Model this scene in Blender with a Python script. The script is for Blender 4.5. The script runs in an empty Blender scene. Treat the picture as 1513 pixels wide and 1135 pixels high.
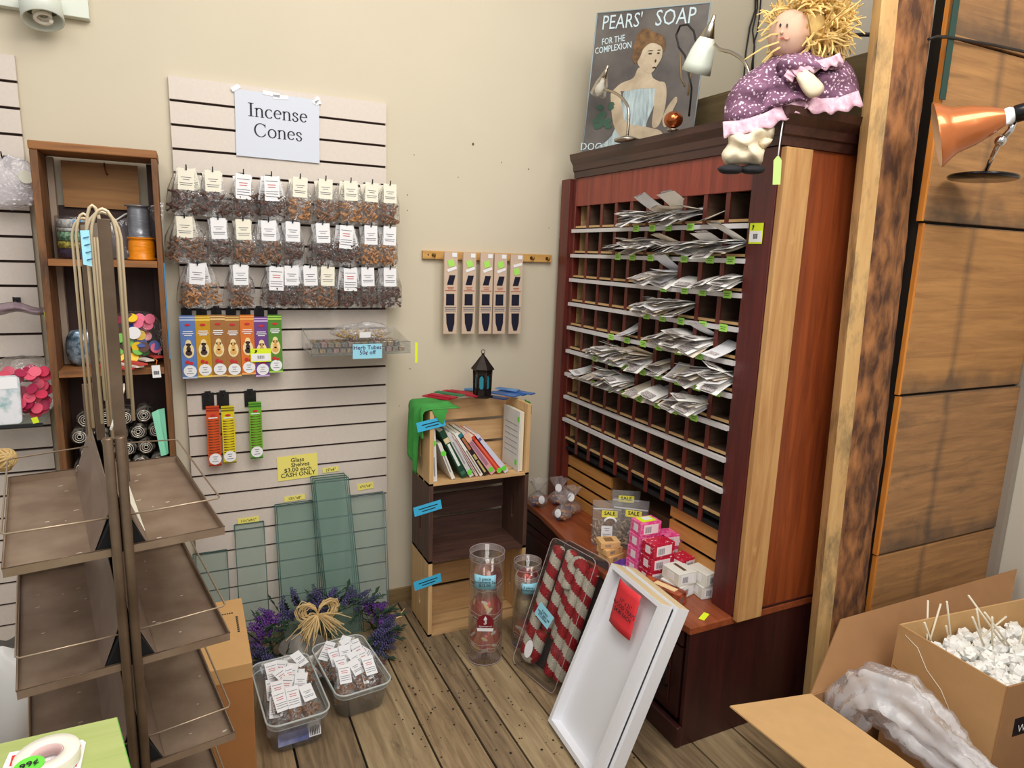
import bpy, bmesh, math, random
from mathutils import Vector, Matrix, noise
V = Vector
PI = math.pi
random.seed(11)
sc = bpy.context.scene
COL = sc.collection

# ------------------------------------------------------------------ camera, world, lights, exposure
F_PX = 995.77
CAM_R = V((.90108, -.43236, .03338)); CAM_U = V((.05215, .18446, .98146)); CAM_F = V((.43050, .88263, -.18876))
CAM_P = V((-.7114, -2.625, 1.4948))
cd = bpy.data.cameras.new('camera'); cam = bpy.data.objects.new('camera', cd); COL.objects.link(cam)
cam.matrix_world = Matrix(((CAM_R.x, CAM_U.x, -CAM_F.x, CAM_P.x), (CAM_R.y, CAM_U.y, -CAM_F.y, CAM_P.y), (CAM_R.z, CAM_U.z, -CAM_F.z, CAM_P.z), (0, 0, 0, 1)))
cd.sensor_fit = 'HORIZONTAL'; cd.sensor_width = 36; cd.lens = F_PX / 1513 * 36; cd.clip_start = .02
sc.camera = cam
w = bpy.data.worlds.new('world'); sc.world = w; w.use_nodes = True
w.node_tree.nodes['Background'].inputs[0].default_value = (1, .975, .94, 1)
w.node_tree.nodes['Background'].inputs[1].default_value = .56

def area(name, loc, aim, size, power, col=(1, .95, .88), sy=None):
    l = bpy.data.lights.new(name, 'AREA'); l.energy = power; l.color = col; l.size = size
    if sy: l.shape = 'RECTANGLE'; l.size_y = sy
    o = bpy.data.objects.new(name, l); COL.objects.link(o); o.location = loc
    o.rotation_euler = (V(aim) - V(loc)).to_track_quat('-Z', 'Y').to_euler()
    return o
area('ceiling_light_main', (-.2, -1.7, 3.05), (.1, -.4, .6), .9, 26)
area('ceiling_light_right', (1.0, -2.6, 3.05), (.9, -.8, .6), .7, 18, (1, .95, .87))
area('ceiling_light_left', (-1.5, -2.3, 3.05), (-.6, -.2, .7), .6, 8, (1, .95, .9))
area('ceiling_light_room', (-.4, -3.8, 3.0), (.3, 0, 1.0), 1.6, 36, (1, .97, .94))
sc.view_settings.view_transform = 'Standard'; sc.view_settings.look = 'None'
sc.view_settings.exposure = 0.0; sc.view_settings.gamma = 1.0; sc.view_settings.use_curve_mapping = False
sc.cycles.transparent_max_bounces = 32

def at(px, py, ax, val):
    """point of the place seen at a pixel of the 1513x1135 photograph, on the plane x / y / z = val"""
    d = CAM_F * F_PX + CAM_R * (px - 756.5) + CAM_U * (567.5 - py)
    i = 'xyz'.index(ax)
    return CAM_P + d * ((val - CAM_P[i]) / d[i])
def atd(px, py, D):
    return CAM_P + (CAM_F * F_PX + CAM_R * (px - 756.5) + CAM_U * (567.5 - py)) * (D / F_PX)

# ------------------------------------------------------------------ materials
def s2l(c):
    return tuple(((x / 255) / 12.92 if x / 255 <= .04045 else ((x / 255 + .055) / 1.055) ** 2.4) for x in c) + (1,)
MATS = {}
def mat(name, rgb, rough=.6, metal=0, var=.0, vscale=12, bump=0, alpha=1, spec=.5, emit=0, rgb2=None, stretch=(1, 1, 1), detail=5, coat=0, trans=0, ior=1.45, thr=None):
    if name in MATS: return MATS[name]
    m = bpy.data.materials.new(name); m.use_nodes = True; MATS[name] = m
    nt = m.node_tree; N = nt.nodes; L = nt.links; p = N['Principled BSDF']
    p.inputs['Base Color'].default_value = s2l(rgb); p.inputs['Roughness'].default_value = rough; p.inputs['Metallic'].default_value = metal
    p.inputs['Alpha'].default_value = alpha; p.inputs['Specular IOR Level'].default_value = spec
    p.inputs['Coat Weight'].default_value = coat; p.inputs['Transmission Weight'].default_value = trans; p.inputs['IOR'].default_value = ior
    if emit: p.inputs['Emission Color'].default_value = s2l(rgb); p.inputs['Emission Strength'].default_value = emit
    if var or rgb2 or bump:
        tc = N.new('ShaderNodeTexCoord'); mp = N.new('ShaderNodeMapping'); mp.inputs['Scale'].default_value = stretch
        nz = N.new('ShaderNodeTexNoise'); nz.inputs['Scale'].default_value = vscale; nz.inputs['Detail'].default_value = detail; nz.inputs['Roughness'].default_value = .56
        L.new(tc.outputs['Object'], mp.inputs[0]); L.new(mp.outputs[0], nz.inputs['Vector'])
        cr = N.new('ShaderNodeValToRGB'); L.new(nz.outputs[0], cr.inputs[0])
        c1 = s2l(rgb)
        c2 = s2l(rgb2) if rgb2 else tuple(x * (1 - var) for x in c1[:3]) + (1,)
        lo, hi = thr or (.35, .68)
        cr.color_ramp.elements[0].position = lo; cr.color_ramp.elements[1].position = hi
        cr.color_ramp.elements[0].color = c2; cr.color_ramp.elements[1].color = c1
        if var or rgb2: L.new(cr.outputs[0], p.inputs['Base Color'])
        if bump:
            b = N.new('ShaderNodeBump'); b.inputs['Strength'].default_value = bump; b.inputs['Distance'].default_value = .004
            L.new(nz.outputs[0], b.inputs['Height']); L.new(b.outputs[0], p.inputs['Normal'])
    return m
def film(name, rgb, a=.05, rough=.12, bump=.6, scale=40, milk=None, edge=.5):
    """thin clear plastic: see-through, sharp gloss stronger at glancing angles, and a little milkiness"""
    if name in MATS: return MATS[name]
    m = bpy.data.materials.new(name); m.use_nodes = True; MATS[name] = m
    nt = m.node_tree; N = nt.nodes; L = nt.links; N.remove(N['Principled BSDF']); out = N['Material Output']
    milk = a if milk is None else milk
    tr = N.new('ShaderNodeBsdfTransparent'); tr.inputs[0].default_value = (.985, .985, .985, 1)
    gl_ = N.new('ShaderNodeBsdfGlossy'); gl_.inputs['Roughness'].default_value = rough; gl_.inputs[0].default_value = (1, 1, 1, 1)
    df = N.new('ShaderNodeBsdfDiffuse'); df.inputs[0].default_value = s2l(rgb)
    m1 = N.new('ShaderNodeMixShader'); m1.inputs[0].default_value = milk; L.new(tr.outputs[0], m1.inputs[1]); L.new(df.outputs[0], m1.inputs[2])
    mx = N.new('ShaderNodeMixShader'); lw = N.new('ShaderNodeLayerWeight'); lw.inputs[0].default_value = .25
    ma = N.new('ShaderNodeMath'); ma.operation = 'MULTIPLY_ADD'; ma.inputs[1].default_value = edge; ma.inputs[2].default_value = .03; ma.use_clamp = True
    if bump:
        tc = N.new('ShaderNodeTexCoord'); nz = N.new('ShaderNodeTexNoise'); nz.inputs['Scale'].default_value = scale; nz.inputs['Detail'].default_value = 3
        b = N.new('ShaderNodeBump'); b.inputs['Strength'].default_value = bump; b.inputs['Distance'].default_value = .01
        L.new(tc.outputs['Object'], nz.inputs['Vector']); L.new(nz.outputs[0], b.inputs['Height']); L.new(b.outputs[0], gl_.inputs['Normal']); L.new(b.outputs[0], lw.inputs['Normal'])
    L.new(lw.outputs['Fresnel'], ma.inputs[0]); L.new(ma.outputs[0], mx.inputs[0]); L.new(m1.outputs[0], mx.inputs[1]); L.new(gl_.outputs[0], mx.inputs[2])
    L.new(mx.outputs[0], out.inputs[0])
    return m
def glass(name, tint, rgb, a=.12):
    """flat sheet glass: tinted see-through plus sharp gloss"""
    m = bpy.data.materials.new(name); m.use_nodes = True; MATS[name] = m
    nt = m.node_tree; N = nt.nodes; L = nt.links; p = N['Principled BSDF']; out = N['Material Output']
    p.inputs['Base Color'].default_value = s2l(rgb); p.inputs['Roughness'].default_value = .05
    tr = N.new('ShaderNodeBsdfTransparent'); tr.inputs[0].default_value = tint + (1,)
    mx = N.new('ShaderNodeMixShader'); mx.inputs[0].default_value = a
    L.new(tr.outputs[0], mx.inputs[1]); L.new(p.outputs[0], mx.inputs[2]); L.new(mx.outputs[0], out.inputs[0])
    return m
def wood(name, rgb, rgb2, axis='z', scale=5, rough=.55, bump=.25, knots=0, wear=None, coat=0, knot_rgb=(70, 42, 22)):
    """stretched grain along one axis, optional knots and dark weathering blotches"""
    if name in MATS: return MATS[name]
    m = bpy.data.materials.new(name); m.use_nodes = True; MATS[name] = m
    nt = m.node_tree; N = nt.nodes; L = nt.links; p = N['Principled BSDF']
    p.inputs['Roughness'].default_value = rough; p.inputs['Coat Weight'].default_value = coat; p.inputs['Coat Roughness'].default_value = .25
    tc = N.new('ShaderNodeTexCoord'); mp = N.new('ShaderNodeMapping')
    st = {'x': (1, 14, 14), 'y': (14, 1, 14), 'z': (14, 14, 1)}[axis]
    mp.inputs['Scale'].default_value = st
    L.new(tc.outputs['Object'], mp.inputs[0])
    nz = N.new('ShaderNodeTexNoise'); nz.inputs['Scale'].default_value = scale; nz.inputs['Detail'].default_value = 7; nz.inputs['Roughness'].default_value = .65; nz.inputs['Distortion'].default_value = .6
    L.new(mp.outputs[0], nz.inputs['Vector'])
    cr = N.new('ShaderNodeValToRGB'); cr.color_ramp.elements[0].position = .3; cr.color_ramp.elements[1].position = .7
    cr.color_ramp.elements[0].color = s2l(rgb2); cr.color_ramp.elements[1].color = s2l(rgb)
    L.new(nz.outputs[0], cr.inputs[0]); colo = cr.outputs[0]
    def over(fac, rgbx, base):
        mx = N.new('ShaderNodeMix'); mx.data_type = 'RGBA'
        L.new(fac, mx.inputs[0]); L.new(base, mx.inputs[6]); mx.inputs[7].default_value = s2l(rgbx)
        return mx.outputs[2]
    if wear:
        n2 = N.new('ShaderNodeTexNoise'); n2.inputs['Scale'].default_value = wear[1]; n2.inputs['Detail'].default_value = 6; n2.inputs['Roughness'].default_value = .7
        mp2 = N.new('ShaderNodeMapping'); mp2.inputs['Scale'].default_value = {'x': (1, 3, 3), 'y': (3, 1, 3), 'z': (3, 3, 1)}[axis]
        L.new(tc.outputs['Object'], mp2.inputs[0]); L.new(mp2.outputs[0], n2.inputs['Vector'])
        r2 = N.new('ShaderNodeValToRGB'); r2.color_ramp.elements[0].position = wear[2]; r2.color_ramp.elements[1].position = wear[2] + .16
        r2.color_ramp.elements[0].color = (0, 0, 0, 1); r2.color_ramp.elements[1].color = (.8, .8, .8, 1)
        L.new(n2.outputs[0], r2.inputs[0]); colo = over(r2.outputs[0], wear[0], colo)
    if knots:
        vo = N.new('ShaderNodeTexVoronoi'); vo.inputs['Scale'].default_value = knots
        mp3 = N.new('ShaderNodeMapping'); mp3.inputs['Scale'].default_value = {'x': (.6, 1, 1), 'y': (1, .6, 1), 'z': (1, 1, .6)}[axis]
        L.new(tc.outputs['Object'], mp3.inputs[0]); L.new(mp3.outputs[0], vo.inputs['Vector'])
        r3 = N.new('ShaderNodeValToRGB'); r3.color_ramp.elements[0].position = .06; r3.color_ramp.elements[1].position = .12
        r3.color_ramp.elements[0].color = (.85, .85, .85, 1); r3.color_ramp.elements[1].color = (0, 0, 0, 1)
        L.new(vo.outputs['Distance'], r3.inputs[0]); colo = over(r3.outputs[0], knot_rgb, colo)
    L.new(colo, p.inputs['Base Color'])
    if bump:
        b = N.new('ShaderNodeBump'); b.inputs['Strength'].default_value = bump; b.inputs['Distance'].default_value = .003
        L.new(nz.outputs[0], b.inputs['Height']); L.new(b.outputs[0], p.inputs['Normal'])
    return m

# ------------------------------------------------------------------ mesh builder
def fr(c, X, U):
    """frame at c: width along X, height along U, third axis X x U"""
    X = V(X).normalized(); U = V(U); U = (U - X * U.dot(X)).normalized(); N = X.cross(U)
    return Matrix(((X.x, U.x, N.x, c[0]), (X.y, U.y, N.y, c[1]), (X.z, U.z, N.z, c[2]), (0, 0, 0, 1)))
def rotz(c, a):
    return Matrix.Translation(V(c)) @ Matrix.Rotation(a, 4, 'Z')
I4 = Matrix.Identity(4)
class MB:
    def __init__(s): s.v = []; s.f = []; s.m = []; s.mi = 0; s.smooth = set()
    def mt(s, i): s.mi = i; return s
    def add(s, vs, fs, sm=False):
        b = len(s.v); s.v += [V(x) for x in vs]
        for f in fs:
            if sm: s.smooth.add(len(s.f))
            s.f.append([b + i for i in f]); s.m.append(s.mi)
        return s
    def box(s, lo, hi, M=I4, j=0):
        q = [M @ V((x, y, z)) for z in (lo[2], hi[2]) for y in (lo[1], hi[1]) for x in (lo[0], hi[0])]
        if j: q = [p + V((random.uniform(-j, j), random.uniform(-j, j), random.uniform(-j, j))) for p in q]
        return s.add(q, [(0, 2, 3, 1), (4, 5, 7, 6), (0, 1, 5, 4), (2, 6, 7, 3), (0, 4, 6, 2), (1, 3, 7, 5)])
    def cbox(s, c, d, M=I4, j=0):
        return s.box([c[i] - d[i] / 2 for i in range(3)], [c[i] + d[i] / 2 for i in range(3)], M, j)
    def rbox(s, lo, hi, r, M=I4, n=3):
        """box with rounded vertical (local z) corners"""
        pts = []
        for cx, cy, a0 in ((hi[0] - r, hi[1] - r, 0), (lo[0] + r, hi[1] - r, PI / 2), (lo[0] + r, lo[1] + r, PI), (hi[0] - r, lo[1] + r, 1.5 * PI)):
            for k in range(n + 1):
                a = a0 + PI / 2 * k / n; pts.append((cx + r * math.cos(a), cy + r * math.sin(a)))
        return s.prism(pts, lo[2], hi[2], M)
    def prism(s, pts, z0, z1, M=I4):
        n = len(pts)
        vs = [M @ V((p[0], p[1], z0)) for p in pts] + [M @ V((p[0], p[1], z1)) for p in pts]
        return s.add(vs, [tuple(reversed(range(n))), tuple(range(n, 2 * n))] + [(i, (i + 1) % n, n + (i + 1) % n, n + i) for i in range(n)])
    def quad(s, a, b, c, d, t=0, nrm=None):
        a, b, c, d = map(V, (a, b, c, d))
        if not t: return s.add([a, b, c, d], [(0, 1, 2, 3)])
        n = (nrm or (b - a).cross(d - a).normalized()) * t
        return s.add([a, b, c, d, a - n, b - n, c - n, d - n], [(0, 1, 2, 3), (7, 6, 5, 4), (0, 4, 5, 1), (1, 5, 6, 2), (2, 6, 7, 3), (3, 7, 4, 0)])
    def tube(s, pts, r, n=8, cap=True, sm=True, cols=None, twist=0):
        pts = [V(p) for p in pts]; R = r if isinstance(r, (list, tuple)) else [r] * len(pts)
        b = len(s.v); up = None; m0 = s.mi
        for i, p in enumerate(pts):
            t = (pts[min(i + 1, len(pts) - 1)] - pts[max(i - 1, 0)]).normalized()
            if up is None: up = t.orthogonal().normalized()
            up = (up - t * up.dot(t)).normalized(); sd = t.cross(up)
            for k in range(n):
                a = 2 * PI * k / n; s.v.append(p + (up * math.cos(a) + sd * math.sin(a)) * R[i])
        for i in range(len(pts) - 1):
            for k in range(n):
                if sm: s.smooth.add(len(s.f))
                s.f.append([b + i * n + k, b + i * n + (k + 1) % n, b + (i + 1) * n + (k + 1) % n, b + (i + 1) * n + k])
                s.m.append(cols(i, k) if cols else m0)
        if cap:
            s.f.append([b + k for k in reversed(range(n))]); s.m.append(m0)
            s.f.append([b + (len(pts) - 1) * n + k for k in range(n)]); s.m.append(m0)
        return s
    def cyl(s, a, b, r, r2=None, n=16): return s.tube([a, b], [r, r if r2 is None else r2], n)
    def lathe(s, prof, M=I4, n=20, sm=True, sx=1, sy=1):
        b = len(s.v)
        for r, z in prof:
            for k in range(n):
                a = 2 * PI * k / n; s.v.append(M @ V((r * math.cos(a) * sx, r * math.sin(a) * sy, z)))
        for i in range(len(prof) - 1):
            for k in range(n):
                if sm: s.smooth.add(len(s.f))
                s.f.append([b + i * n + k, b + i * n + (k + 1) % n, b + (i + 1) * n + (k + 1) % n, b + (i + 1) * n + k]); s.m.append(s.mi)
        return s
    def ball(s, c, r, n=14, sc_=(1, 1, 1), M=None):
        M = (Matrix.Translation(V(c)) if M is None else Matrix.Translation(V(c)) @ M)
        k = n // 2
        return s.lathe([(r * math.sin(PI * i / k) * 1.0 + 1e-5, -r * math.cos(PI * i / k) * sc_[2]) for i in range(k + 1)], M, n, True, sc_[0], sc_[1])
    def disc(s, c, X, U, rx, ry=None, t=.001, n=20):
        M = fr(c, X, U); ry = ry or rx
        return s.prism([(rx * math.cos(2 * PI * k / n), ry * math.sin(2 * PI * k / n)) for k in range(n)], -t / 2, t / 2, M)
    def card(s, c, X, U, w_, h, t=.001):
        return s.cbox((0, 0, 0), (w_, h, t), fr(c, X, U))
    def grid(s, fn, nu, nv, sm=True, closed=False):
        b = len(s.v)
        for i in range(nu + 1):
            for k in range(nv + 1): s.v.append(V(fn(i / nu, k / nv)))
        for i in range(nu):
            for k in range(nv):
                if sm: s.smooth.add(len(s.f))
                a = b + i * (nv + 1) + k
                s.f.append([a, a + 1, a + nv + 2, a + nv + 1]); s.m.append(s.mi)
        return s
    def mesh(s, name, mats, org=V((0, 0, 0))):
        me = bpy.data.meshes.new(name)
        me.from_pydata([tuple(p - org) for p in s.v], [], s.f)
        for m in (mats if isinstance(mats, (list, tuple)) else [mats]): me.materials.append(m)
        for p in me.polygons:
            p.material_index = s.m[p.index]
            if p.index in s.smooth: p.use_smooth = True
        me.update(); return me
    def build(s, name, mats, parent=None, bevel=0, solid=0, sub=0, loc=None, nofix=False):
        org = ORG.get(parent.name, V((0, 0, 0))) if parent is not None else V((0, 0, 0))
        if parent is None:
            if loc is None:
                xs = [p.x for p in s.v]; ys = [p.y for p in s.v]; zs = [p.z for p in s.v]
                loc = V(((min(xs) + max(xs)) / 2, (min(ys) + max(ys)) / 2, min(zs)))
            org = V(loc)
        me = s.mesh(name, mats, org)
        if not nofix:
            bm = bmesh.new(); bm.from_mesh(me); bmesh.ops.recalc_face_normals(bm, faces=bm.faces); bm.to_mesh(me); bm.free()
        o = bpy.data.objects.new(name, me); COL.objects.link(o)
        if parent is not None: o.parent = parent
        else: o.location = org
        ORG[o.name] = org
        if bevel:
            b = o.modifiers.new('bevel', 'BEVEL'); b.width = bevel; b.segments = 2; b.limit_method = 'ANGLE'
        if solid:
            b = o.modifiers.new('solid', 'SOLIDIFY'); b.thickness = solid; b.offset = 0
        if sub:
            b = o.modifiers.new('sub', 'SUBSURF'); b.levels = sub; b.render_levels = sub
        return o
ORG = {}
def tag(o, label=None, cat=None, group=None, kind=None):
    if label: o['label'] = label
    if cat: o['category'] = cat
    if group: o['group'] = group
    if kind: o['kind'] = kind
    return o
def thing(name, loc, label, cat, group=None, local=False):
    o = bpy.data.objects.new(name, None); o.empty_display_size = .05; COL.objects.link(o); o.location = loc
    ORG[o.name] = V((0, 0, 0)) if local else V(loc)
    return tag(o, label, cat, group)
KIDS = {}
def copy_tree(o, parent=None):
    c = o.copy(); COL.objects.link(c)
    if parent is not None: c.parent = parent
    for ch in [x for x in bpy.data.objects if x.parent == o]: copy_tree(ch, c)
    return c
def place(proto, M, label, cat=None, group=None):
    c = copy_tree(proto); c.matrix_world = M; c['label'] = label
    if group: c['group'] = group
    return c
TXT = {}
def text(name, body, size, m, parent, c, X, U, align='CENTER', off=.0012, width=1.0, space=1.0, bold=0):
    """real lettering as a thin mesh in the plane of X (reading direction) and U"""
    key = (body, align, space, bold)
    if key not in TXT:
        cu = bpy.data.curves.new('t', 'FONT'); cu.body = body; cu.size = 1; cu.align_x = align; cu.align_y = 'CENTER'; cu.resolution_u = 2; cu.space_line = space; cu.offset = bold
        ob = bpy.data.objects.new('t', cu); COL.objects.link(ob)
        dg = bpy.context.evaluated_depsgraph_get(); me = bpy.data.meshes.new_from_object(ob.evaluated_get(dg))
        TXT[key] = ([v.co.copy() for v in me.vertices], [tuple(p.vertices) for p in me.polygons])
        bpy.data.objects.remove(ob); bpy.data.curves.remove(cu)
    vs, fs = TXT[key]
    M = fr(c, X, U)
    mb = MB(); mb.add([M @ V((v.x * size * width, v.y * size, off)) for v in vs], fs)
    return mb.build(name, m, parent, nofix=True)
TH = ['top', 'second', 'third', 'fourth', 'fifth', 'sixth', 'seventh', 'eighth', 'ninth', 'tenth', 'eleventh']
NTH = ['first'] + TH[1:]
XA = V((1, 0, 0)); YA = V((0, 1, 0)); ZA = V((0, 0, 1))
FW = (-YA)                                # towards the viewer from the back wall
black = mat('black_paint', (18, 17, 18), .5)
ink = mat('black_ink', (28, 28, 34), .7)
grey_ink = mat('grey_ink', (110, 110, 118), .8)
red_ink = mat('red_ink', (200, 40, 50), .7)
white = mat('white_paper', (236, 236, 238), .7)
cream = mat('cream_paper', (236, 232, 214), .7)
film_m = film('clear_film', (225, 225, 225), .04, .12, .7, 60, milk=.03, edge=.6)
neon = mat('neon_yellow_paper', (222, 240, 40), .6)
ygreen = mat('green_tag_paper', (168, 226, 100), .6)
blue_tape = mat('blue_paper_tape', (60, 180, 225), .6)
pale_blue = mat('pale_blue_card', (150, 212, 232), .65)
yellow_card = mat('yellow_card', (240, 228, 120), .7)
chrome = mat('chrome', (215, 215, 218), .12, 1)
steel = mat('brushed_steel', (160, 152, 142), .3, 1)
def ink_lines(mb, M, w_, rows, h=.0018, mi=1, j=.25):
    """rows of small print, dark strips just proud of a card lying in frame M"""
    mb.mt(mi)
    for (yy, ww) in rows:
        mb.box((-w_ * ww / 2, yy - h / 2, .0005), (w_ * ww / 2, yy + h / 2, .0011), M)
    mb.mt(0)
# ------------------------------------------------------------------ the room
wall_m = mat('wall_paint', (207, 197, 175), .85, var=.03, vscale=3, bump=.05)
mb = MB().box((-3.0, 0, -.05), (1.95, .08, 3.2)); tag(mb.build('wall_back', wall_m), kind='structure')
mb = MB().box((1.95, -3.8, -.05), (2.03, .08, 3.2)); tag(mb.build('wall_right', mat('wall_paint_right', (206, 199, 184), .85)), kind='structure')
floor_w = [wood('floor_board_a', (168, 143, 108), (104, 82, 56), 'y', 3.2, .75, .5, knots=1.6, wear=((62, 50, 40), 4.5, .58)),
           wood('floor_board_b', (150, 127, 96), (88, 70, 50), 'y', 4.1, .75, .5, knots=1.3, wear=((70, 58, 46), 3.7, .55)),
           wood('floor_board_c', (176, 154, 118), (118, 96, 68), 'y', 2.7, .75, .5, knots=1.9, wear=((80, 66, 50), 5.2, .6)),
           mat('floor_gap', (16, 12, 9), .9)]
mb = MB()
xs = [-3.0, -2.8, -2.61, -2.4, -2.19, -2.0, -1.79, -1.61, -1.4, -1.2, -1.0, -.83, -.66, -.485, -.30, -.10, .048, .148, .302, .46, .66, .83, 1.02, 1.2, 1.4, 1.6, 1.8, 1.95]
for i in range(len(xs) - 1):
    mb.mt(i * 7 % 3); mb.box((xs[i] + .0035, -4.6, -.03), (xs[i + 1] - .0035, 0, random.uniform(-.0015, 0)))
mb.mt(3).box((-3, -4.6, -.05), (1.95, 0, -.012))
tag(mb.build('floor', floor_w), kind='structure')
bs = wood('baseboard_wood', (150, 124, 84), (110, 88, 56), 'x', 4, .7)
tag(MB().box((.004, -.014, 0), (.66, 0, .062)).build('baseboard_back', bs), kind='structure')
mb = MB()
for k in range(230):                                    # crumbs of dry leaf and dust on the boards
    x = random.uniform(-.2, .45); y = random.uniform(-1.25, -.35) + .0; r = random.uniform(.0012, .0045)
    mb.ball((x, y, r * .45), r, 5, (1, random.uniform(.5, 1.4), .5))
tag(mb.build('floor_crumbs', mat('dark_crumbs', (44, 36, 28), .9)), 'dark crumbs of dried leaf scattered over the bare floor boards', 'crumbs', kind='stuff')
mb = MB()
for (x, y, r) in ((699, 213, .0045), (612, 229, .0016), (741, 240, .0018), (781, 250, .0022), (677, 262, .0016), (602, 288, .0018), (602, 311, .0018), (606, 545, .002), (811, 337, .0014), (590, 600, .0015)):
    p = at(x, y, 'y', -.0006); mb.disc(p, XA, ZA, r, r * 1.3, .0010, 8)
tag(mb.build('wall_specks', mat('speck_brown', (96, 78, 60), .9)), 'small dark specks and nail holes scattered on the bare beige wall', 'specks', kind='stuff')

# ------------------------------------------------------------------ slatwall panels
slat_m = mat('slat_laminate', (214, 203, 192), .5, var=.05, vscale=90)
groove_m = mat('slat_groove', (48, 28, 22), .8)
slat_edge = mat('slat_edge', (150, 140, 128), .7)
GZ = [.05 + .0762 * (25 - k) for k in range(26)]
def slatwall(name, x0, x1, label):
    t = thing(name, ((x0 + x1) / 2, -.01, -.0), label, 'display panel')
    mb = MB()
    mb.mt(1).box((x0 + .002, -.010, .003), (x1 - .002, -.001, 2.027))
    ed = [2.030] + GZ + [0.0]
    mb.mt(0)
    for i in range(27):
        zt = ed[i] - (.0042 if i else 0); zb = ed[i + 1] + (.0042 if i < 26 else 0)
        mb.box((x0, -.020, zb), (x1, -.0015, zt))
    mb.build('slat_board', [slat_m, groove_m], t)
    return t
slatwall('slatwall_panel', -.724, 0, 'tall cream grooved display panel behind the hanging bags of incense cones')
slatwall('slatwall_panel', -1.95, -1.134, 'cream grooved display panel at the left edge, beside the brown wooden shelf unit')

# ------------------------------------------------------------------ printed sign "Incense Cones"
def serif_text(lines, size, m, parent, c, X, U):
    M = fr(c, X, U); mb = MB()
    TN, TK = .014, .040
    def stroke(pts, fix=None):
        pts = [V((p[0], p[1])) for p in pts]
        L_, R_ = [], []
        for i, p in enumerate(pts):
            t = (pts[min(i + 1, len(pts) - 1)] - pts[max(i - 1, 0)]).normalized()
            h = fix if fix else TN + (TK - TN) * abs(t.y) ** 1.6
            n = V((-t.y, t.x)); L_.append(p + n * h); R_.append(p - n * h)
        return L_, R_
    def arc(cx, cy, rx, ry, a0, a1, n=14):
        return [(cx + rx * math.cos(math.radians(a0 + (a1 - a0) * k / n)), cy + ry * math.sin(math.radians(a0 + (a1 - a0) * k / n))) for k in range(n + 1)]
    G = {'I': (.33, [([(.165, 0), (.165, .66)], .045), ([(.03, .012), (.30, .012)], .013), ([(.03, .65), (.30, .65)], .013)]),
         'n': (.50, [([(.11, 0), (.11, .43)], .038), ([(.02, .01), (.2, .01)], .011), ([(.02, .395), (.11, .44)], .014), (arc(.25, .31, .135, .13, 165, 15, 10) + [(.385, .2), (.385, 0)], None), ([(.30, .01), (.48, .01)], .011)]),
         'c': (.44, [(arc(.24, .22, .18, .215, 48, 318), None), ([(.35, .36), (.37, .35)], .03)]),
         'e': (.44, [([(.07, .265), (.385, .265)], .013), (arc(.225, .235, .165, .21, 8, 320), None)]),
         's': (.39, [([(.30, .33), (.28, .40), (.20, .445), (.12, .43), (.075, .37), (.09, .30), (.17, .25), (.26, .20), (.315, .13), (.29, .05), (.21, .0), (.12, .01), (.07, .07), (.06, .13)], None)]),
         'C': (.68, [(arc(.36, .33, .29, .33, 42, 320, 20), None), ([(.59, .66), (.59, .47)], .012), ([(.585, .19), (.60, .10)], .012)]),
         'o': (.50, [(arc(.25, .22, .185, .215, 0, 360, 20), None)])}
    for text_, (ox, oy) in lines:
        wd = sum(G[ch][0] for ch in text_); x = ox - wd / 2
        for ch in text_:
            for pts, fx in G[ch][1]:
                a, b = stroke([(p[0] + x, p[1] + oy) for p in pts], fx)
                n = len(a); vs = [M @ V((q[0] * size, q[1] * size, .0016)) for q in a + b]
                mb.add(vs, [(i, i + 1, n + i + 1, n + i) for i in range(n - 1)])
            x += G[ch][0]
    return mb.build('sign_lettering', m, parent, nofix=True)
c0 = (at(347, 130, 'y', -.026) + at(471, 243, 'y', -.026)) / 2
sgX = V((1, 0, -.01)); cs = V((-.386, -.0265, 1.904))
t = thing('paper_sign', (cs.x, -.026, cs.z - .11), 'white printed sheet reading Incense Cones taped near the top of the slatted panel', 'sign')
mb = MB().card(cs, sgX, ZA, .279, .216, .001); mb.build('sheet', mat('sign_paper', (206, 212, 224), .6), t)
serif_text([('Incense', (0, .12)), ('Cones', (0, -.86))], .0655, ink, t, cs + V((0, -.0005, .018)), sgX, ZA)
mb = MB()
for (x, z, a, l) in ((-.135, .112, .6, .03), (-.02, .107, -.1, .055), (.01, .1, .05, .05), (.13, .104, .9, .03), (.137, .098, .4, .02)):
    MB().card(cs + V((x, -.0018, z)), V((math.cos(a), 0, math.sin(a))), ZA, l, .014, .0006).build('tape', mat('clear_tape', (245, 245, 248), .2, alpha=.75), t)

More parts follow.
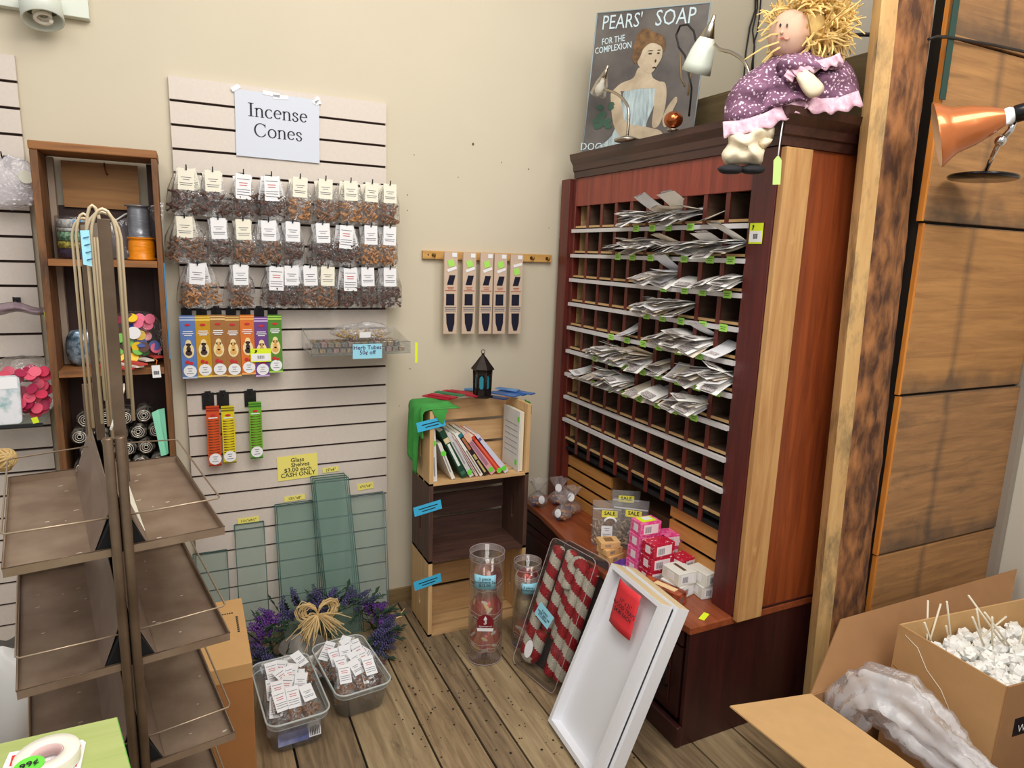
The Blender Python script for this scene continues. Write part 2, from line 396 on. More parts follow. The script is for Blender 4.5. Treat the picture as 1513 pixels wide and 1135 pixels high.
# ------------------------------------------------------------------ incense cone bags on hooks
cone_mats = [mat('cones_dark_brown', (112, 80, 70), .8, var=.55, vscale=60), mat('cones_tan', (196, 140, 88), .8, var=.5, vscale=60),
             mat('cones_mid_brown', (156, 110, 78), .8, var=.55, vscale=60), mat('cones_blue_grey', (70, 78, 88), .8, var=.4, vscale=60)]
def cone_bag(kind, tag_kind, seed, wide=1.0, full=1.0):
    R = random.Random(seed)
    t = thing('incense_cone_bag', (0, 0, 0), 'bag', 'bag', local=True)
    w_, h = .078 * wide, .142
    def shp(u, v_):     # pillow front (v<.5) and back
        return None
    mb = MB()
    def fn(u, v_):
        z = -.006 - h * u
        th = 2 * PI * v_
        half = w_ / 2 * (.62 + .38 * min(1, u * 2.2)) * (1 - .10 * max(0, u - .85) / .15)
        dep = .0015 + .012 * full * math.sin(PI * min(1, max(0, (u - .3) / .7)) ** .8) ** .8 if u > .3 else .0015
        wob = 1 + .06 * math.sin(9 * th + seed) * math.sin(7 * u + seed)
        return (half * math.cos(th) * wob, dep * math.sin(th) - .0, z + .003 * math.sin(5 * th + seed * 2))
    mb.grid(fn, 9, 16)
    mb.build('bag_film', film_m, t, nofix=True)
    mb = MB()
    for k in range(int(34 * wide)):
        x = R.uniform(-.38, .38) * w_; zz = -.07 - .07 * R.random(); y = R.uniform(-.011, .009) * full
        d = V((R.uniform(-1, 1), R.uniform(-.4, .4), R.uniform(-1, 1))).normalized(); L_ = R.uniform(.017, .023)
        mb.tube([V((x, y, zz)) - d * L_ / 2, V((x, y, zz)) + d * L_ / 2], [.0048, .0014], 6)
    o = mb.build('incense_cones', cone_mats[kind], t); o['kind'] = 'stuff'
    mb = MB(); M = fr((0, -.0105, -.033), XA, ZA)
    cw, chh = .048, .068
    if tag_kind == 2: chh = .082; M = fr((0, -.0115, -.044), XA, ZA)
    mb.box((-cw / 2, -chh / 2, -.0004), (cw / 2, chh / 2, .0004), M)
    rows = [(.006, .62), (-.001, .4), (-.012, .8), (-.018, .7)] if tag_kind != 2 else [(.024, .8), (.012, .55), (.004, .4), (-.010, .85), (-.018, .8), (-.027, .85)]
    ink_lines(mb, M, cw, rows)
    if tag_kind == 2:
        mb.mt(2)
        for yy in (.012, .004): mb.box((-cw * .25, yy - .001, .0006), (cw * .25, yy + .001, .0014), M)
        mb.mt(0)
    mb.build('label_card', [cream if tag_kind == 0 else white, grey_ink, red_ink], t)
    return t
protos = {}
def bag_proto(kind, tk, wide, full):
    k = (kind, tk, wide, full)
    if k not in protos:
        protos[k] = [cone_bag(kind, tk, 3 + len(protos) * 5 + q, wide, full) for q in range(2)]
    return protos[k]
rows = [
 (3, [(275.5, 0, 0, 1.1), (314.6, 0, 0, 1.1), (360, 0, 2, .95), (401.3, 0, 2, 1.0), (444, 1, 0, 1.1), (481.7, 2, 0, 1.0), (518.7, 1, 0, 1.1), (550.4, 1, 0, .85), (581.6, 2, 0, 1.0)]),
 (5, [(272.8, 2, 0, 1.15), (322.5, 0, 1, 1.05), (359.5, 2, 0, .95), (397.1, 2, 1, 1.2), (433, 0, 1, 1.05), (477.2, 0, 1, 1.05), (513, 0, 2, 1.0), (548.6, 1, 1, 1.0), (583, 1, 1, .9)]),
 (7, [(292.1, 1, 1, 1.2), (355.6, 2, 1, 1.15), (409.2, 0, 2, 1.15), (431.5, 0, 1, .85), (458.7, 2, 1, 1.0), (485.1, 2, 0, 1.0), (518.2, 0, 2, .95), (543.8, 0, 1, .8), (583.5, 0, 1, 1.25)])]
rown = ['top', 'middle', 'bottom']
hook_proto = None
def make_hook(ln):
    t = thing('peg_hook', (0, 0, 0), 'hook', 'hook', local=True)
    MB().box((-.010, -.006, -.026), (.010, .001, .010)).build('clip_plate', black, t)
    MB().tube([(0, -.005, .0), (0, -ln + .012, -.003), (0, -ln + .003, .002), (0, -ln, .014)], .0022, 6).build('prong', black, t)
    return t
hook_proto = make_hook(.10)
used_b = set()
lookc = {0: 'dark brown', 1: 'tan', 2: 'mid brown'}
first = [True, True]
def put(proto, M, label, group):
    """first use moves the prototype, later ones copy it"""
    if proto.name in used_b: c = copy_tree(proto)
    else: c = proto; used_b.add(proto.name)
    c.matrix_world = M; c['label'] = label; c['group'] = group
    return c
allbags = []
for ri, (g, lst) in enumerate(rows):
    for ci, (px, kind, tk, wide) in enumerate(lst):
        zg = GZ[g]; fp = at(px, {3: 258, 5: 330, 7: 398}[g] + (px - 275) * .06, 'y', -.118)
        X0 = fp.x
        if X0 > -.01 : X0 = min(X0, -.012 + .0)
        put(hook_proto, Matrix.Translation((X0, -.0215, zg + .004)), 'black peg carrying the %s cone bags from left, %s row' % (NTH[ci], rown[ri]), 'pegs behind the incense cone bags')
        pr = bag_proto(kind, tk, wide, 1.0)
        n = 3
        for b in range(n):
            yy = -.048 - .027 * b
            ang = [(-.28, -.16), (.22, .15), (0, 0)][b] if ci % 3 else [(.25, .12), (-.3, -.2), (0, .02)][b]
            M = Matrix.Translation((X0 + [-.006, .006, 0][b], yy, zg + .006)) @ Matrix.Rotation(ang[0] * .5, 4, 'Z') @ Matrix.Rotation(ang[1] + random.uniform(-.04, .04), 4, 'Y') @ Matrix.Scale(1.0, 4)
            pos = ['rearmost', 'middle', 'frontmost'][b]
            put(pr[b % 2], M, '%s bag of %s cones, %s peg from the left, %s row of the panel' % (pos, lookc[kind], NTH[ci], rown[ri]), 'bags of incense cones on the slatted panel')

# ------------------------------------------------------------------ incense stick packets
def packet(col, edge, x, ztop, zbot, yy, label, pic, cones=True, w_=.047, black_strip=True):
    c = V((x, yy, (ztop + zbot) / 2)); h = ztop - zbot
    t = thing('incense_packet', (x, yy, zbot), label, 'packet', 'incense stick packets on the slatted panel')
    m1 = mat('packet_' + '_'.join(map(str, col)), col, .35, var=.15, vscale=30); m2 = mat('packet_edge_' + '_'.join(map(str, edge)), edge, .4)
    M = fr(c, XA, ZA)
    mb = MB().box((-w_ / 2, -h / 2, -.006), (w_ / 2, h / 2, .006), M)
    mb.mt(1).box((-w_ / 2, h / 2 - .018, .0061), (w_ / 2, h / 2 - .012, .0068), M).box((-w_ / 2, h / 2 - .008, .0061), (w_ / 2, h / 2 - .004, .0068), M)
    mb.box((-w_ / 2, -h / 2, .0061), (w_ / 2, -h / 2 + .006, .0068), M)
    mb.build('packet_body', [m1, m2], t)
    mb = MB()
    if cones:     # stylised emblem: pale halo, dark seated shape, red drops
        mb.mt(0).disc(M @ V((0, -.012, .0066)), XA, ZA, .017, .026, .0008)
        mb.mt(0).disc(M @ V((0, .014, .0066)), XA, ZA, .009, .012, .0008)
        mb.mt(1).disc(M @ V((0, -.02, .0074)), XA, ZA, .011, .010, .0008, 8).disc(M @ V((0, -.006, .0074)), XA, ZA, .007, .010, .0008, 10).disc(M @ V((0, .008, .0074)), XA, ZA, .0045, .006, .0008, 8)
        mb.mt(2).disc(M @ V((-.006, -.052, .0074)), XA, ZA, .007, .007, .0008, 7).disc(M @ V((.006, -.056, .0074)), XA, ZA, .006, .006, .0008, 6)
        mb.mt(3)
        for yy2, ww in ((.054, .030), (.047, .034), (.041, .024)): mb.cbox((0, yy2, .0075), (ww, .003, .0008), M)
    else:          # fanned stripes
        mb.mt(1)
        for k in range(13):
            zc = h / 2 - .055 - k * .0098; mb.prism([(-w_ / 2 + .004, zc), (w_ / 2 - .004, zc + .002), (w_ / 2 - .004, zc + .005), (0, zc + .0015), (-w_ / 2 + .004, zc + .0045)], .0062, .0070, M)
        mb.mt(3).cbox((0, h / 2 - .042, .0070), (.030, .004, .0008), M)
    mb.mt(2).disc(M @ V((0, h / 2 - .032, .0076)), XA, ZA, .009, .004, .0008)
    mb.build('printed_emblem', [mat('emblem_halo', (236, 214, 160), .5), mat('emblem_' + pic, {'dark': (60, 40, 44), 'tan': (196, 150, 104), 'gold': (222, 170, 90), 'shade': tuple(int(q * .45) for q in col)}[pic] if pic != 'shade' else (90, 50, 20), .5), red_ink, white], t)
    M3 = fr(M @ V((.001, -h / 2 + .026, .0076)), XA, ZA)
    mb = MB().disc(M @ V((.001, -h / 2 + .026, .0072)), XA, ZA, .0205, .0205, .0012, 24)
    ink_lines(mb, M3, .03, [(.009, .5), (.001, .35), (-.008, .7)])
    mb.build('round_sticker', [white, grey_ink], t)
    return t
pk = [(277.6, 466, 559, (96, 130, 196), (180, 196, 224), 'blue', 'dark'), (300, 466, 557, (206, 152, 24), (236, 208, 90), 'mustard yellow', 'dark'),
      (322, 465, 556, (166, 116, 62), (226, 190, 130), 'left of the two light brown', 'gold'), (343.5, 466, 556, (166, 112, 62), (224, 186, 110), 'right of the two light brown', 'gold'),
      (365, 465, 553, (226, 120, 48), (240, 170, 90), 'bright orange', 'dark'), (385.5, 468, 556, (112, 70, 140), (196, 170, 214), 'purple', 'tan'), (405.5, 465, 550, (86, 142, 46), (170, 214, 90), 'green', 'gold')]
PKN = []
for px, y0, y1, c, e, nm, pic in pk:
    a = at(px, y0, 'y', -.07); b = at(px + 2, y1, 'y', -.07)
    packet(c, e, (a.x + b.x) / 2, a.z, b.z, -.07, '%s incense packet with round white sticker, upper row' % nm, pic)
    h_ = put(make_hook(.075), Matrix.Translation(((a.x + b.x) / 2, -.0215, GZ[9] + .002)), 'black peg carrying the %s incense packet' % nm, 'pegs holding the incense packets')
    MB().box((-.017, -.004, -.20), (.017, .0005, .004)).build('backing_strip', black, h_)
pk2 = [(315.5, 600, 688, (214, 84, 36), (150, 40, 24), 'red and orange striped', 'shade'), (337.5, 600, 684, (226, 206, 30), (120, 110, 20), 'yellow striped', 'shade'), (377.5, 594, 677, (110, 176, 46), (50, 110, 30), 'bright green striped', 'shade')]
for px, y0, y1, c, e, nm, pic in pk2:
    a = at(px, y0, 'y', -.06); b = at(px + 1, y1, 'y', -.06)
    packet(c, e, (a.x + b.x) / 2, a.z, b.z, -.06, '%s narrow incense packet in the lower row, below the coloured packets' % nm, pic, False, .043)
    h_ = put(make_hook(.06), Matrix.Translation(((a.x + b.x) / 2 - .012, -.0215, GZ[13] + .002)), 'black peg carrying the %s packet in the lower row' % nm, 'pegs holding the incense packets')
    MB().box((-.020, -.004, -.055), (.020, .0005, .004)).build('backing_strip', black, h_)
def price_card(px, py, ax, val, X, w_, h, label, U=ZA):
    c = at(px, py, ax, val); t = thing('price_sign', c - U * h / 2, label, 'price sign')
    M = fr(c, X, U)
    MB().box((-w_ / 2, -h / 2, -.0008), (w_ / 2, h / 2, .0008), M).build('card', neon, t)
    mb = MB().box((-w_ * .46, -h * .42, .0009), (w_ * .46, h * .12, .0013), M)
    mb.mt(1)
    for k in range(9): mb.box((-w_ * .16 + k * w_ * .038, -h * .26, .0014), (-w_ * .16 + k * w_ * .038 + w_ * (.012 if k % 3 else .024), -h * .02, .0018), M)
    mb.prism([(-w_ * .34, h * .16), (-w_ * .22, h * .2), (-w_ * .16, h * .36), (-w_ * .22, h * .42), (-w_ * .30, h * .38), (-w_ * .26, h * .28)], .0010, .0016, M)
    mb.build('barcode_label', [white, ink], t)
    return t
price_card(385.5, 525, 'y', -.082, XA, .070, .048, 'neon yellow and white barcode price card clipped in front of the purple incense packet')

# ------------------------------------------------------------------ acrylic tray of herb tubes
acr = film('clear_acrylic', (215, 222, 220), .03, .08, 0, 1, milk=.035, edge=.5)
t = thing('acrylic_tray', (-.145, -.13, 1.115), 'clear acrylic tray full of little herb tubes, fixed to the slatted panel', 'tray')
ty0, ty1, tz = -.24, -.022, 1.125
mb = MB().box((-.325, ty0, tz), (.03, ty1, tz + .004)).box((-.325, ty0, tz + .004), (.03, ty0 + .004, tz + .042)).box((-.325, ty1 - .004, tz + .004), (.03, ty1, tz + .075))
mb.prism([(ty0 + .004, tz + .004), (ty1 - .004, tz + .004), (ty1 - .004, tz + .072), (ty0 + .03, tz + .042), (ty0 + .004, tz + .042)], -.325, -.321, Matrix(((0, 0, 1, 0), (1, 0, 0, 0), (0, 1, 0, 0), (0, 0, 0, 1))))
mb.prism([(ty0 + .004, tz + .004), (ty1 - .004, tz + .004), (ty1 - .004, tz + .072), (ty0 + .03, tz + .042), (ty0 + .004, tz + .042)], .026, .030, Matrix(((0, 0, 1, 0), (1, 0, 0, 0), (0, 1, 0, 0), (0, 0, 0, 1))))
mb.build('tray_shell', acr, t)
mb = MB()
for a, b in (((-.325, ty0, tz + .042), (.03, ty0, tz + .042)), ((-.325, ty0, tz), (.03, ty0, tz)), ((-.325, ty0, tz), (-.325, ty0, tz + .042)), ((-.325, ty0, tz + .042), (-.325, ty0 + .03, tz + .042)), ((-.325, ty0, tz), (-.325, ty1, tz)), ((-.325, ty0 + .03, tz + .042), (-.325, ty1, tz + .074))):
    mb.tube([a, b], .0012, 4)
mb.build('polished_edge', mat('acrylic_edge', (120, 136, 132), .15), t)
herbs = [mat('herb_tan', (176, 150, 104), .8, rgb2=(90, 70, 46), vscale=160), mat('herb_pink', (196, 150, 140), .8, rgb2=(130, 84, 80), vscale=160), mat('herb_grey', (140, 132, 112), .8, rgb2=(70, 64, 54), vscale=160), mat('herb_gold', (196, 158, 92), .8, rgb2=(110, 84, 46), vscale=160)]
tube_p = []
for q in range(4):
    o = thing('herb_tube', (0, 0, 0), 'x', 'tube', local=True)
    MB().box((-.0105, -.028, .001), (.0105, .028, .0195)).build('tube_shell', acr, o, bevel=.002)
    MB().box((-.0085, -.026, .003), (.0085, .026, .0165), j=.001).build('herbs', herbs[q], o)
    tube_p.append(o)
n = 0
for lay in range(2):
    for row in range(3):
        for k in range(14):
            if lay == 1 and (k > 12 or row == 2): continue
            x = -.310 + k * .0238 + lay * .006; y = -.205 + row * .062
            put(tube_p[(k * 3 + row + lay * 2) % 4], Matrix.Translation((x, y, tz + .0045 + lay * .0205)),
                'small clear tube of herbs, %s from left, %s layer, %s row of the tray' % (NTH[k] if k < 11 else str(k + 1) + 'th', ['bottom', 'top'][lay], ['front', 'middle', 'back'][row]), 'herb tubes in the acrylic tray')
t = thing('herb_bag', (-.13, -.13, tz + .0475), 'clear crinkled bag of golden herb tubes lying on top of the acrylic tray', 'bag')
mb = MB(); cc = V((-.135, -.165, tz + .072))
R = random.Random(5)
mb.grid(lambda u, v_: cc + V((.105 * math.cos(2 * PI * v_) * math.sin(PI * u) * (1 + .1 * math.sin(9 * v_ * PI)), .06 * math.sin(2 * PI * v_) * math.sin(PI * u), .024 * -math.cos(PI * u) * (1 + .25 * math.sin(14 * PI * v_)) + .012 * (u > .6) * math.sin(20 * v_))), 10, 24)
mb.build('bag_film', film('crinkled_film', (235, 235, 235), .12, .1, 1.0, 45), t, nofix=True)
mb = MB()
for k in range(150):
    p = V((R.uniform(-.085, .085), R.uniform(-.045, .045), R.uniform(-.018, .010))); mb.ball(cc + p, R.uniform(.003, .0045), 6)
o = mb.build('herb_beads', mat('gold_beads', (206, 168, 104), .5, var=.5, vscale=80), t); o['kind'] = 'stuff'
MB().card(cc + V((-.0, -.061, -.004)), XA, V((0, -.2, 1)), .040, .020, .001).build('label_card', white, t)
t = thing('herb_tubes_sign', (-.115, ty0 - .005, tz - .012), 'pale blue handwritten card reading Herb Tubes on the front of the acrylic tray', 'sign')
cs = at(543, 519, 'y', ty0 - .004); cs.y = ty0 - .004
MB().card(cs, XA, ZA, .106, .053, .0012).build('card', pale_blue, t)
text('lettering', 'Herb Tubes\n50¢ off', .021, mat('purple_ink', (70, 34, 90), .7), t, cs + V((0, 0, .004)), XA, ZA, space=.85, bold=.012)
price_mb = MB().card(at(615, 521, 'y', ty0 - .004), V((1, 0, .0)), V((.12, 0, 1)), .010, .075, .0012)
o = tag(price_mb.build('tag_strip', neon), 'narrow neon yellow paper strip hanging at the right end of the acrylic tray', 'paper tag')

# ------------------------------------------------------------------ handwritten glass shelf notes
def note(px, py, w_, h, label, lines, size, y=-.022, tilt=.0, m=yellow_card, tm=ink):
    c = at(px, py, 'y', y); t = thing('paper_note', (c.x, y, c.z - h / 2), label, 'note')
    X = V((math.cos(tilt), 0, math.sin(tilt))); U = V((-math.sin(tilt), 0, math.cos(tilt)))
    MB().card(c, X, U, w_, h, .001).build('paper', m, t)
    text('lettering', lines, size, tm, t, c, X, U, space=.82, bold=.01)
    return t
note(440, 690, .150, .096, 'large yellow handwritten note reading Glass Shelves on the slatted panel', 'Glass\n   Shelves\n$3.00 each\nCASH ONLY', .0235, tilt=.03)
note(488.5, 694, .063, .020, 'small yellow size tag just right of the large Glass Shelves note', '15"x6"', .015, tilt=.05)
note(540, 718.5, .066, .027, 'small yellow size tag above the clear glass shelf at the right edge of the panel', '17½"x6"', .014, tilt=.05)
note(435.5, 736, .078, .021, 'small yellow size tag above the wide green glass shelf', '13½"x8"', .014, tilt=.03)
note(367, 769, .076, .024, 'small yellow size tag above the narrow green glass shelf', '11½"x9½"', .013, tilt=.02)
note(302, 789, .076, .016, 'small yellow size tag half hidden by the metal rack tray', '9½"x8"', .012, tilt=.0)

# ------------------------------------------------------------------ glass shelves leaning on the panel
gl = glass('green_glass', (.925, .962, .95), (150, 178, 170), .12)
gl2 = glass('pale_glass', (.93, .96, .95), (200, 215, 215), .06)
gedge = mat('glass_edge', (58, 92, 84), .2)
pedge = mat('pale_glass_edge', (120, 134, 132), .25)
def pane(x0, x1, ztop, ytop, ybot, label, n=1, m=gl, me=gedge, skew=0):
    for q in range(n):
        a = V((x0 + skew, ybot - q * .009, .0015)); b = V((x1 + skew, ybot - q * .009, .0015)); L_ = math.hypot(ztop, ytop - ybot)
        U = V(((-skew), ytop - ybot, ztop)).normalized(); off = V((q * .006, 0, -.006 * q))
        a += off; b += off; U *= L_
        t = thing('glass_shelf', (a + b) / 2, label[q], 'glass shelf', 'loose glass shelves leaning on the panel')
        MB().quad(a, b, b + U, a + U, .005).build('glass_pane', m, t)
        e = MB(); nrm = (b - a).cross(U).normalized() * -.0025
        for p, r in ((a, a + U), (b, b + U), (a + U, b + U), (a, b)): e.tube([p + nrm, r + nrm], .0021, 4)
        e.build('polished_edge', me, t)
pane(-.735, -.618, .362, -.026, -.10, ['pale green glass shelf at the far left, half hidden by the metal rack'])
pane(-.588, -.484, .456, -.026, -.12, ['narrow green glass shelf below the yellow tag left of the wide one'], 1)
pane(-.443, -.300, .520, -.036, -.135, ['wide green glass shelf, rear of the pair below its yellow tag', 'wide green glass shelf, front of the pair'], 2, skew=.0)
pane(-.309, -.180, .622, -.048, -.17, ['tallest green glass shelf, rearmost of its stack', 'tallest green glass shelf, middle of its stack', 'tallest green glass shelf, front of its stack'], 3, skew=.03)
pane(-.158, -.018, .516, -.026, -.10, ['nearly clear glass shelf at the right edge of the panel, rear one', 'nearly clear glass shelf at the right edge of the panel, front one'], 2, gl2, pedge)

# ------------------------------------------------------------------ white track lamp on the wall
t = thing('wall_lamp', (-1.02, 0, 2.16), 'white spotlight head with a spiral bulb on a flat white wall bar', 'lamp')
wp = mat('white_enamel', (214, 220, 208), .35)
a = at(132, 28, 'y', -.035); zb = a.z
MB().box((-1.6, -.035, zb), (a.x, -.001, zb + .075)).build('wall_bar', wp, t, bevel=.002)
hc = at(56, 6, 'y', -.09); hb = at(62, 34, 'y', -.115); ax = (hb - hc).normalized() * .082; hc2 = hc
def axis_frame(p, d):
    d = V(d).normalized(); x = d.orthogonal().normalized(); y = d.cross(x)
    return Matrix(((x.x, y.x, d.x, p[0]), (x.y, y.y, d.y, p[1]), (x.z, y.z, d.z, p[2]), (0, 0, 0, 1)))
H0 = V((hb.x - .008, -.07, zb + .04)); M = axis_frame(H0, V((.12, -.35, -1)))
MB().lathe([(.0001, 0), (.040, 0), (.053, .008), (.054, .085), (.050, .085), (.047, .02), (.0001, .018)], M, 28).build('lamp_head', wp, t)
MB().lathe([(.0001, .045), (.046, .045)], M, 28).build('dark_reflector', mat('reflector_dark', (90, 96, 84), .5), t)
pts = [M @ V((.020 * math.cos(q * .5), .020 * math.sin(q * .5), .048 + q * .0011)) for q in range(34)]
MB().tube(pts, .0055, 8).build('spiral_bulb', mat('bulb_white', (235, 230, 215), .3), t)
MB().cyl((H0.x, -.03, zb + .04), (H0.x, -.075, zb + .045), .014).build('swivel', wp, t)
# ------------------------------------------------------------------ pine coat rack and knife sleeves
pine = wood('pine', (214, 168, 96), (186, 136, 68), 'x', 4, .5)
t = thing('coat_rack', (.448, 0, 1.465), 'long thin pine board with brass hooks on the beige wall', 'coat rack')
a = at(625, 370, 'y', -.018); b = at(815, 388, 'y', -.018)
MB().box((a.x, -.018, b.z), (b.x, -.0005, a.z)).build('board', pine, t, bevel=.002)
brass = mat('dark_brass', (140, 110, 60), .3, 1)
for k, px in enumerate((640, 667, 694, 719, 741, 766, 785, 808)):
    p = at(px, 378, 'y', -.018); z = (a.z + b.z) / 2
    mb = MB().disc((p.x, -.0185, z), XA, ZA, .007, .007, .003, 12).tube([(p.x, -.018, z), (p.x, -.030, z - .002), (p.x, -.038, z - .010), (p.x, -.044, z - .004), (p.x, -.046, z + .008)], .0022, 6)
    mb.build('hook', brass, t)
t2 = MB().disc((a.x + .022, -.0188, (a.z + b.z) / 2 + .0), XA, ZA, .003, .003, .001, 10).build('screw', black, t)
kraft = mat('pinkish_card', (206, 182, 160), .7, var=.08, vscale=20); navy = mat('navy_cloth', (20, 20, 44), .85, var=.3, vscale=120)
sl_x = [(656, 655.5), (683, 683), (708, 708.5), (728.5, 728.5), (752.5, 751.5)]
for k, (px, pb) in enumerate(sl_x):
    p = at(px + 9.5, 372 + k, 'y', -.058); q = at(pb + 9.5, 493, 'y', -.058); h = p.z - q.z; w_ = .056
    c = V(((p.x + q.x) / 2, -.058, (p.z + q.z) / 2)); M = fr(c, XA, ZA)
    t = thing('cloth_sleeve', (c.x, -.058, q.z), 'pinkish card sleeve with dark blue cloth windows, %s from left on the rack' % NTH[k], 'sleeve', 'card sleeves hanging on the pine rack')
    mb = MB().box((-w_ / 2, -h / 2, -.006), (w_ / 2, h / 2, .004), M)
    mb.build('card_sleeve', kraft, t)
    T = h / 2
    MB().prism([(-.016, T - .130), (.010, T - .130), (.019, T - .092), (-.006, T - .092)], .0042, .0052, M).build('cloth_window', navy, t)
    MB().prism([(-.019, T - .212), (.016, T - .212), (.016, T - .166), (-.019, T - .166)], .0042, .0052, M).build('cloth_window', navy, t)
    mb = MB().prism([(-.006, T - .318), (.010, T - .318), (.018, T - .285), (.018, T - .245), (-.018, T - .245), (-.016, T - .285)], .0042, .0052, M)
    mb.build('cloth_window', navy, t)
    mb = MB()
    for (yy, ww, m_) in ((-.140 + T, .5, 1), (-.146 + T, .4, 1), (-.153 + T, .85, 1), (-.221 + T, .9, 0), (-.228 + T, .8, 0), (-.235 + T, .85, 0)):
        mb.mt(m_).box((-w_ * ww / 2, yy - .0014, .0042), (w_ * ww / 2, yy + .0014, .0050), M)
    mb.build('printed_text', [grey_ink, mat('rust_ink', (176, 96, 70), .7)], t)
    sw = .35 if k < 4 else .25; yo = 0 if k < 4 else .024
    ca, sa = math.cos(sw), math.sin(sw)
    MB().card(M @ V((.004, T - .068 + yo, .0052)), V((ca, 0, sa)), ZA, .040, .011, .0008).build('white_label', white, t)
    MB().card(M @ V((.0, T - .045 - yo * 1.1, .0056)), V((.95, 0, .3)), ZA, .026, .026, .0008).build('green_sticker', ygreen, t)
    MB().card(M @ V((.014, T - .012, .0052)), XA, ZA, .020, .016, .0008).build('hang_tab', white, t)

# ------------------------------------------------------------------ three stacked crates
pine_c = wood('crate_pine', (218, 180, 130), (192, 150, 100), 'x', 3.5, .6, knots=2.2, knot_rgb=(130, 84, 44))
pine_z = wood('crate_pine_end', (220, 184, 132), (196, 154, 104), 'z', 3.5, .6)
dark_c = wood('crate_dark', (92, 62, 50), (62, 40, 34), 'x', 4, .6); dark_z = wood('crate_dark_end', (96, 66, 52), (64, 42, 34), 'z', 4, .6)
CX0, CX1, CY0, CY1 = .082, .503, -.317, -.105
def crate(z0, z1, mx_, mz_, label, nslat=3, bottom=3):
    t = thing('wooden_crate', ((CX0 + CX1) / 2, (CY0 + CY1) / 2, z0), label, 'crate', 'stacked wooden crates')
    th = .016; h = z1 - z0; zc = z0 + h * .5; yc = (CY0 + CY1) / 2
    for sx in (0, 1):
        x0 = CX0 if sx == 0 else CX1 - th; x1 = x0 + th
        mb = MB(); hy0, hy1, hz0, hz1 = yc - .011 - .0, yc + .011, z0 + h * .30, z0 + h * .62   # hand hole, rounded slot running upward
        mb.box((x0, CY0, z0), (x1, hy0, z1)); mb.box((x0, hy1, z0), (x1, CY1, z1)); mb.box((x0, hy0, z0), (x1, hy1, hz0)); mb.box((x0, hy0, hz1), (x1, hy1, z1))
        for (yy, zz, s_) in ((hy0, hz0, (1, 1)), (hy1, hz0, (-1, 1)), (hy0, hz1, (1, -1)), (hy1, hz1, (-1, -1))):
            mb.prism([(yy, zz), (yy + s_[0] * .008, zz), (yy, zz + s_[1] * .008)], x0, x1, Matrix(((0, 0, 1, 0), (1, 0, 0, 0), (0, 1, 0, 0), (0, 0, 0, 1))))
        mb.build('end_panel', mz_, t)
    n = nslat; gap = .014; sh = (h - .012 - gap * (n - 1)) / n
    for k in range(n):
        zz = z0 + .006 + k * (sh + gap)
        MB().box((CX0 + .001, CY1 - .0095, zz), (CX1 - .001, CY1 - .0005, zz + sh)).build('back_slat', mx_, t)
    d = CY1 - CY0 - .01; bw = (d - .012 * (bottom - 1)) / bottom
    for k in range(bottom):
        yy = CY0 + k * (bw + .012)
        MB().box((CX0 + .0 if 1 else 0, yy, z0 + .0005), (CX1, yy + bw, z0 + .010)).build('bottom_slat', mx_, t)
    return t
# end panels stand inside the slats: trim the bottom so that meshes only touch
crate(0.0, .308, pine_c, pine_z, 'pale pine crate standing on the floor, bottom of the stack of three')
crate(.309, .622, dark_c, dark_z, 'dark brown crate in the middle of the stack of three')
crate(.623, .915, pine_c, pine_z, 'pine crate full of books, top of the stack of three', 3, 3)
for px, py, z, lb in ((637, 627, 0, 'top pine'), (632, 751, 0, 'middle dark'), (632, 860, 0, 'bottom pine')):
    c = at(px, py, 'y', CY0 - .003)
    M = fr(c, V((1, 0, .17)), ZA); t = thing('blue_label', c, 'small bright blue label stuck slanted on the left front edge of the %s crate' % lb, 'label', 'blue labels on the crates')
    MB().box((-.055, -.0185, -.0006), (.055, .0185, .0006), M).build('label_paper', blue_tape, t)
    mb = MB(); mb.box((-.036, .003, .0007), (.04, .0065, .0012), M).box((-.024, -.008, .0007), (.03, -.0045, .0012), M); mb.build('handwriting', ink, t)

# books in the top crate
def lean_book(xb, lean, th, hgt, col, label, extra=None, dep=.150, y0=-.300, pages=(232, 226, 208), sticker=None):
    """xb: left bottom corner of the spine, lean in degrees to the left at the top"""
    xb = .1015 + (xb - .1015) * 1.10; th *= 1.08; hgt *= 1.06
    a = math.radians(lean); U = V((-math.sin(a), 0, math.cos(a))); X = V((math.cos(a), 0, math.sin(a)))
    z0 = .6345
    o = V((xb, y0, z0))                       # lower left corner; thickness runs up-right along X
    M = fr(o, X, U)                           # N = X x U = -Y (towards viewer)
    t = thing('book', (xb, y0 + dep / 2, z0), label, 'book', 'books leaning in the top crate')
    MB().box((.0015, .003, -dep + .003), (th - .0015, hgt - .003, -.002), M).build('page_block', mat('pages_%d' % pages[0], pages, .8, var=.1, vscale=200), t)
    m = mat('cover_%d_%d_%d' % col, col, .4)
    MB().box((0, 0, -dep), (.0014, hgt, 0), M).box((th - .0014, 0, -dep), (th, hgt, 0), M).box((0, 0, -.0015), (th, hgt, .0002), M).build('cover', m, t)
    if extra:
        for (y0_, y1_, w0, w1, c2) in extra:
            MB().box((th * w0, hgt * y0_, .0003), (th * w1, hgt * y1_, .0010), M).build('spine_print', mat('print_%d_%d_%d' % c2, c2, .5), t)
    if sticker is not None:
        MB().disc(M @ V((th * .5, hgt * sticker, .0016)), X, U, .011, .011, .0012, 8).build('price_sticker', mat('sticker_green', (110, 220, 70), .5), t)
    return t
def bx(px, py): return at(px, py, 'y', -.300).x
WH = (236, 234, 230)
lean_book(.1015, 3, .017, .205, (226, 226, 222), 'slim white book standing almost upright at the far left of the top crate', [(.1, .45, .3, .6, (150, 150, 156))], sticker=.70)
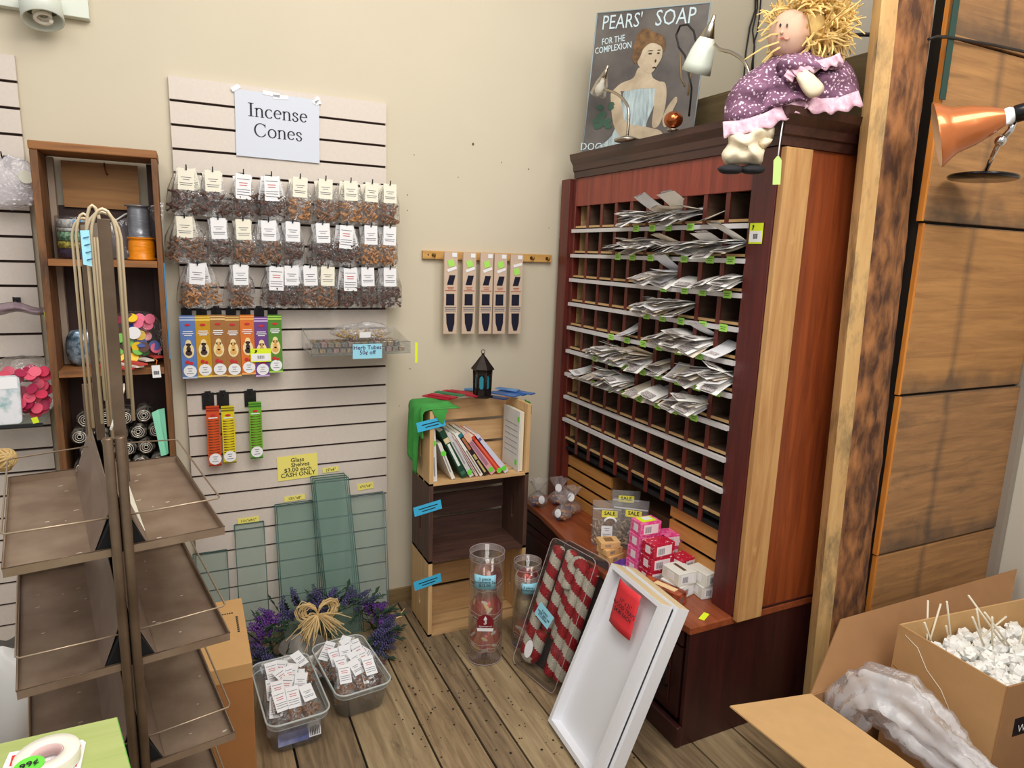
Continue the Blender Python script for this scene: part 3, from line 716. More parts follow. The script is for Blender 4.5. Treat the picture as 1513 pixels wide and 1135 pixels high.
lean_book(.172, 22, .013, .150, (230, 228, 220), 'short white booklet leaning just right of the upright white book', [(.2, .7, .3, .6, (150, 150, 150))], sticker=.72)
lean_book(.212, 27, .021, .205, (26, 70, 50), 'dark green book with white spine lettering, left part of the row', [(.06, .13, .1, .9, (60, 110, 80)), (.25, .72, .25, .7, (225, 235, 225)), (.74, .84, .05, .95, (222, 206, 160))])
lean_book(.2405, 29, .016, .198, (206, 206, 202), 'pale grey paperback leaning on the dark green book', [(.3, .8, .3, .6, (150, 150, 160))], sticker=.10)
lean_book(.2640, 31, .009, .192, (214, 190, 188), 'thin pinkish white book right of the pale grey paperback', [(.1, .9, .35, .65, (150, 110, 110))])
lean_book(.2800, 32, .012, .200, (238, 236, 228), 'thin white book left of the black spined book', [(.05, .6, .3, .7, (160, 140, 120))])
lean_book(.2975, 34, .018, .198, (40, 30, 30), 'black spined book with tan lettering in the middle of the row', [(.06, .35, .3, .7, (196, 176, 110)), (.38, .5, .25, .75, (196, 176, 110)), (.62, .9, .25, .75, (180, 110, 70)), (.93, 1.0, 0, 1, (40, 120, 130))])
lean_book(.3225, 36, .022, .200, (224, 162, 166), 'thick pink book with grey blocks on its spine', [(.22, .8, .2, .75, (170, 120, 140)), (.82, .98, .05, .95, (232, 190, 160))], sticker=.10)
lean_book(.3520, 38, .019, .190, (206, 62, 44), 'red spined book between the pink book and the lavender one', [(.1, .9, .35, .65, (232, 110, 80))], sticker=.06)
lean_book(.3780, 40, .018, .200, (214, 214, 232), 'lavender white book leaning rightmost of the slanted books', [(.86, .92, .2, .8, (110, 110, 150))], sticker=.10)
t = thing('notebook', (.470, -.22, .634), 'white spiral notebook standing against the right end of the top crate', 'notebook')
MB().box((.462, -.300, .6345), (.468, -.150, .882)).build('cover', mat('worn_white', (222, 220, 212), .6, var=.12, vscale=14), t)
MB().box((.4685, -.300, .636), (.482, -.152, .880)).build('page_block', mat('pages_cream', (226, 216, 190), .8), t)
mb = MB()
for k in range(6): mb.box((.4612, -.285, .70 + k * .024), (.4618, -.17, .7015 + k * .024))
mb.build('ruled_print', grey_ink, t)
for (y, z) in ((-.292, .85), (-.278, .668)): MB().cbox((.4612, y, z), (.001, .018, .02)).build('price_sticker', mat('sticker_green', (110, 220, 70), .5), t)

# green cloth, folded cards and lantern on the top crate
ZT = .917
t = thing('green_cloth', (.1, -.2, .916), 'bright green cloth draped over the left end of the top crate', 'cloth')
grn = mat('green_cloth', (70, 168, 74), .9, var=.35, vscale=9, bump=.4)
def fl(u, v_):      # runs over the top then down the left outer side
    y = -.315 + .205 * v_
    s_ = u * .40
    wv = .004 * math.sin(11 * v_ + 3 * u)
    if s_ < .13: return (.200 - s_, y, ZT + .003 + .0015 * math.sin(14 * v_ + 9 * u))
    d = s_ - .13
    dd = d * (.75 + .25 * math.sin(2.2 * v_ + 1.0))
    return (.070 - .012 * min(1, d / .03) - wv - .006 * math.sin(17 * v_) * min(1, d / .05), y, ZT + .003 - max(0, dd) * (1 if v_ > .35 else .42))
mb = MB().grid(fl, 26, 22); mb.build('cloth_sheet', grn, t, solid=.0025)
mb = MB().add([(.088, -.319, ZT + .003), (.150, -.3195, ZT + .003), (.132, -.3225, ZT - .052), (.120, -.322, ZT - .045), (.100, -.321, ZT - .02)], [(0, 1, 2, 3, 4)])
mb.build('front_corner', grn, t, solid=.002)
mb = MB().grid(lambda u, v_: (.505 + .008 * min(1, u * 3) + .003 * math.sin(9 * v_), -.30 + .05 * v_ , ZT + .003 - .05 * u * (1 - .3 * v_)), 6, 6); mb.build('right_flap', grn, t, solid=.002)
red_c = mat('red_card', (176, 28, 50), .6, var=.15, vscale=20); grn_c = mat('green_card', (50, 120, 76), .6); blu_c = mat('blue_card', (70, 120, 190), .45, rgb2=(40, 70, 130), vscale=14); lb_c = mat('light_blue_card', (110, 160, 214), .45, rgb2=(70, 110, 170), vscale=12)
def flat_card(px, py, ang, L_, w_, z, m, label, name='folded_card', group='folded cards on the top crate'):
    c = at(px, py, 'z', ZT + z); M = rotz((c.x, c.y, ZT + z), ang)
    o = MB().box((-L_ / 2, -w_ / 2, 0), (L_ / 2, w_ / 2, .0045), M).build(name, m)
    tag(o, label, 'card', group); return o
A = -.95
flat_card(646, 588, A, .125, .032, .0055, red_c, 'red folded card at the left front edge of the crate top')
flat_card(654, 586, A, .125, .032, .0105, red_c, 'red folded card overlapping the leftmost one on the crate top')
flat_card(664, 582.5, A, .13, .03, .0157, grn_c, 'dark green folded card lying between the red ones')
flat_card(676, 581, A - .02, .135, .034, .0055, red_c, 'red folded card just right of the dark green card')
flat_card(684, 580.5, A + .05, .13, .034, .0105, red_c, 'red folded card second to the right of the dark green card')
flat_card(692, 584, A - .15, .10, .03, .0160, red_c, 'red folded card topmost, reaching towards the lantern')
flat_card(697, 575.5, -.5, .06, .05, .0055, lb_c, 'small light blue card left behind the lantern')
flat_card(733, 588, -1.0, .10, .034, .0055, mat('navy_card', (44, 62, 110), .5), 'navy card right in front of the lantern')
flat_card(745, 583, -1.0, .125, .040, .0105, blu_c, 'blue picture card right of the lantern, near the front')
flat_card(757, 581, -1.0, .13, .042, .0056, blu_c, 'blue picture card in the middle of the right group')
flat_card(768, 580, -1.0, .13, .036, .0107, blu_c, 'blue picture card at the right end of the crate top')
flat_card(750, 576, -.9, .10, .035, .0159, lb_c, 'light blue card lying on the blue cards behind')
# lantern
lc = V((.346, -.185, ZT + .0105)); t = thing('lantern', lc, 'small dark metal lantern with blue glass on top of the crates', 'lantern')
br = mat('bronze_metal', (52, 42, 38), .5, .6, var=.4, vscale=60); hexn = 6
def hexp(r, z, tw=PI / 6): return [(r * math.cos(tw + PI / 3 * k), r * math.sin(tw + PI / 3 * k)) for k in range(6)]
M = Matrix.Translation(lc)
mb = MB().prism(hexp(.043, 0), 0, .008, M).prism(hexp(.036, 0), .008, .014, M); mb.prism(hexp(.040, 0), .108, .114, M)
for k in range(6):
    a = PI / 6 + PI / 3 * k; mb.tube([lc + V((.033 * math.cos(a), .033 * math.sin(a), .012)), lc + V((.036 * math.cos(a), .036 * math.sin(a), .11))], .004, 5)
mb.build('frame', br, t)
for k in range(6):
    a = PI / 3 * (k + 1); c = lc + V((.0285 * math.cos(a), .0285 * math.sin(a), .061)); n = V((math.cos(a), math.sin(a), 0)); X = n.cross(ZA) * -1
    o = MB()
    o.card(c + ZA * .040, X, ZA, .032, .020, .002).card(c - ZA * .038, X, ZA, .032, .026, .002).card(c + X * .0125, X, ZA, .008, .06, .002).card(c - X * .0125, X, ZA, .008, .06, .002)
    po = o.build('pierced_panel', br, t)
    MB().disc(c - n * .0015, X, ZA, .011, .028, .001, 16).build('blue_glass', mat('teal_glass', (40, 130, 150), .2, spec=.8), po)
rf = MB(); prof = [(.046, .112), (.047, .116), (.030, .138), (.016, .158), (.006, .170), (.006, .176), (.0001, .178)]
b = None
rf.lathe(prof, M @ Matrix.Rotation(PI / 6, 4, 'Z'), 6, sm=False); rf.build('roof', br, t)
MB().tube([lc + V((.008 * math.cos(q), 0, .184 + .008 * math.sin(q))) for q in [2 * PI * k / 12 for k in range(13)]], .0014, 5).build('hanging_ring', br, t)

# ------------------------------------------------------------------ ornament tubes
clear_tube = film('tube_plastic', (215, 210, 210), .02, .05, 0, 1, milk=.02, edge=.45)
glit_r = mat('red_glitter', (206, 14, 36), .3, .2, rgb2=(120, 6, 20), vscale=260, bump=.8)
glit_w = mat('white_glitter', (226, 222, 206), .5, rgb2=(180, 174, 156), vscale=260, bump=.8)
red_o = mat('red_ornament', (190, 26, 36), .2, .3); gold_o = mat('gold_glitter', (196, 176, 130), .4, .4, rgb2=(150, 128, 84), vscale=200, bump=.5); gold_w = mat('gold_trim', (226, 200, 120), .4, .3); rose_o = mat('rose_gold_ornament', (190, 130, 110), .3, .4, rgb2=(130, 40, 40), vscale=18, thr=(.45, .55))
def ornament(c, r, m, parent_label, group, style):
    t = thing('ball_ornament', c - V((0, 0, r)), parent_label, 'ornament', group)
    MB().ball(c, r, 24).build('ball', m, t)
    MB().lathe([(.0001, 0), (.008, 0), (.008, .008), (.0001, .009)], Matrix.Translation(c + V((.02, .0, r * .86))), 10).build('cap', gold_w, t)
    mb = MB(); M = Matrix.Translation(c)
    R = random.Random(int(r * 1e4) + len(parent_label))
    if style == 'leaf':
        for q in range(9):
            a = -PI / 2 - .64 + R.uniform(-1.3, 1.3); e = R.uniform(-.5, .8)
            n = V((math.cos(a) * math.cos(e), math.sin(a) * math.cos(e), math.sin(e))); X = n.cross(ZA).normalized()
            ang = R.uniform(-1, 1); XX = (X * math.cos(ang) + n.cross(X) * math.sin(ang))
            mb.mt(q % 3 == 0 and 1 or 0); mb.disc(c + n * (r + .0002), XX, n.cross(XX), .014, .0055, .0012, 8)
    if style in ('leaf', 'lines', 'band'):
        for q in range(3 if style != 'lines' else 9):
            tl = -.5 + q * (.28 if style != 'lines' else .12); rr = math.sqrt(max(1e-6, 1 - tl * tl)) * (r + .0006)
            if style == 'lines': pts = [c + V((rr * math.cos(a), rr * math.sin(a), (r + .0006) * tl)) for a in [2 * PI * k / 28 for k in range(29)]]
            else: pts = [c + V((rr * math.cos(a), rr * math.sin(a), (r + .0006) * tl + .003 * math.sin(6 * a))) for a in [2 * PI * k / 28 for k in range(29)]]
            mb.mt(0).tube(pts, .0011 if style != 'lines' else .002, 4)
    if mb.v: mb.build('painted_pattern', [mat('pattern_white', (232, 226, 214), .4), gold_w], t)
    return t
def tube_pack(c, r, h, label, balls, lid=True):
    t = thing('ornament_tube', c, label, 'ornament pack')
    M = Matrix.Translation(V(c))
    MB().lathe([(.0001, .001), (r * .98, .001), (r, .004), (r, h), (r * .985, h), (r * .985, .006), (.0001, .004)], M, 36).build('clear_tube', clear_tube, t, nofix=True)
    MB().lathe([(r * 1.02, h - .022), (r * 1.02, h + .002), (r * .9, h + .003), (.0001, h + .003)], M, 36).build('clear_lid', clear_tube, t, nofix=True)
    mb = MB()
    for z in (.004, h - .022, h + .002): mb.tube([V(c) + V((r * 1.005 * math.cos(a), r * 1.005 * math.sin(a), z)) for a in [2 * PI * k / 36 for k in range(37)]], .0013, 4, cap=False)
    mb.build('rim_line', mat('plastic_edge', (176, 160, 158), .2), t)
    return t
T1 = V((.238, -.520, 0)); r1 = .064
tp1 = tube_pack(T1, r1, .425, 'tall clear tube of three red ball ornaments standing before the crates', None)
ornament(T1 + V((.0, -.0, .078)), .060, red_o, 'lowest red ball ornament in the taller clear tube', 'ornaments in the taller tube', 'leaf')
ornament(T1 + V((.0, 0, .199)), .060, red_o, 'middle red ball ornament behind the round dark red label', 'ornaments in the taller tube', 'leaf')
ornament(T1 + V((.0, 0, .320)), .060, rose_o, 'uppermost red and pinkish gold ball ornament in the taller tube', 'ornaments in the taller tube', 'band')
vd = (CAM_P - T1); vd.z = 0; vd.normalize(); vx = V((-vd.y, vd.x, 0))
def curved_label(c, r, a0, a1, z0, z1, m, name, parent, dz=0):
    base = math.atan2(vd.y, vd.x)
    mb = MB().grid(lambda u, v_: c + V((r * math.cos(base + a0 + (a1 - a0) * u), r * math.sin(base + a0 + (a1 - a0) * u), z0 + (z1 - z0) * v_)), 8, 1)
    return mb.build(name, m, parent, solid=.0006)
curved_label(T1, r1 + .001, -.75, .55, .305, .360, pale_blue, 'blue_label', tp1)
Mx = T1 + vd * (r1 + .0030)
text('handwriting', '3 piece\nOrnament Set\n$12.00', .0155, ink, tp1, V((Mx.x, Mx.y, .336)) + vx * -.006, vx, ZA, space=.8, bold=.01)
dr = mat('dark_red_label', (120, 18, 32), .5)
o = MB().disc(Mx + ZA * .178, vx, ZA, .031, .031, .0012, 26).build('round_label', dr, tp1)
MB().prism([(-.028, -.034), (.028, -.034), (.0305, -.022), (-.0305, -.022)], 0, .001, fr(Mx + vd * .0008 + ZA * .178, vx, ZA)).build('label_foot', white, o)
MB().prism([(-.007, .012), (.007, .012), (0, .026)], .0008, .0014, fr(Mx + ZA * .178, vx, ZA)).build('tree_mark', white, o)
text('numeral', '3', .026, white, o, Mx + vd * .0012 + ZA * .180, vx, ZA, bold=.02)
text('lettering', 'Shatterproof\nOrnaments', .009, white, o, Mx + vd * .0012 + ZA * .160, vx, ZA, space=.85)
T2 = V((.418, -.50, 0)); r2 = .052
tp2 = tube_pack(T2, r2, .345, 'shorter clear tube of ornaments, partly behind the candy cane box', None)
ornament(T2 + V((0, 0, .058)), .046, red_o, 'lowest dark red ornament in the shorter clear tube', 'ornaments in the shorter tube', 'leaf')
ornament(T2 + V((0, 0, .164)), .048, gold_o, 'gold glitter ball in the middle of the shorter tube', 'ornaments in the shorter tube', 'plain')
ornament(T2 + V((0, 0, .268)), .047, mat('bright_red_ornament', (200, 50, 36), .2, .5), 'uppermost red ornament with copper lines in the shorter tube', 'ornaments in the shorter tube', 'lines')
vd = (CAM_P - T2); vd.z = 0; vd.normalize(); vx = V((-vd.y, vd.x, 0))
curved_label(T2, r2 + .001, -.35, .85, .235, .278, pale_blue, 'blue_label', tp2)
text('handwriting', '3 piece\nOrnament', .013, ink, tp2, T2 + vd * (r2 + .0030) + ZA * .258 + vx * .006, vx, ZA, space=.8, bold=.01)

# ------------------------------------------------------------------ box of candy canes leaning on the counter
BL = V((.330, -.600, .004)); BR = V((.375, -.835, .004)); TLp = V((.5, -.585, .455)); 
Xc = (BR - BL).normalized(); Uc = (TLp - BL); Uc = (Uc - Xc * Uc.dot(Xc)).normalized(); Nc = Xc.cross(Uc)   # Nc towards viewer
Wc = .238; Hc = .485; Tc = .058
Mc = Matrix(((Xc.x, Uc.x, Nc.x, BL.x), (Xc.y, Uc.y, Nc.y, BL.y), (Xc.z, Uc.z, Nc.z, BL.z), (0, 0, 0, 1)))
t = thing('candy_cane_box', Mc @ V((Wc / 2, 0, 0)), 'clear box of big glitter candy canes leaning against the brown counter', 'box')
clear_box = film('box_plastic', (200, 196, 196), .02, .08, .1, 12, milk=.02, edge=.4)
MB().rbox((0, 0, -Tc), (Wc, Hc, Tc * .3), .02, Mc).build('clear_box', clear_box, t, nofix=True)
mb = MB()
def rr(z): return [Mc @ V(p + (z,)) for p in [(.02, 0), (Wc - .02, 0), (Wc - .006, .006), (Wc, .02), (Wc, Hc - .02), (Wc - .006, Hc - .006), (Wc - .02, Hc), (.02, Hc), (.006, Hc - .006), (0, Hc - .02), (0, .02), (.006, .006), (.02, 0)]]
mb.tube(rr(-Tc), .0014, 4).tube(rr(Tc * .3), .0014, 4)
mb.build('box_edge', mat('plastic_edge', (176, 160, 158), .2), t)
MB().rbox((.003, .003, -Tc + .001), (Wc - .003, Hc - .003, -Tc + .003), .018, Mc).build('backing_card', mat('dark_backing', (60, 46, 46), .7), t)
def cane(path, ph, label):
    # path in box frame (x, y, z); striped by a helix
    P = [Mc @ V(p) for p in path]
    D = [P[0]]
    for a, b in zip(P, P[1:]):
        n = max(1, int((b - a).length / .0045))
        D += [a + (b - a) * (k / n) for k in range(1, n + 1)]
    acc = [0]
    for a, b in zip(D, D[1:]): acc.append(acc[-1] + (b - a).length)
    o = thing('candy_cane', P[0], label, 'candy cane', 'glitter candy canes in the clear box')
    N_ = 16
    R = [.0235 * min(1, (.35 + (s / .010) ** .5 * .65)) * min(1, .35 + ((acc[-1] - s) / .010) ** .5 * .65) for s in acc]
    mb = MB().tube(D, R, N_, cols=lambda i, k: 1 if ((acc[i] / .078 + k / N_ + ph) % 1) < .5 else 0)
    mb.build('twisted_cane', [glit_r, glit_w], o)
def hook_path(x0, x1, y0, y1, z, up=True, w_=.042):
    s = 1 if up else -1
    ye = y1 if up else y0
    pts = [(x0, y0 if up else y1, z)]
    pts += [(x0, ye - s * w_ * .5, z)]
    for k in range(1, 9):
        a = PI * k / 8; pts.append(((x0 + x1) / 2 - (x1 - x0) / 2 * math.cos(a), ye - s * w_ * .5 + s * w_ * .5 * math.sin(a), z))
    pts.append((x1, ye - s * .11, z))
    return pts
cane(hook_path(.166, .118, .030, .440, -.012), .1, 'front candy cane with its hook at the top, just left of the rightmost cane')
cane(hook_path(.213, .214, .035, .435, -.014)[:9], .35, 'rightmost candy cane in the clear box')
cane(hook_path(.024, .072, .045, .462, -.010, False), .6, 'leftmost candy cane with its hook at the bottom')
cane([(.068, .15, -.034), (.074, .465, -.034)], .15, 'second candy cane from the left, hook hidden behind')
cane([(.122, .14, -.036), (.118, .36, -.036)], .4, 'darker candy cane deep in the middle of the box')
c = Mc @ V((.083, .215, Tc * .3 + .0012))
o = MB().card(c, Xc + Uc * -.25, Uc, .088, .052, .001); o.build('blue_label', pale_blue, t)
text('handwriting', '6 piece\ncandy cane set\n$12.00/set', .0125, ink, t, c + Nc * .0008, Xc - Uc * .25, Uc, space=.8, bold=.01)
MB().disc(Mc @ V((.062, .078, Tc * .3 + .0012)), Xc, Uc, .020, .032, .001, 24).build('oval_label', white, t)

# ------------------------------------------------------------------ white wooden trays with red note
wt = mat('white_tray_paint', (232, 233, 238), .5); wb = wood('tray_bare_edge', (226, 206, 168), (206, 184, 140), 'y', 3, .6)
def tray(B0, B1, U, label, dep=.042, H=.555):
    X = (B1 - B0).normalized(); U = V(U); U = (U - X * U.dot(X)).normalized(); N = X.cross(U); W = (B1 - B0).length
    M = Matrix(((X.x, U.x, N.x, B0.x), (X.y, U.y, N.y, B0.y), (X.z, U.z, N.z, B0.z), (0, 0, 0, 1)))
    t = thing('wooden_tray', (B0 + B1) / 2, label, 'tray', 'white wooden trays leaning on the counter')
    th = .014
    MB().box((th, th, 0), (W - th, H - th, .006), M).build('tray_bottom', wt, t)
    MB().box((0, 0, 0), (th, H, dep), M).build('long_side', wt, t); MB().box((W - th, 0, 0), (W, H, dep), M).build('long_side', wt, t)
    MB().box((th, 0, 0), (W - th, th, dep), M).build('short_side', wt, t)
    o = MB().box((th, H - th, 0), (W - th, H, dep), M).build('short_side', wt, t)
    MB().box((.002, H + .0001, .002), (W - .002, H + .0006, dep - .002), M).build('bare_top_edge', wb, t)
    return M, t
b0 = V((.315, -.952, .002)); b1 = V((.300, -1.228, .002)); UU = V((.195, .0, .50))
M1, tr1 = tray(b0, b1, UU, 'front white wooden tray carrying the red price note')
nrm = (b1 - b0).normalized().cross(UU.normalized())
M2, tr2 = tray(b0 - nrm * .044 + V((.002, -.016, 0)), b1 - nrm * .044 + V((.002, -.016, 0)), UU, 'rear white wooden tray, directly behind the front one', H=.560)
t = thing('red_note', M1 @ V((.11, .45, .05)), 'red handwritten wood trays note hanging in the front white tray', 'note')
nw, nh = .118, .135
def rn(u, v_): return M1 @ V((.055 + nw * u, .555 - .02 * u * 0 - nh * (1 - v_) - .004, .030 + .014 * math.sin(PI * u) - .012 * (1 - v_)))
def rn(u, v_): return M1 @ V((.072 + nw * u + .012 * (1 - v_), .535 - nh * (1 - v_), .046 - .012 * (1 - v_) + .008 * math.sin(PI * u)))
MB().grid(rn, 8, 6).build('note_paper', mat('red_note_paper', (226, 54, 62), .6), t, solid=.0008)
Xn = V(M1.col[0][:3]); Un = V(M1.col[1][:3]); Nn = V(M1.col[2][:3])
text('lettering', '11" x 21"\nWOOD TRAYS\n$4.80 EACH', .0178, ink, t, M1 @ V((.150, .470, .0525)), Xn, Un + Nn * .09, space=.95, bold=.012)
# ------------------------------------------------------------------ lower cabinet, counter, pigeonhole hutch
rw = wood('red_brown_wood', (112, 42, 30), (72, 26, 22), 'z', 3.5, .42, .15, coat=.15)
rwd = wood('dark_mahogany', (66, 26, 24), (44, 18, 18), 'z', 3.0, .4, .12, coat=.15)
rwy = wood('red_brown_wood_y', (156, 66, 48), (108, 42, 34), 'z', 2.4, .42, .15, coat=.15)
cor = wood('cornice_wood', (76, 42, 34), (48, 26, 22), 'y', 3.0, .4, .12, coat=.2)
ctop = wood('counter_wood', (160, 84, 48), (116, 54, 32), 'y', 3.0, .35, .12, coat=.25)
side_w = wood('side_panel_wood', (156, 76, 34), (108, 46, 22), 'z', 2.6, .42, .12, knots=2.4, knot_rgb=(60, 26, 16), coat=.15)
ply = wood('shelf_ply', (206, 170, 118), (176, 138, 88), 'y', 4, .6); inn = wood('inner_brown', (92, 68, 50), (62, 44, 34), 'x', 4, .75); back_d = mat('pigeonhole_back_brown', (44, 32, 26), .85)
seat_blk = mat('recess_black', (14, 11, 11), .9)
cedar = wood('cedar_board', (204, 160, 104), (168, 118, 70), 'z', 2.6, .55, knots=2.0, wear=((226, 186, 120), 3.0, .6), knot_rgb=(96, 52, 30))
YN, YF = -1.20, -.035; DX = 1.16
t = thing('base_cabinet', (.87, -.62, 0), 'dark red brown low cabinet with doors under the wooden counter', 'cabinet')
cx0 = .612
MB().box((cx0 + .02, YN + .015, .0), (DX, YF, .383)).build('cabinet_body', rwd, t)
MB().box((cx0 + .0, YN, .0), (DX, YN + .0149, .383)).build('side_panel', rwd, t, bevel=.001)
def fpan(y0, y1, z0, z1, nm):
    o = MB().box((cx0 + .002, y0, z0), (cx0 + .0199, y1, z1)).build(nm, rwd, t, bevel=.003)
    MB().box((cx0 - .003, y0 + .045, z0 + .035), (cx0 + .0019, y1 - .045, z1 - .035)).build('raised_panel', rwd, o, bevel=.004)
    return o
for k in range(3):
    y0 = YN + .03 + k * .385
    MB().box((cx0, y0, .325), (cx0 + .0199, y0 + .37, .378)).build('drawer', rwd, t, bevel=.003)
    d = fpan(y0, y0 + .37, .075, .318, 'door')
    MB().tube([(cx0 - .003, y0 + .05, .23), (cx0 - .02, y0 + .05, .22), (cx0 - .02, y0 + .05, .17), (cx0 - .003, y0 + .05, .16)], .004, 6).build('handle', black, d)
MB().box((cx0 - .022, YN - .004, 0), (cx0 + .001, YF, .070)).build('plinth', rwd, t, bevel=.006)
edge = [(.77, YN + .045)]
fx = [at(1010, 920, 'z', .41), at(905, 850, 'z', .41), at(870, 828, 'z', .41), at(850, 812, 'z', .41), at(830, 790, 'z', .41), at(805, 768, 'z', .41), at(780, 745, 'z', .41)]
pts = [(fx[0].x, YN - .004), (.575, -.98), (.560, -.80), (.560, -.64), (.578, -.50), (.598, -.36), (.610, -.22), (.612, YF - .002)]
poly = [(DX, YF - .002), (DX, YN - .004)] + pts
o = tag(MB().prism(poly, .3835, .4095).build('counter_top', ctop, bevel=.004), 'orange brown wooden counter top with a wavy front edge, below the pigeonholes', 'counter top')

t = thing('pigeonhole_hutch', (.96, -.62, .41), 'tall red brown pigeonhole cabinet with silver rails standing on the counter', 'cabinet')
XF = .772; ZB, ZTOP = .4097, 1.811; S = .1012; Z0 = 1.5999; YR, YL = -1.113, -.124
pitch = (YL - YR) / 10
MB().box((XF, YN, ZB), (XF + .03, YR + .005, ZTOP)).build('front_stile', wood('stile_wood', (98, 34, 30), (70, 24, 24), 'z', 3, .4, .12, knots=1.2, knot_rgb=(40, 16, 14), coat=.2), t, bevel=.002)
MB().box((XF, YL - .005, ZB), (XF + .03, YL + .022, ZTOP)).build('front_stile', rw, t, bevel=.002)
MB().box((XF - .018, YL + .022, ZB), (XF + .03, YF, ZTOP)).build('corner_post', rw, t, bevel=.002)
MB().box((XF + .002, YR + .005, 1.700), (XF + .024, YL - .005, ZTOP)).build('header_board', rwy, t)
MB().box((XF + .0301, YN, ZB), (DX, YN + .018, ZTOP)).build('side_panel', side_w, t)
MB().box((XF + .0301, YF - .018, ZB), (DX, YF, ZTOP)).build('side_panel', side_w, t)
MB().box((DX, YN, ZB), (DX + .012, YF, ZTOP)).build('back_panel', inn, t)
MB().box((XF + .02, YR + .01, ZTOP - .02), (DX, YL, ZTOP - .001)).build('top_board', inn, t)
zs = [Z0 - S * k + .020 for k in range(10)]
for k, z in enumerate(zs):
    MB().box((XF + .006, YR + .002, z - .008), (XF + .012, YL - .002, z)).build('shelf_edge', ply, t)
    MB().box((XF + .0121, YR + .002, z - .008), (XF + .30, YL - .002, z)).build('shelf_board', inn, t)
    MB().box((XF + .012, YR + .002, z - .024), (XF + .02, YL - .002, z - .0085)).build('black_gap_rail', seat_blk, t)  # black strip in the gap below each pale shelf edge
    if k < 9: MB().box((XF - .010, YR - .0, z - .0275), (XF + .0045, YL + .002, z - .0135)).build('price_rail', mat('rail_grey', (206, 203, 204), .4), t)
for c in range(1, 10):
    y = YR + c * pitch
    MB().box((XF + .0048, y - .009, zs[-1] - .055), (XF + .010, y + .009, 1.702)).build('divider_strip', rw, t)
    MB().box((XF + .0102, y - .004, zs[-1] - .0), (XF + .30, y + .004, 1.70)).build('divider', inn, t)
    MB().box((XF + .0102, y + .0042, zs[-1] + .0), (XF + .014, y + .0078, 1.70)).build('divider_edge', ply, t)
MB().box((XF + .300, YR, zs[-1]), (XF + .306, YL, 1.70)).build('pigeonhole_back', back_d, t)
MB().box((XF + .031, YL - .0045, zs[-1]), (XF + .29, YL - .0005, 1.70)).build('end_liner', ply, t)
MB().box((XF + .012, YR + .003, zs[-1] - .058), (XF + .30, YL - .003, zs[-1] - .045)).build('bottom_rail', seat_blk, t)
o = MB().box((XF + .004, YN - .022, ZB - .012), (XF + .105, YN - .0005, ZTOP - .004)).build('cedar_board', cedar, t, bevel=.003)
tag(o, 'pale cedar board fixed over the dark side')
MB().box((.77, YN - .004, ZB), (DX, YN - .0001, ZB + .006)).build('side_moulding', rwd, t)
# cornice with stepped profile, running along the front and the near end
prof = [(0, ZTOP + .0005), (-.006, ZTOP + .0005), (-.008, ZTOP + .024), (-.013, ZTOP + .028), (-.016, ZTOP + .050), (-.030, ZTOP + .072), (-.034, ZTOP + .092), (0, ZTOP + .092)]
mb = MB(); n = len(prof)
ring = []
for (d, z) in prof: ring.append([V((XF + d, -.118, z)), V((XF + d, YN + d * 1.6, z)), V((DX + .01, YN + d * 1.6, z))])
vs = [p for r in ring for p in r]
fs = []
for i in range(n - 1):
    for k in range(2): fs.append((i * 3 + k, i * 3 + k + 1, (i + 1) * 3 + k + 1, (i + 1) * 3 + k))
fs.append(tuple(i * 3 for i in range(n))); fs.append(tuple(i * 3 + 2 for i in reversed(range(n))))
mb.add(vs, fs); mb.build('cornice', cor, t)
MB().box((XF - .001, YN + .0, ZTOP + .0006), (DX + .01, -.118, ZTOP + .0915)).build('cornice_core', cor, t)
ZC = ZTOP + .0925
o = tag(MB().box((1.12, -1.24, ZC), (1.158, -.13, ZC + .205)).build('timber_board', wood('olive_timber', (110, 92, 58), (82, 68, 42), 'y', 3, .8)), 'weathered olive brown timber standing on edge on top of the pigeonhole cabinet', 'timber')
price_card(1117, 345, 'x', XF - .003, V((0, -1, 0)), .050, .058, 'neon yellow barcode card clipped to the right end of the silver rails')
# green tags on rails
ROWTAG = {0: (4, 5, 6, 7), 1: (3, 4, 5, 6, 7, 8, 9), 2: (6, 7, 8, 9), 3: (5, 6, 7, 8, 9), 4: (3, 4, 5, 6, 7, 8), 5: (2, 3, 4, 5, 6, 7, 8, 9), 6: (2, 3, 4, 5, 6, 7, 8)}
def celly(c): return YL - (c + .5) * pitch
RW = ['top', 'second', 'third', 'fourth', 'fifth', 'sixth', 'seventh']
tagp = None
for r, cs_ in ROWTAG.items():
    for c in cs_:
        y = celly(c) + random.uniform(-.012, .012); z = zs[r] - .0205
        M = fr((XF - .0112, y, z), V((0, -1, 0)), ZA)
        if tagp is None:
            tagp = thing('green_tag', (0, 0, 0), 'x', 'tag', local=True)
            mb = MB().box((-.017, -.010, -.0004), (.017, .012, .0006)); mb.mt(1)
            mb.box((-.012, .003, .0007), (.012, .005, .0011)).box((-.010, -.003, .0007), (.009, -.001, .0011)).mt(0)
            mb.build('tag_paper', [ygreen, mat('faint_ink', (90, 130, 60), .8)], tagp); cc_ = tagp
        else: cc_ = copy_tree(tagp)
        cc_.matrix_world = M
        cc_['label'] = 'small green tag on the %s silver rail, %s pigeonhole from the left' % (RW[r], NTH[c]); cc_['group'] = 'green tags on the silver rails'
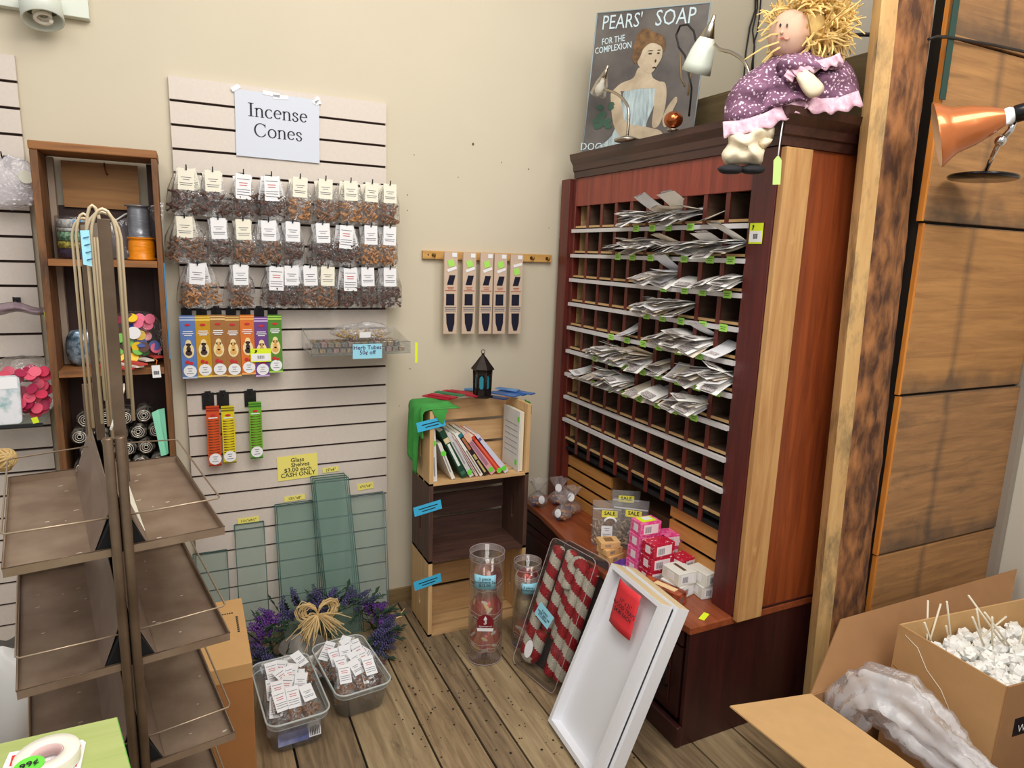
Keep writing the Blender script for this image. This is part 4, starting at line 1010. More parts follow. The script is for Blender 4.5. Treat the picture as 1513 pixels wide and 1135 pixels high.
# seed packets
pk_m = [mat('packet_white', (246, 244, 240), .6, var=.06, vscale=30), mat('packet_cream', (232, 220, 200), .6, var=.12, vscale=26), mat('packet_grey', (228, 228, 232), .5, var=.1, vscale=22)]
pp = []
for q in range(3):
    o = thing('paper_packet', (0, 0, 0), 'x', 'packet', local=True)
    L_, W_ = .115, .074 - .006 * q
    mb = MB()
    mb.grid(lambda u, v_: (-.5 * L_ + L_ * u, -.5 * W_ + W_ * v_, .0022 * math.sin(PI * u) * math.sin(PI * v_) + .004 * (u - .5) ** 2 * (q - 1) * 4), 4, 3)
    mb.grid(lambda u, v_: (-.5 * L_ + L_ * u, -.5 * W_ + W_ * v_, -.0022 * math.sin(PI * u) * math.sin(PI * v_) + .004 * (u - .5) ** 2 * (q - 1) * 4 - .0006), 4, 3)
    mb.build('envelope', pk_m[q], o, nofix=True)
    mb = MB().box((-L_ * .5 - .0005, -W_ * .3, .0028), (-L_ * .22, W_ * .3, .0032)); mb.build('printed_label', mat('label_print', (214, 206, 200), .6, rgb2=(120, 110, 120), vscale=260, thr=(.4, .6)), o)
    pp.append(o)
CELLS = {0: {4: 5, 5: 5, 6: 6, 7: 5, 8: 1}, 1: {3: 3, 4: 5, 5: 5, 6: 5, 7: 4, 8: 5, 9: 6}, 2: {5: 3, 6: 6, 7: 1, 8: 2, 9: 4}, 3: {5: 3, 6: 6, 7: 6}, 4: {4: 2, 6: 3, 7: 6, 8: 6, 9: 1},
         5: {2: 3, 3: 6, 4: 6, 5: 7, 6: 3, 7: 2, 8: 6, 9: 7}, 6: {1: 2, 2: 2, 3: 7, 4: 6, 5: 2, 6: 3, 7: 3, 8: 6}}
R = random.Random(8)
for r, d in CELLS.items():
    for c, n in d.items():
        big = n >= 5
        for k in range(n):
            zz = zs[r] + .0065 + k * (.0072 if n < 6 else .0068)
            pitchA = R.uniform(-.12, .06) - .34 + k * .085 if not (big and k == n - 1 and R.random() < .5) else R.uniform(.25, .5); yaw = R.uniform(-.32, .32) if R.random() < .75 else R.uniform(-.7, .7)
            roll = R.uniform(-.25, .25)
            xx = XF - .012 + R.uniform(-.018, .016) + (.0 if big else .012)
            M = Matrix.Translation((xx, celly(c) + R.uniform(-.010, .010), zz + (.004 + .045 * abs(math.sin(pitchA)) if pitchA > .4 else .006))) @ Matrix.Rotation(yaw * .6, 4, 'Z') @ Matrix.Rotation(pitchA, 4, 'Y') @ Matrix.Rotation(roll, 4, 'X')
            put(pp[R.choice((0, 0, 1, 2))], M, 'paper packet spilling from the %s pigeonhole from left, %s row' % (NTH[c], RW[r]), 'paper packets in the %s pigeonhole of the %s row' % (NTH[c], RW[r]))
# slatted pine crates lying under the pigeonholes
sl = wood('slat_pine', (204, 148, 80), (176, 116, 56), 'y', 3.2, .6, knots=2.0)
def slat_crate(y0, y1, zb, zt, label, n=3, x=.80):
    t = thing('slatted_crate', (x, (y0 + y1) / 2, zb), label, 'crate', 'slatted pine crates under the pigeonholes')
    g = .014; h = (zt - zb - g * (n - 1)) / n
    for k in range(n): MB().box((x, y0, zb + k * (h + g)), (x + .010, y1, zb + k * (h + g) + h)).build('slat', sl, t)
    for y in (y0, y1 - .014): MB().box((x + .0101, y, zb), (x + .22, y + .014, zt)).build('end_panel', wood('crate_end_brown', (150, 104, 62), (112, 74, 42), 'z', 3, .7), t)
slat_crate(-.470, -.130, .411, .622, 'slatted pine crate under the left pigeonholes, behind the cookie bags', 4)
slat_crate(-1.105, -.842, .411, .655, 'slatted pine crate under the right pigeonholes, behind the pink boxes', 4)
o = tag(MB().box((.86, -.80, .411), (.99, -.50, .55), j=.003).build('brown_box', wood('box_brown', (110, 74, 46), (84, 56, 34), 'y', 3, .8)), 'plain brown box in the dark gap between the two slatted crates', 'box')

# ------------------------------------------------------------------ goods on the counter
ZK = .4103
bagf = film('crinkled_cellophane', (236, 236, 240), .10, .08, 1.2, 70)
def cookie_bag(x, y, label, a=0, r=.040):
    t = thing('cookie_bag', (x, y, ZK), label, 'bag', 'tied clear bags on the counter')
    R = random.Random(int(x * 1e4)); c = V((x, y, ZK))
    def fn(u, v_):
        th = 2 * PI * v_
        if u < .5: rr = r * (1.08 * math.sin(PI * (u / .5) * .78 + .12) + .02) ; z = .052 * (u / .5)
        elif u < .62: q = (u - .5) / .12; rr = r * (.70 - .52 * q); z = .052 + .016 * q
        else: q = (u - .62) / .38; rr = r * (.18 + .78 * q); z = .068 + .050 * q
        wob = 1 + (.10 + .22 * max(0, u - .6)) * math.sin(7 * th + 3 * u) + .06 * math.sin(13 * th + 5 * u)
        return c + V((rr * math.cos(th) * wob, rr * math.sin(th) * wob, max(.001, z + (.010 * math.sin(6 * th + 2) * max(0, u - .7)))))
    MB().grid(fn, 16, 28).build('bag_film', bagf, t, nofix=True)
    mb = MB()
    for k in range(16):
        th = k * 2.4; rr = r * .62 * math.sqrt((k % 8) / 8); zz = .010 + .012 * (k // 5)
        p = c + V((rr * math.cos(th), rr * math.sin(th), zz)); mb.mt(1 if k % 4 == 0 else 0)
        mb.ball(p, .0115, 8, (1.1, .8, .55), Matrix.Rotation(k, 4, 'Z'))
    o = mb.build('treats', [mat('treat_tan', (206, 140, 84), .6, var=.35, vscale=60), mat('treat_purple', (74, 62, 110), .5)], t)
    MB().lathe([(.0075, .060), (.0085, .064), (.0075, .068)], Matrix.Translation(c), 12).build('tie', mat('silver_tie', (190, 190, 196), .3, .6), t)
    va = math.atan2(CAM_P.y - y, CAM_P.x - x) + a; n = V((math.cos(va), math.sin(va), .25)).normalized(); X = ZA.cross(n)
    MB().disc(c + n * r * .95 + ZA * (.080 if a == 0 else .032), X, n.cross(X), .0145, .018, .001, 18).build('round_label', white, t)
    return t
cookie_bag(.640, -.150, 'tied cellophane bag of treats at the far left end of the counter, beside the crates', .5)
cookie_bag(.735, -.165, 'tied cellophane bag of treats second from the wall, with its round label standing up')
cookie_bag(.728, -.285, 'tied cellophane bag of treats with a round label, against the left slatted crate')
cookie_bag(.660, -.330, 'tied cellophane bag of treats nearest the counter edge, its label facing right', -.5, .037)
pf = film('pouch_plastic', (206, 206, 206), .16, .15, .6, 25)
sale_m = mat('sale_sticker', (240, 230, 90), .6); chips = mat('wood_chips', (200, 170, 136), .8, var=.5, vscale=50)
def pouch(x, y, yaw, w_, h, label, stick, circ=True, z=ZK):
    t = thing('stand_up_pouch', (x, y, z), label, 'pouch', 'clear pouches on the counter')
    va = math.atan2(CAM_P.y - y, CAM_P.x - x) + yaw; n = V((math.cos(va), math.sin(va), 0)); X = ZA.cross(n)
    M = Matrix(((X.x, n.x, 0, x), (X.y, n.y, 0, y), (0, 0, 1, z), (0, 0, 0, 1)))
    def fn(u, v_):
        th = 2 * PI * v_; d = .026 * (1 - u) ** .7 + .0012
        return M @ V((w_ / 2 * math.copysign(abs(math.cos(th)) ** .5, math.cos(th)), d * math.sin(th), h * u + .002))
    MB().grid(fn, 12, 28).build('pouch_film', pf, t, nofix=True)
    R = random.Random(int(h * 1e4 + x * 1e3)); mb = MB()
    for k in range(95):
        u = R.random() ** 1.2; zz = .008 + u * h * .52; dd = .020 * (1 - zz / h); p = V((R.uniform(-.44, .44) * w_, R.uniform(-dd, dd), zz)); d = V((R.uniform(-1, 1), R.uniform(-.3, .3), R.uniform(-1, 1))).normalized() * .012
        mb.tube([M @ (p - d), M @ (p + d)], .0035, 5)
    o = mb.build('dog_treats', chips, t); o['kind'] = 'stuff'
    mb = MB().box((-w_ / 2 + .004, .0015, h * .80), (w_ / 2 - .004, .0030, h * .82), M).box((-w_ / 2 + .004, -.0030, h * .80), (w_ / 2 - .004, -.0015, h * .82), M)
    mb.build('zip_seal', mat('zip_white', (232, 232, 234), .3), t)
    MS = fr(M @ V((stick[0], .0135, stick[1])), X, V((0, 0, 1)) - n * .05)
    o = MB().box((-.030, -.013, -.0005), (.030, .013, .0005), MS).build('sale_sticker', sale_m, t)
    text('lettering', 'SALE', .020, ink, o, MS @ V((0, .002, .0002)), V(MS.col[0][:3]), V(MS.col[1][:3]), bold=.015)
    if circ:
        ML = fr(M @ V((0, .0235, h * .30)), X, V((0, 0, 1)) - n * .12)
        mb = MB().box((-.021, -.036, -.0005), (.021, .030, .0005), ML); ink_lines(mb, ML, .038, [(.020, .5), (.012, .4), (-.002, .8), (-.009, .7), (-.016, .8), (-.024, .6)])
        mb.build('product_label', [white, grey_ink], t)
        mb = MB().tube([M @ V((.012 + .022 * math.cos(a), .017, h * .55 + .018 * math.sin(a))) for a in [PI * k / 8 for k in range(9)]], .0045, 6); mb.build('white_arc', white, t)
pouch(.790, -.590, .1, .110, .200, 'clear pouch of chips at the rear of the group, its yellow SALE sticker highest', (.0, .172), False)
pouch(.768, -.655, -.05, .135, .190, 'wide clear pouch of chips on the right of the group', (.012, .140), False)
pouch(.700, -.600, .1, .115, .175, 'front clear pouch of chips with a white label and SALE sticker', (.008, .128), True)
def carton(c, ang, d, mats, nm, label, cat='box', group=None, extra=None, j=0):
    t = thing(nm, c, label, cat, group); M = rotz(c, ang)
    MB().box((-d[0] / 2, -d[1] / 2, 0), (d[0] / 2, d[1] / 2, d[2]), M, j).build('carton', mats[0], t, bevel=.0015)
    # side labels on the face towards -y (near end) and -x (front)
    mb = MB(); a, b, h = d[0] / 2, d[1] / 2, d[2]
    mb.box((-a * .7, -b - .0008, h * .15), (a * .7, -b - .0001, h * .85), M)
    mb.mt(1)
    for k in range(6): mb.box((-a * .55 + k * a * .1, -b - .0013, h * .25), (-a * .5 + k * a * .1, -b - .0009, h * .7), M)
    MB().box((-a - .0008, -b * .45, h * .25), (-a - .0001, b * .35, h * .8), M).build('side_label', mats[1], t)
    mb.build('end_label', [mats[1], grey_ink], t)
    if extra: extra(M, t)
    return t
pinkm = mat('pink_carton', (232, 62, 140), .45, rgb2=(240, 120, 170), vscale=90, thr=(.47, .53)); redm = mat('red_carton', (190, 22, 56), .45, rgb2=(236, 200, 206), vscale=80, thr=(.36, .40)); whm = mat('white_carton', (222, 222, 214), .5); orm = mat('orange_carton', (238, 190, 128), .5, var=.15, vscale=30)
cop = mat('copper_carton', (176, 86, 52), .45, rgb2=(110, 44, 30), vscale=34, thr=(.4, .6)); gm = mat('pale_pink', (240, 226, 230), .5)
# pink stack, four high (columns run away from the counter edge)
pd = (.085, .062, .048)
for k in range(4):
    def ex(M, t, k=k):
        if k == 3:
            MB().box((-.030, -.020, .0482), (.030, .024, .0490), M).build('neon_price_label', [neon], t)
            MB().box((-.012, -.006, .0491), (.020, .018, .0496), M).build('barcode_label', white, t)
    carton((.690 + .002 * k, -.838 - .0015 * k, ZK + k * .0488), .06 - .03 * k, pd, [pinkm, gm], 'soap_box', 'bright pink carton, %s of the stack of four' % ['lowest', 'second from bottom', 'third from bottom', 'topmost, with a neon price label'][k], group='pink cartons on the counter', extra=ex)
carton((.780, -.868, ZK), .1, (.085, .062, .048), [pinkm, gm], 'soap_box', 'bright pink carton behind the stack of four, lower one', group='pink cartons on the counter')
carton((.782, -.868, ZK + .0488), .2, (.085, .062, .048), [pinkm, gm], 'soap_box', 'bright pink carton behind the stack of four, middle one', group='pink cartons on the counter')
carton((.778, -.866, ZK + .0976), -.1, (.085, .062, .048), [pinkm, gm], 'soap_box', 'bright pink carton behind the stack, upper one with a torn end', group='pink cartons on the counter')
for k in range(3):
    carton((.692 + .003 * k, -.915 + .0 * k, ZK + k * .0488), .05 * (k - 1), (.092, .062, .048), [redm, gm], 'soap_box', 'crimson patterned carton, %s of the front stack of three' % ['lowest', 'middle', 'topmost'][k], group='crimson cartons on the counter')
for k in range(2):
    carton((.787, -.955, ZK + k * .0488), .12 * k, (.088, .062, .048), [redm, gm], 'soap_box', 'crimson patterned carton, %s of the rear pair' % ['lower', 'upper'][k], group='crimson cartons on the counter')
for k in range(2):
    def slot(M, t): MB().box((-.004, -.030, .0482), (.006, .022, .0488), M).build('brown_window', mat('window_brown', (96, 70, 50), .5), t)
    carton((.712 + .004 * k, -1.010, ZK + k * .0440), .25 - .25 * k, (.075, .085, .0432), [whm, white], 'soap_box', 'white carton, %s of the front pair' % ['lower', 'upper, with a brown window'][k], group='white cartons on the counter', extra=lambda M, t, k=k: (MB().box((-.004, -.026, .0434), (.008, .030, .0440), M).build('brown_window', mat('window_brown', (96, 70, 50), .5), t) if k else None))
    carton((.792, -1.045, ZK + k * .0440), -.1 + .2 * k, (.070, .085, .0432), [whm, white], 'soap_box', 'white carton, %s of the rear pair, beside the red stile' % ['lower', 'upper'][k], group='white cartons on the counter')
carton((.648, -1.015, ZK), .32, (.048, .150, .040), [cop, cop], 'long_carton', 'long copper brown carton lying in front of the white cartons', extra=lambda M, t: MB().box((-.012, -.05, .0402), (.012, .03, .0408), M).build('cream_picture', mat('cream_pic', (232, 200, 150), .5), t))
for k in range(3):
    carton((.648 - .004 * k, -.715 + .006 * k, ZK + k * .0240), [.25, .1, -.25][k], (.075, .058, .0235), [orm, orm], 'small_carton', 'small pale orange carton, %s of the stack of three' % ['lowest', 'middle', 'topmost, with a brown picture'][k], group='pale orange cartons on the counter', extra=lambda M, t, k=k: (MB().box((-.016, -.018, .0237), (.016, .016, .0242), M).build('picture', mat('pic_brown', (140, 100, 60), .5), t) if k == 2 else None))
carton((.745, -.757, ZK), -.5, (.050, .085, .018), [mat('blue_carton', (30, 60, 150), .4, rgb2=(150, 180, 230), vscale=120, thr=(.3, .36)), mat('blue_carton_b', (40, 80, 170), .4)], 'blue_packet', 'dark blue packet between the pouches and the pink cartons')
t = thing('purple_tin', (.640, -.812, ZK), 'open shallow purple tray with a small white label, by the counter edge', 'tray')
M = rotz((.640, -.812, ZK), .4); pm = mat('purple_plastic', (120, 80, 170), .35)
MB().rbox((-.042, -.032, 0), (.042, .032, .004), .016, M).build('tray_base', pm, t)
mb = MB(); rim = [(.026, -.032), (.042, -.016), (.042, .016), (.026, .032), (-.026, .032), (-.042, .016), (-.042, -.016), (-.026, -.032)]
for i in range(8):
    a, b = rim[i], rim[(i + 1) % 8]
    mb.add([M @ V(a + (.002,)), M @ V(b + (.002,)), M @ V((b[0] * 1.06, b[1] * 1.06, .022)), M @ V((a[0] * 1.06, a[1] * 1.06, .022))], [(0, 1, 2, 3)])
mb.build('tray_rim', pm, t, solid=.002)
MB().box((-.018, -.012, .0042), (.020, .014, .008), M).build('contents', mat('grey_contents', (120, 116, 120), .6), t); MB().box((-.012, .0, .0082), (.014, .014, .0088), M).build('white_label', white, t)
o = tag(MB().box((-.024, -.009, 0), (.024, .009, .0008), rotz((.690, -1.168, ZK), .5)).build('yellow_slip', neon), 'small yellow paper slip on the counter by the red stile', 'paper slip')

# ------------------------------------------------------------------ soap poster
P0 = V((.765, -.203, ZC - .006)); ph = V((-.55433, .82693, .04)).normalized() * -1; ph = V((.5543, -.8269, -.055)).normalized()
PU = V((.03, -.01, 1)); PW, PH = .437, .512
Mp = fr(P0 + ph * PW / 2 + V((0, 0, .008 + PH / 2)), ph, PU)
def pm_(x, y, z=0): return Mp @ V((x * PW, y * PH, z))     # x,y in -.5...5
t = thing('tin_poster', P0 + ph * PW / 2, 'grey painted soap advertising board with a woman in a pale dress, on the cabinet', 'poster')
pg = mat('poster_grey', (112, 106, 100), .5, rgb2=(78, 72, 70), vscale=5)
MB().box((-PW / 2, -PH / 2, -.004), (PW / 2, PH / 2, 0), Mp).build('board', pg, t)
mb = MB(); lb = mat('poster_edge_blue', (150, 166, 172), .6)
for a, b in (((-.5, -.5), (-.5, .5)), ((-.5, .5), (.5, .5)), ((.5, .5), (.5, -.5))): mb.tube([pm_(*a, .0005), pm_(*b, .0005)], .0025, 4)
mb.build('painted_border', lb, t)
pb = mat('poster_lettering', (196, 214, 220), .6)
Xp = V(Mp.col[0][:3]); Up = V(Mp.col[1][:3])
text('lettering', "PEARS'", .072, pb, t, pm_(-.255, .425), Xp, Up, width=.78); text('lettering', 'SOAP', .078, pb, t, pm_(.22, .425), Xp, Up, width=.80)
text('lettering', 'FOR THE\nCOMPLEXION', .032, pb, t, pm_(-.315, .275), (Xp + Up * .10), Up, space=.9, width=.74, bold=.01)
text('lettering', 'DOGS', .04, pb, t, pm_(-.40, -.46), Xp, Up)
def shape(pts, m, z, nm, sub=None):
    # closed outline on the board (x,y in board fractions), painted layer z
    pts = [(x - .11, max(-.5, y - .16)) for x, y in pts]
    n = len(pts); out = []
    for i in range(n):                 # Catmull-Rom smoothing
        p0, p1, p2, p3 = [V(pts[(i + k - 1) % n]) for k in range(4)]
        for q in range(4):
            s_ = q / 4; out.append(.5 * ((2 * p1) + (-p0 + p2) * s_ + (2 * p0 - 5 * p1 + 4 * p2 - p3) * s_ * s_ + (-p0 + 3 * p1 - 3 * p2 + p3) * s_ ** 3))
    mb = MB(); mb.add([pm_(p.x, max(-.5, p.y), z) for p in out], [tuple(range(len(out)))])
    return mb.build(nm, m, t, nofix=True)
sk = mat('poster_skin', (204, 188, 160), .6, rgb2=(164, 146, 122), vscale=9); hair = mat('poster_hair', (134, 98, 58), .6, rgb2=(84, 60, 38), vscale=40); dress = mat('poster_dress', (190, 206, 208), .6, rgb2=(140, 156, 160), vscale=12, stretch=(6, 6, 1)); dk = mat('poster_dark', (56, 46, 42), .7)
shape([(-.27, -.5), (-.12, -.22), (-.06, .0), (-.05, .1), (.05, .12), (.17, .13), (.24, .12), (.24, -.0), (.19, -.14), (.22, -.30), (.26, -.5)], dress, .0012, 'painted_dress')
shape([(-.17, .09), (-.09, .155), (.02, .19), (.06, .26), (.16, .25), (.20, .185), (.29, .145), (.235, .115), (.10, .115), (-.04, .10), (-.10, .10)], sk, .0016, 'painted_neck')
shape([(-.18, .085), (-.10, .12), (-.055, .02), (-.04, -.10), (.04, -.185), (.20, -.175), (.33, -.20), (.36, -.16), (.33, -.13), (.18, -.12), (.07, -.105), (.0, -.06)][::-1] if 0 else [(-.17, .10), (-.085, .10), (-.055, -.0), (-.0, -.12), (.16, -.15), (.32, -.18), (.34, -.23), (.18, -.235), (.0, -.235), (-.10, -.16), (-.15, -.03)], sk, .0020, 'painted_arm')
shape([(.235, .135), (.31, .15), (.34, .06), (.335, -.06), (.30, -.15), (.245, -.15), (.24, -.02)], sk, .0014, 'painted_arm')
shape([(.33, -.10), (.36, -.02), (.42, .05), (.44, .02), (.41, -.05), (.40, -.12), (.36, -.16)], sk, .0020, 'painted_hand')
shape([(.03, .36), (.05, .42), (.10, .455), (.20, .44), (.25, .38), (.255, .32), (.225, .27), (.19, .225), (.15, .22), (.09, .25), (.045, .29)], sk, .0022, 'painted_face')
shape([(-.01, .33), (-.005, .42), (.01, .49), (.08, .53), (.15, .50), (.24, .47), (.275, .41), (.265, .36), (.235, .40), (.15, .425), (.085, .39), (.06, .33), (.03, .29), (.01, .30)], hair, .0028, 'painted_hair')
mb = MB()
for (x, y, a, b) in ((.150, .352, .018, .006), (.222, .352, .013, .006), (.150, .372, .024, .0028), (.225, .372, .016, .0028), (.200, .255, .018, .006), (.205, .300, .008, .012)):
    mb.disc(pm_(x - .11, y - .16, .0030), Xp, Up, a * PW, b * PH, .0004, 12)
mb.build('painted_features', dk, t)
mb = MB()
for q in range(26):
    R = random.Random(q); mb.disc(pm_(-.42 + .16 * R.random(), -.15 - .17 * R.random(), .0014 + q * .00003), Xp, Up, .014, .010, .0004, 6)
mb.build('painted_leaves', mat('poster_leaf', (60, 88, 72), .6), t)
mb = MB().tube([pm_(.42 + .0, .20, .001), pm_(.415, -.10, .001)], .003, 4); mb.tube([pm_(.30, .18, .001), pm_(.335, .02, .001), pm_(.38, -.04, .001)], .003, 4)
mb.build('painted_reeds', mat('poster_reed', (140, 116, 80), .7), t)

# ------------------------------------------------------------------ lamps, ball and cables on the cabinet
nickel = mat('nickel', (176, 166, 150), .25, 1)
def gooseneck(base, top_pts, nm, label, shade_c, shade_d, glass_m, sc_, bulb=False):
    t = thing(nm, base, label, 'lamp')
    MB().lathe([(.0001, 0), (.045, 0), (.046, .006), (.02, .016), (.006, .020)], Matrix.Translation(base), 24).build('lamp_base', nickel, t)
    P = [base + ZA * .015] + top_pts
    D = []
    for i in range(len(P) - 1):
        p0 = P[max(i - 1, 0)]; p1 = P[i]; p2 = P[i + 1]; p3 = P[min(i + 2, len(P) - 1)]
        for q in range(6):
            s_ = q / 6; D.append(.5 * ((2 * p1) + (-p0 + p2) * s_ + (2 * p0 - 5 * p1 + 4 * p2 - p3) * s_ * s_ + (-p0 + 3 * p1 - 3 * p2 + p3) * s_ ** 3))
    D.append(P[-1]); MB().tube(D, .0052, 8).build('lamp_stem', nickel, t)
    M = axis_frame(shade_c, shade_d)     # +z of M points out of the opening
    MB().lathe([(r * sc_, z * sc_) for r, z in [(.014, -.012), (.020, .0), (.030, .02), (.040, .05), (.046, .085), (.050, .115), (.048, .115), (.044, .085), (.038, .05), (.028, .02), (.014, .0)]], M, 28).build('glass_shade', glass_m, t, nofix=True)
    MB().lathe([(r * sc_, z * sc_) for r, z in [(.0001, -.062), (.006, -.060), (.007, -.040), (.010, -.036), (.015, -.02), (.024, .006), (.020, .012)]], M, 20).build('socket_cap', nickel, t)
    if bulb: MB().lathe([(r * sc_, z * sc_) for r, z in [(.012, .012), (.014, .040), (.026, .062), (.030, .085), (.022, .106), (.0001, .114)]], M, 20).build('light_bulb', mat('frosted_bulb', (232, 230, 222), .25), t)
    return t
fz = mat('milk_glass', (218, 226, 214), .2, coat=.3)
X1 = .74
b1_ = V((.735, -.585, ZC)); d = V((0, 0, 0))
pA = at(929, 165, 'x', .735); pB = at(922, 148, 'x', .735); pC = at(908, 137, 'x', .735); pD = at(893, 132, 'x', .735)
s1 = at(893, 112, 'x', .735); s2 = at(880, 150, 'x', .735)
gooseneck(V((.735, pA.y, ZC)), [pA, pB, pC, pD], 'desk_lamp', 'small lamp with a clear glass shade and bare bulb before the soap poster', s1, s2 - s1 + V((-.0, 0, 0)), film('clear_shade', (196, 178, 140), .10, .08, 0, 1), .62, True)
XL = .76
pa = at(1110, 118, 'x', XL); pb_ = at(1100, 92, 'x', XL); pc = at(1082, 78, 'x', XL); pd_ = at(1064, 73, 'x', XL)
s1 = at(1046, 52, 'x', XL); s2 = at(1033, 92, 'x', XL)
gooseneck(V((XL, pa.y - .012, ZC)), [at(1117, 150, 'x', XL), pa, pb_, pc, pd_, at(1056, 66, 'x', XL)], 'desk_lamp', 'lamp with a white milk glass shade between the poster and the straw haired doll', s1, s2 - s1, fz, .92)
t = thing('copper_ball', at(995, 192, 'x', .735), 'shiny copper ball finial on a short stem at the foot of the poster', 'ornament')
cbp = at(995, 177, 'x', .735)
MB().ball(cbp, .0305, 22, (1, 1, .86)).build('copper_body', mat('copper', (176, 96, 56), .18, .9), t)
MB().cyl((cbp.x, cbp.y, ZC), (cbp.x, cbp.y, cbp.z - .02), .004, n=8).build('stem', nickel, t)
MB().lathe([(.0001, 0), (.02, 0), (.02, .004), (.004, .008)], Matrix.Translation((cbp.x, cbp.y, ZC)), 16).build('foot', nickel, t)
cab = mat('black_cable', (26, 22, 24), .5)
cl = [at(p[0], p[1], 'x', .80) for p in ((1018, 172), (1022, 130), (1012, 82), (1003, 70), (999, 52), (1005, 38), (1016, 36), (1025, 46), (1028, 60), (1032, 66))]
tag(MB().tube(cl, .0035, 6).build('cable_loop', cab), 'loop of black cable in front of the poster, beside the milk glass lamp', 'cable')
for k, (path, lb) in enumerate(((((1117, -25), (1116, 15), (1108, 40), (1102, 78), (1099, 118), (1097, 125)), 'leftmost thin black cable hanging on the wall between lamp and doll'),
                  (((1119, -25), (1119, 12), (1112, 45), (1115, 70), (1111, 95), (1108, 120)), 'middle thin black cable hanging on the wall between lamp and doll'),
                  (((1126, -25), (1123, 15), (1119, 48), (1115, 60), (1113, 90), (1112, 115)), 'rightmost thin black cable hanging on the wall between lamp and doll'))):
    tag(MB().tube([at(p[0], p[1], 'y', -.012 - .006 * k) for p in path], .0042, 6).build('hanging_cable', cab), lb, 'cable', 'cables on the wall behind the doll')
# ------------------------------------------------------------------ rough post and plank partition
bark = mat('bark', (168, 112, 66), .85, rgb2=(80, 50, 34), vscale=13, bump=1.0, stretch=(2.0, 2.0, .8), detail=12, thr=(.38, .66))
sawn = wood('sawn_yellow', (220, 182, 122), (192, 148, 92), 'z', 2.2, .75, .4, wear=((104, 92, 68), 3.2, .50))
a0 = at(1293, 0, 'y', -1.27); a1 = at(1190, 1010, 'y', -1.27); c0_ = at(1379, 0, 'y', -1.30); c1_ = at(1276, 900, 'y', -1.30)
def lerp(a, b, z): s_ = (z - a.z) / (b.z - a.z); return a.x + (b.x - a.x) * s_
mb = MB(); NZ = 160; ring = 15; z_lo, z_hi = 0.0, 2.75
b = 0; vs = []
for i in range(NZ + 1):
    z = z_lo + (z_hi - z_lo) * i / NZ
    xl = lerp(a0, a1, z); xr = lerp(c0_, c1_, z); w_ = xr - xl
    nzv = noise.noise(V((0, 0, z * 2.3))) * .006
    cs = [(xl + .024, -1.245), (xl + nzv * .4, -1.290), (xl + w_ * .10 + nzv, -1.325)]
    for k in range(1, 10):
        a = PI * .62 - PI * .62 * k / 9
        r = .045 + .012 * noise.noise(V((k * .9, 3.1, z * 16))) + .010 * noise.noise(V((k * .3, 1.1, z * 2.6)))
        cs.append((xl + w_ * .32 + (w_ * .68) * (1 - math.cos(PI / 2 * k / 9) * 1.0) * 1.0 if False else xl + w_ * (.12 + .95 * math.sin(PI / 2 * k / 9)), -1.285 - r * math.cos(PI / 2 * k / 9)))
    cs += [(xr + .018, -1.272), (xr + .014, -1.245), ((xl + xr) / 2, -1.243)]
    vs += [V((x, y, z)) for x, y in cs]
n = len(cs)
mb.v = vs
for i in range(NZ):
    for k in range(n):
        mb.f.append([i * n + k, i * n + (k + 1) % n, (i + 1) * n + (k + 1) % n, (i + 1) * n + k]); mb.m.append(0 if (k < 2 or k > 11) else 1)
        if 2 <= k <= 11: mb.smooth.add(len(mb.f) - 1)
mb.f.append(list(reversed(range(n)))); mb.m.append(0); mb.f.append([NZ * n + k for k in range(n)]); mb.m.append(0)
o = tag(mb.build('log_post', [sawn, bark]), 'rough half sawn log post with bark, between the pigeonhole cabinet and the planks', 'post')
t = thing('plank_partition', (1.57, -1.29, 0), 'partition of wide weathered horizontal planks to the right of the log post', 'partition')
plw = [wood('old_plank_a', (182, 134, 82), (138, 98, 60), 'x', 3.0, .7, .3, knots=.9, wear=((84, 70, 56), 1.6, .56)),
       wood('old_plank_b', (186, 136, 80), (146, 102, 58), 'x', 2.6, .7, .3, knots=1.1, wear=((92, 74, 56), 1.3, .58)),
       wood('old_plank_c', (172, 126, 80), (130, 94, 60), 'x', 3.4, .7, .3, knots=.8, wear=((78, 66, 54), 1.9, .54))]
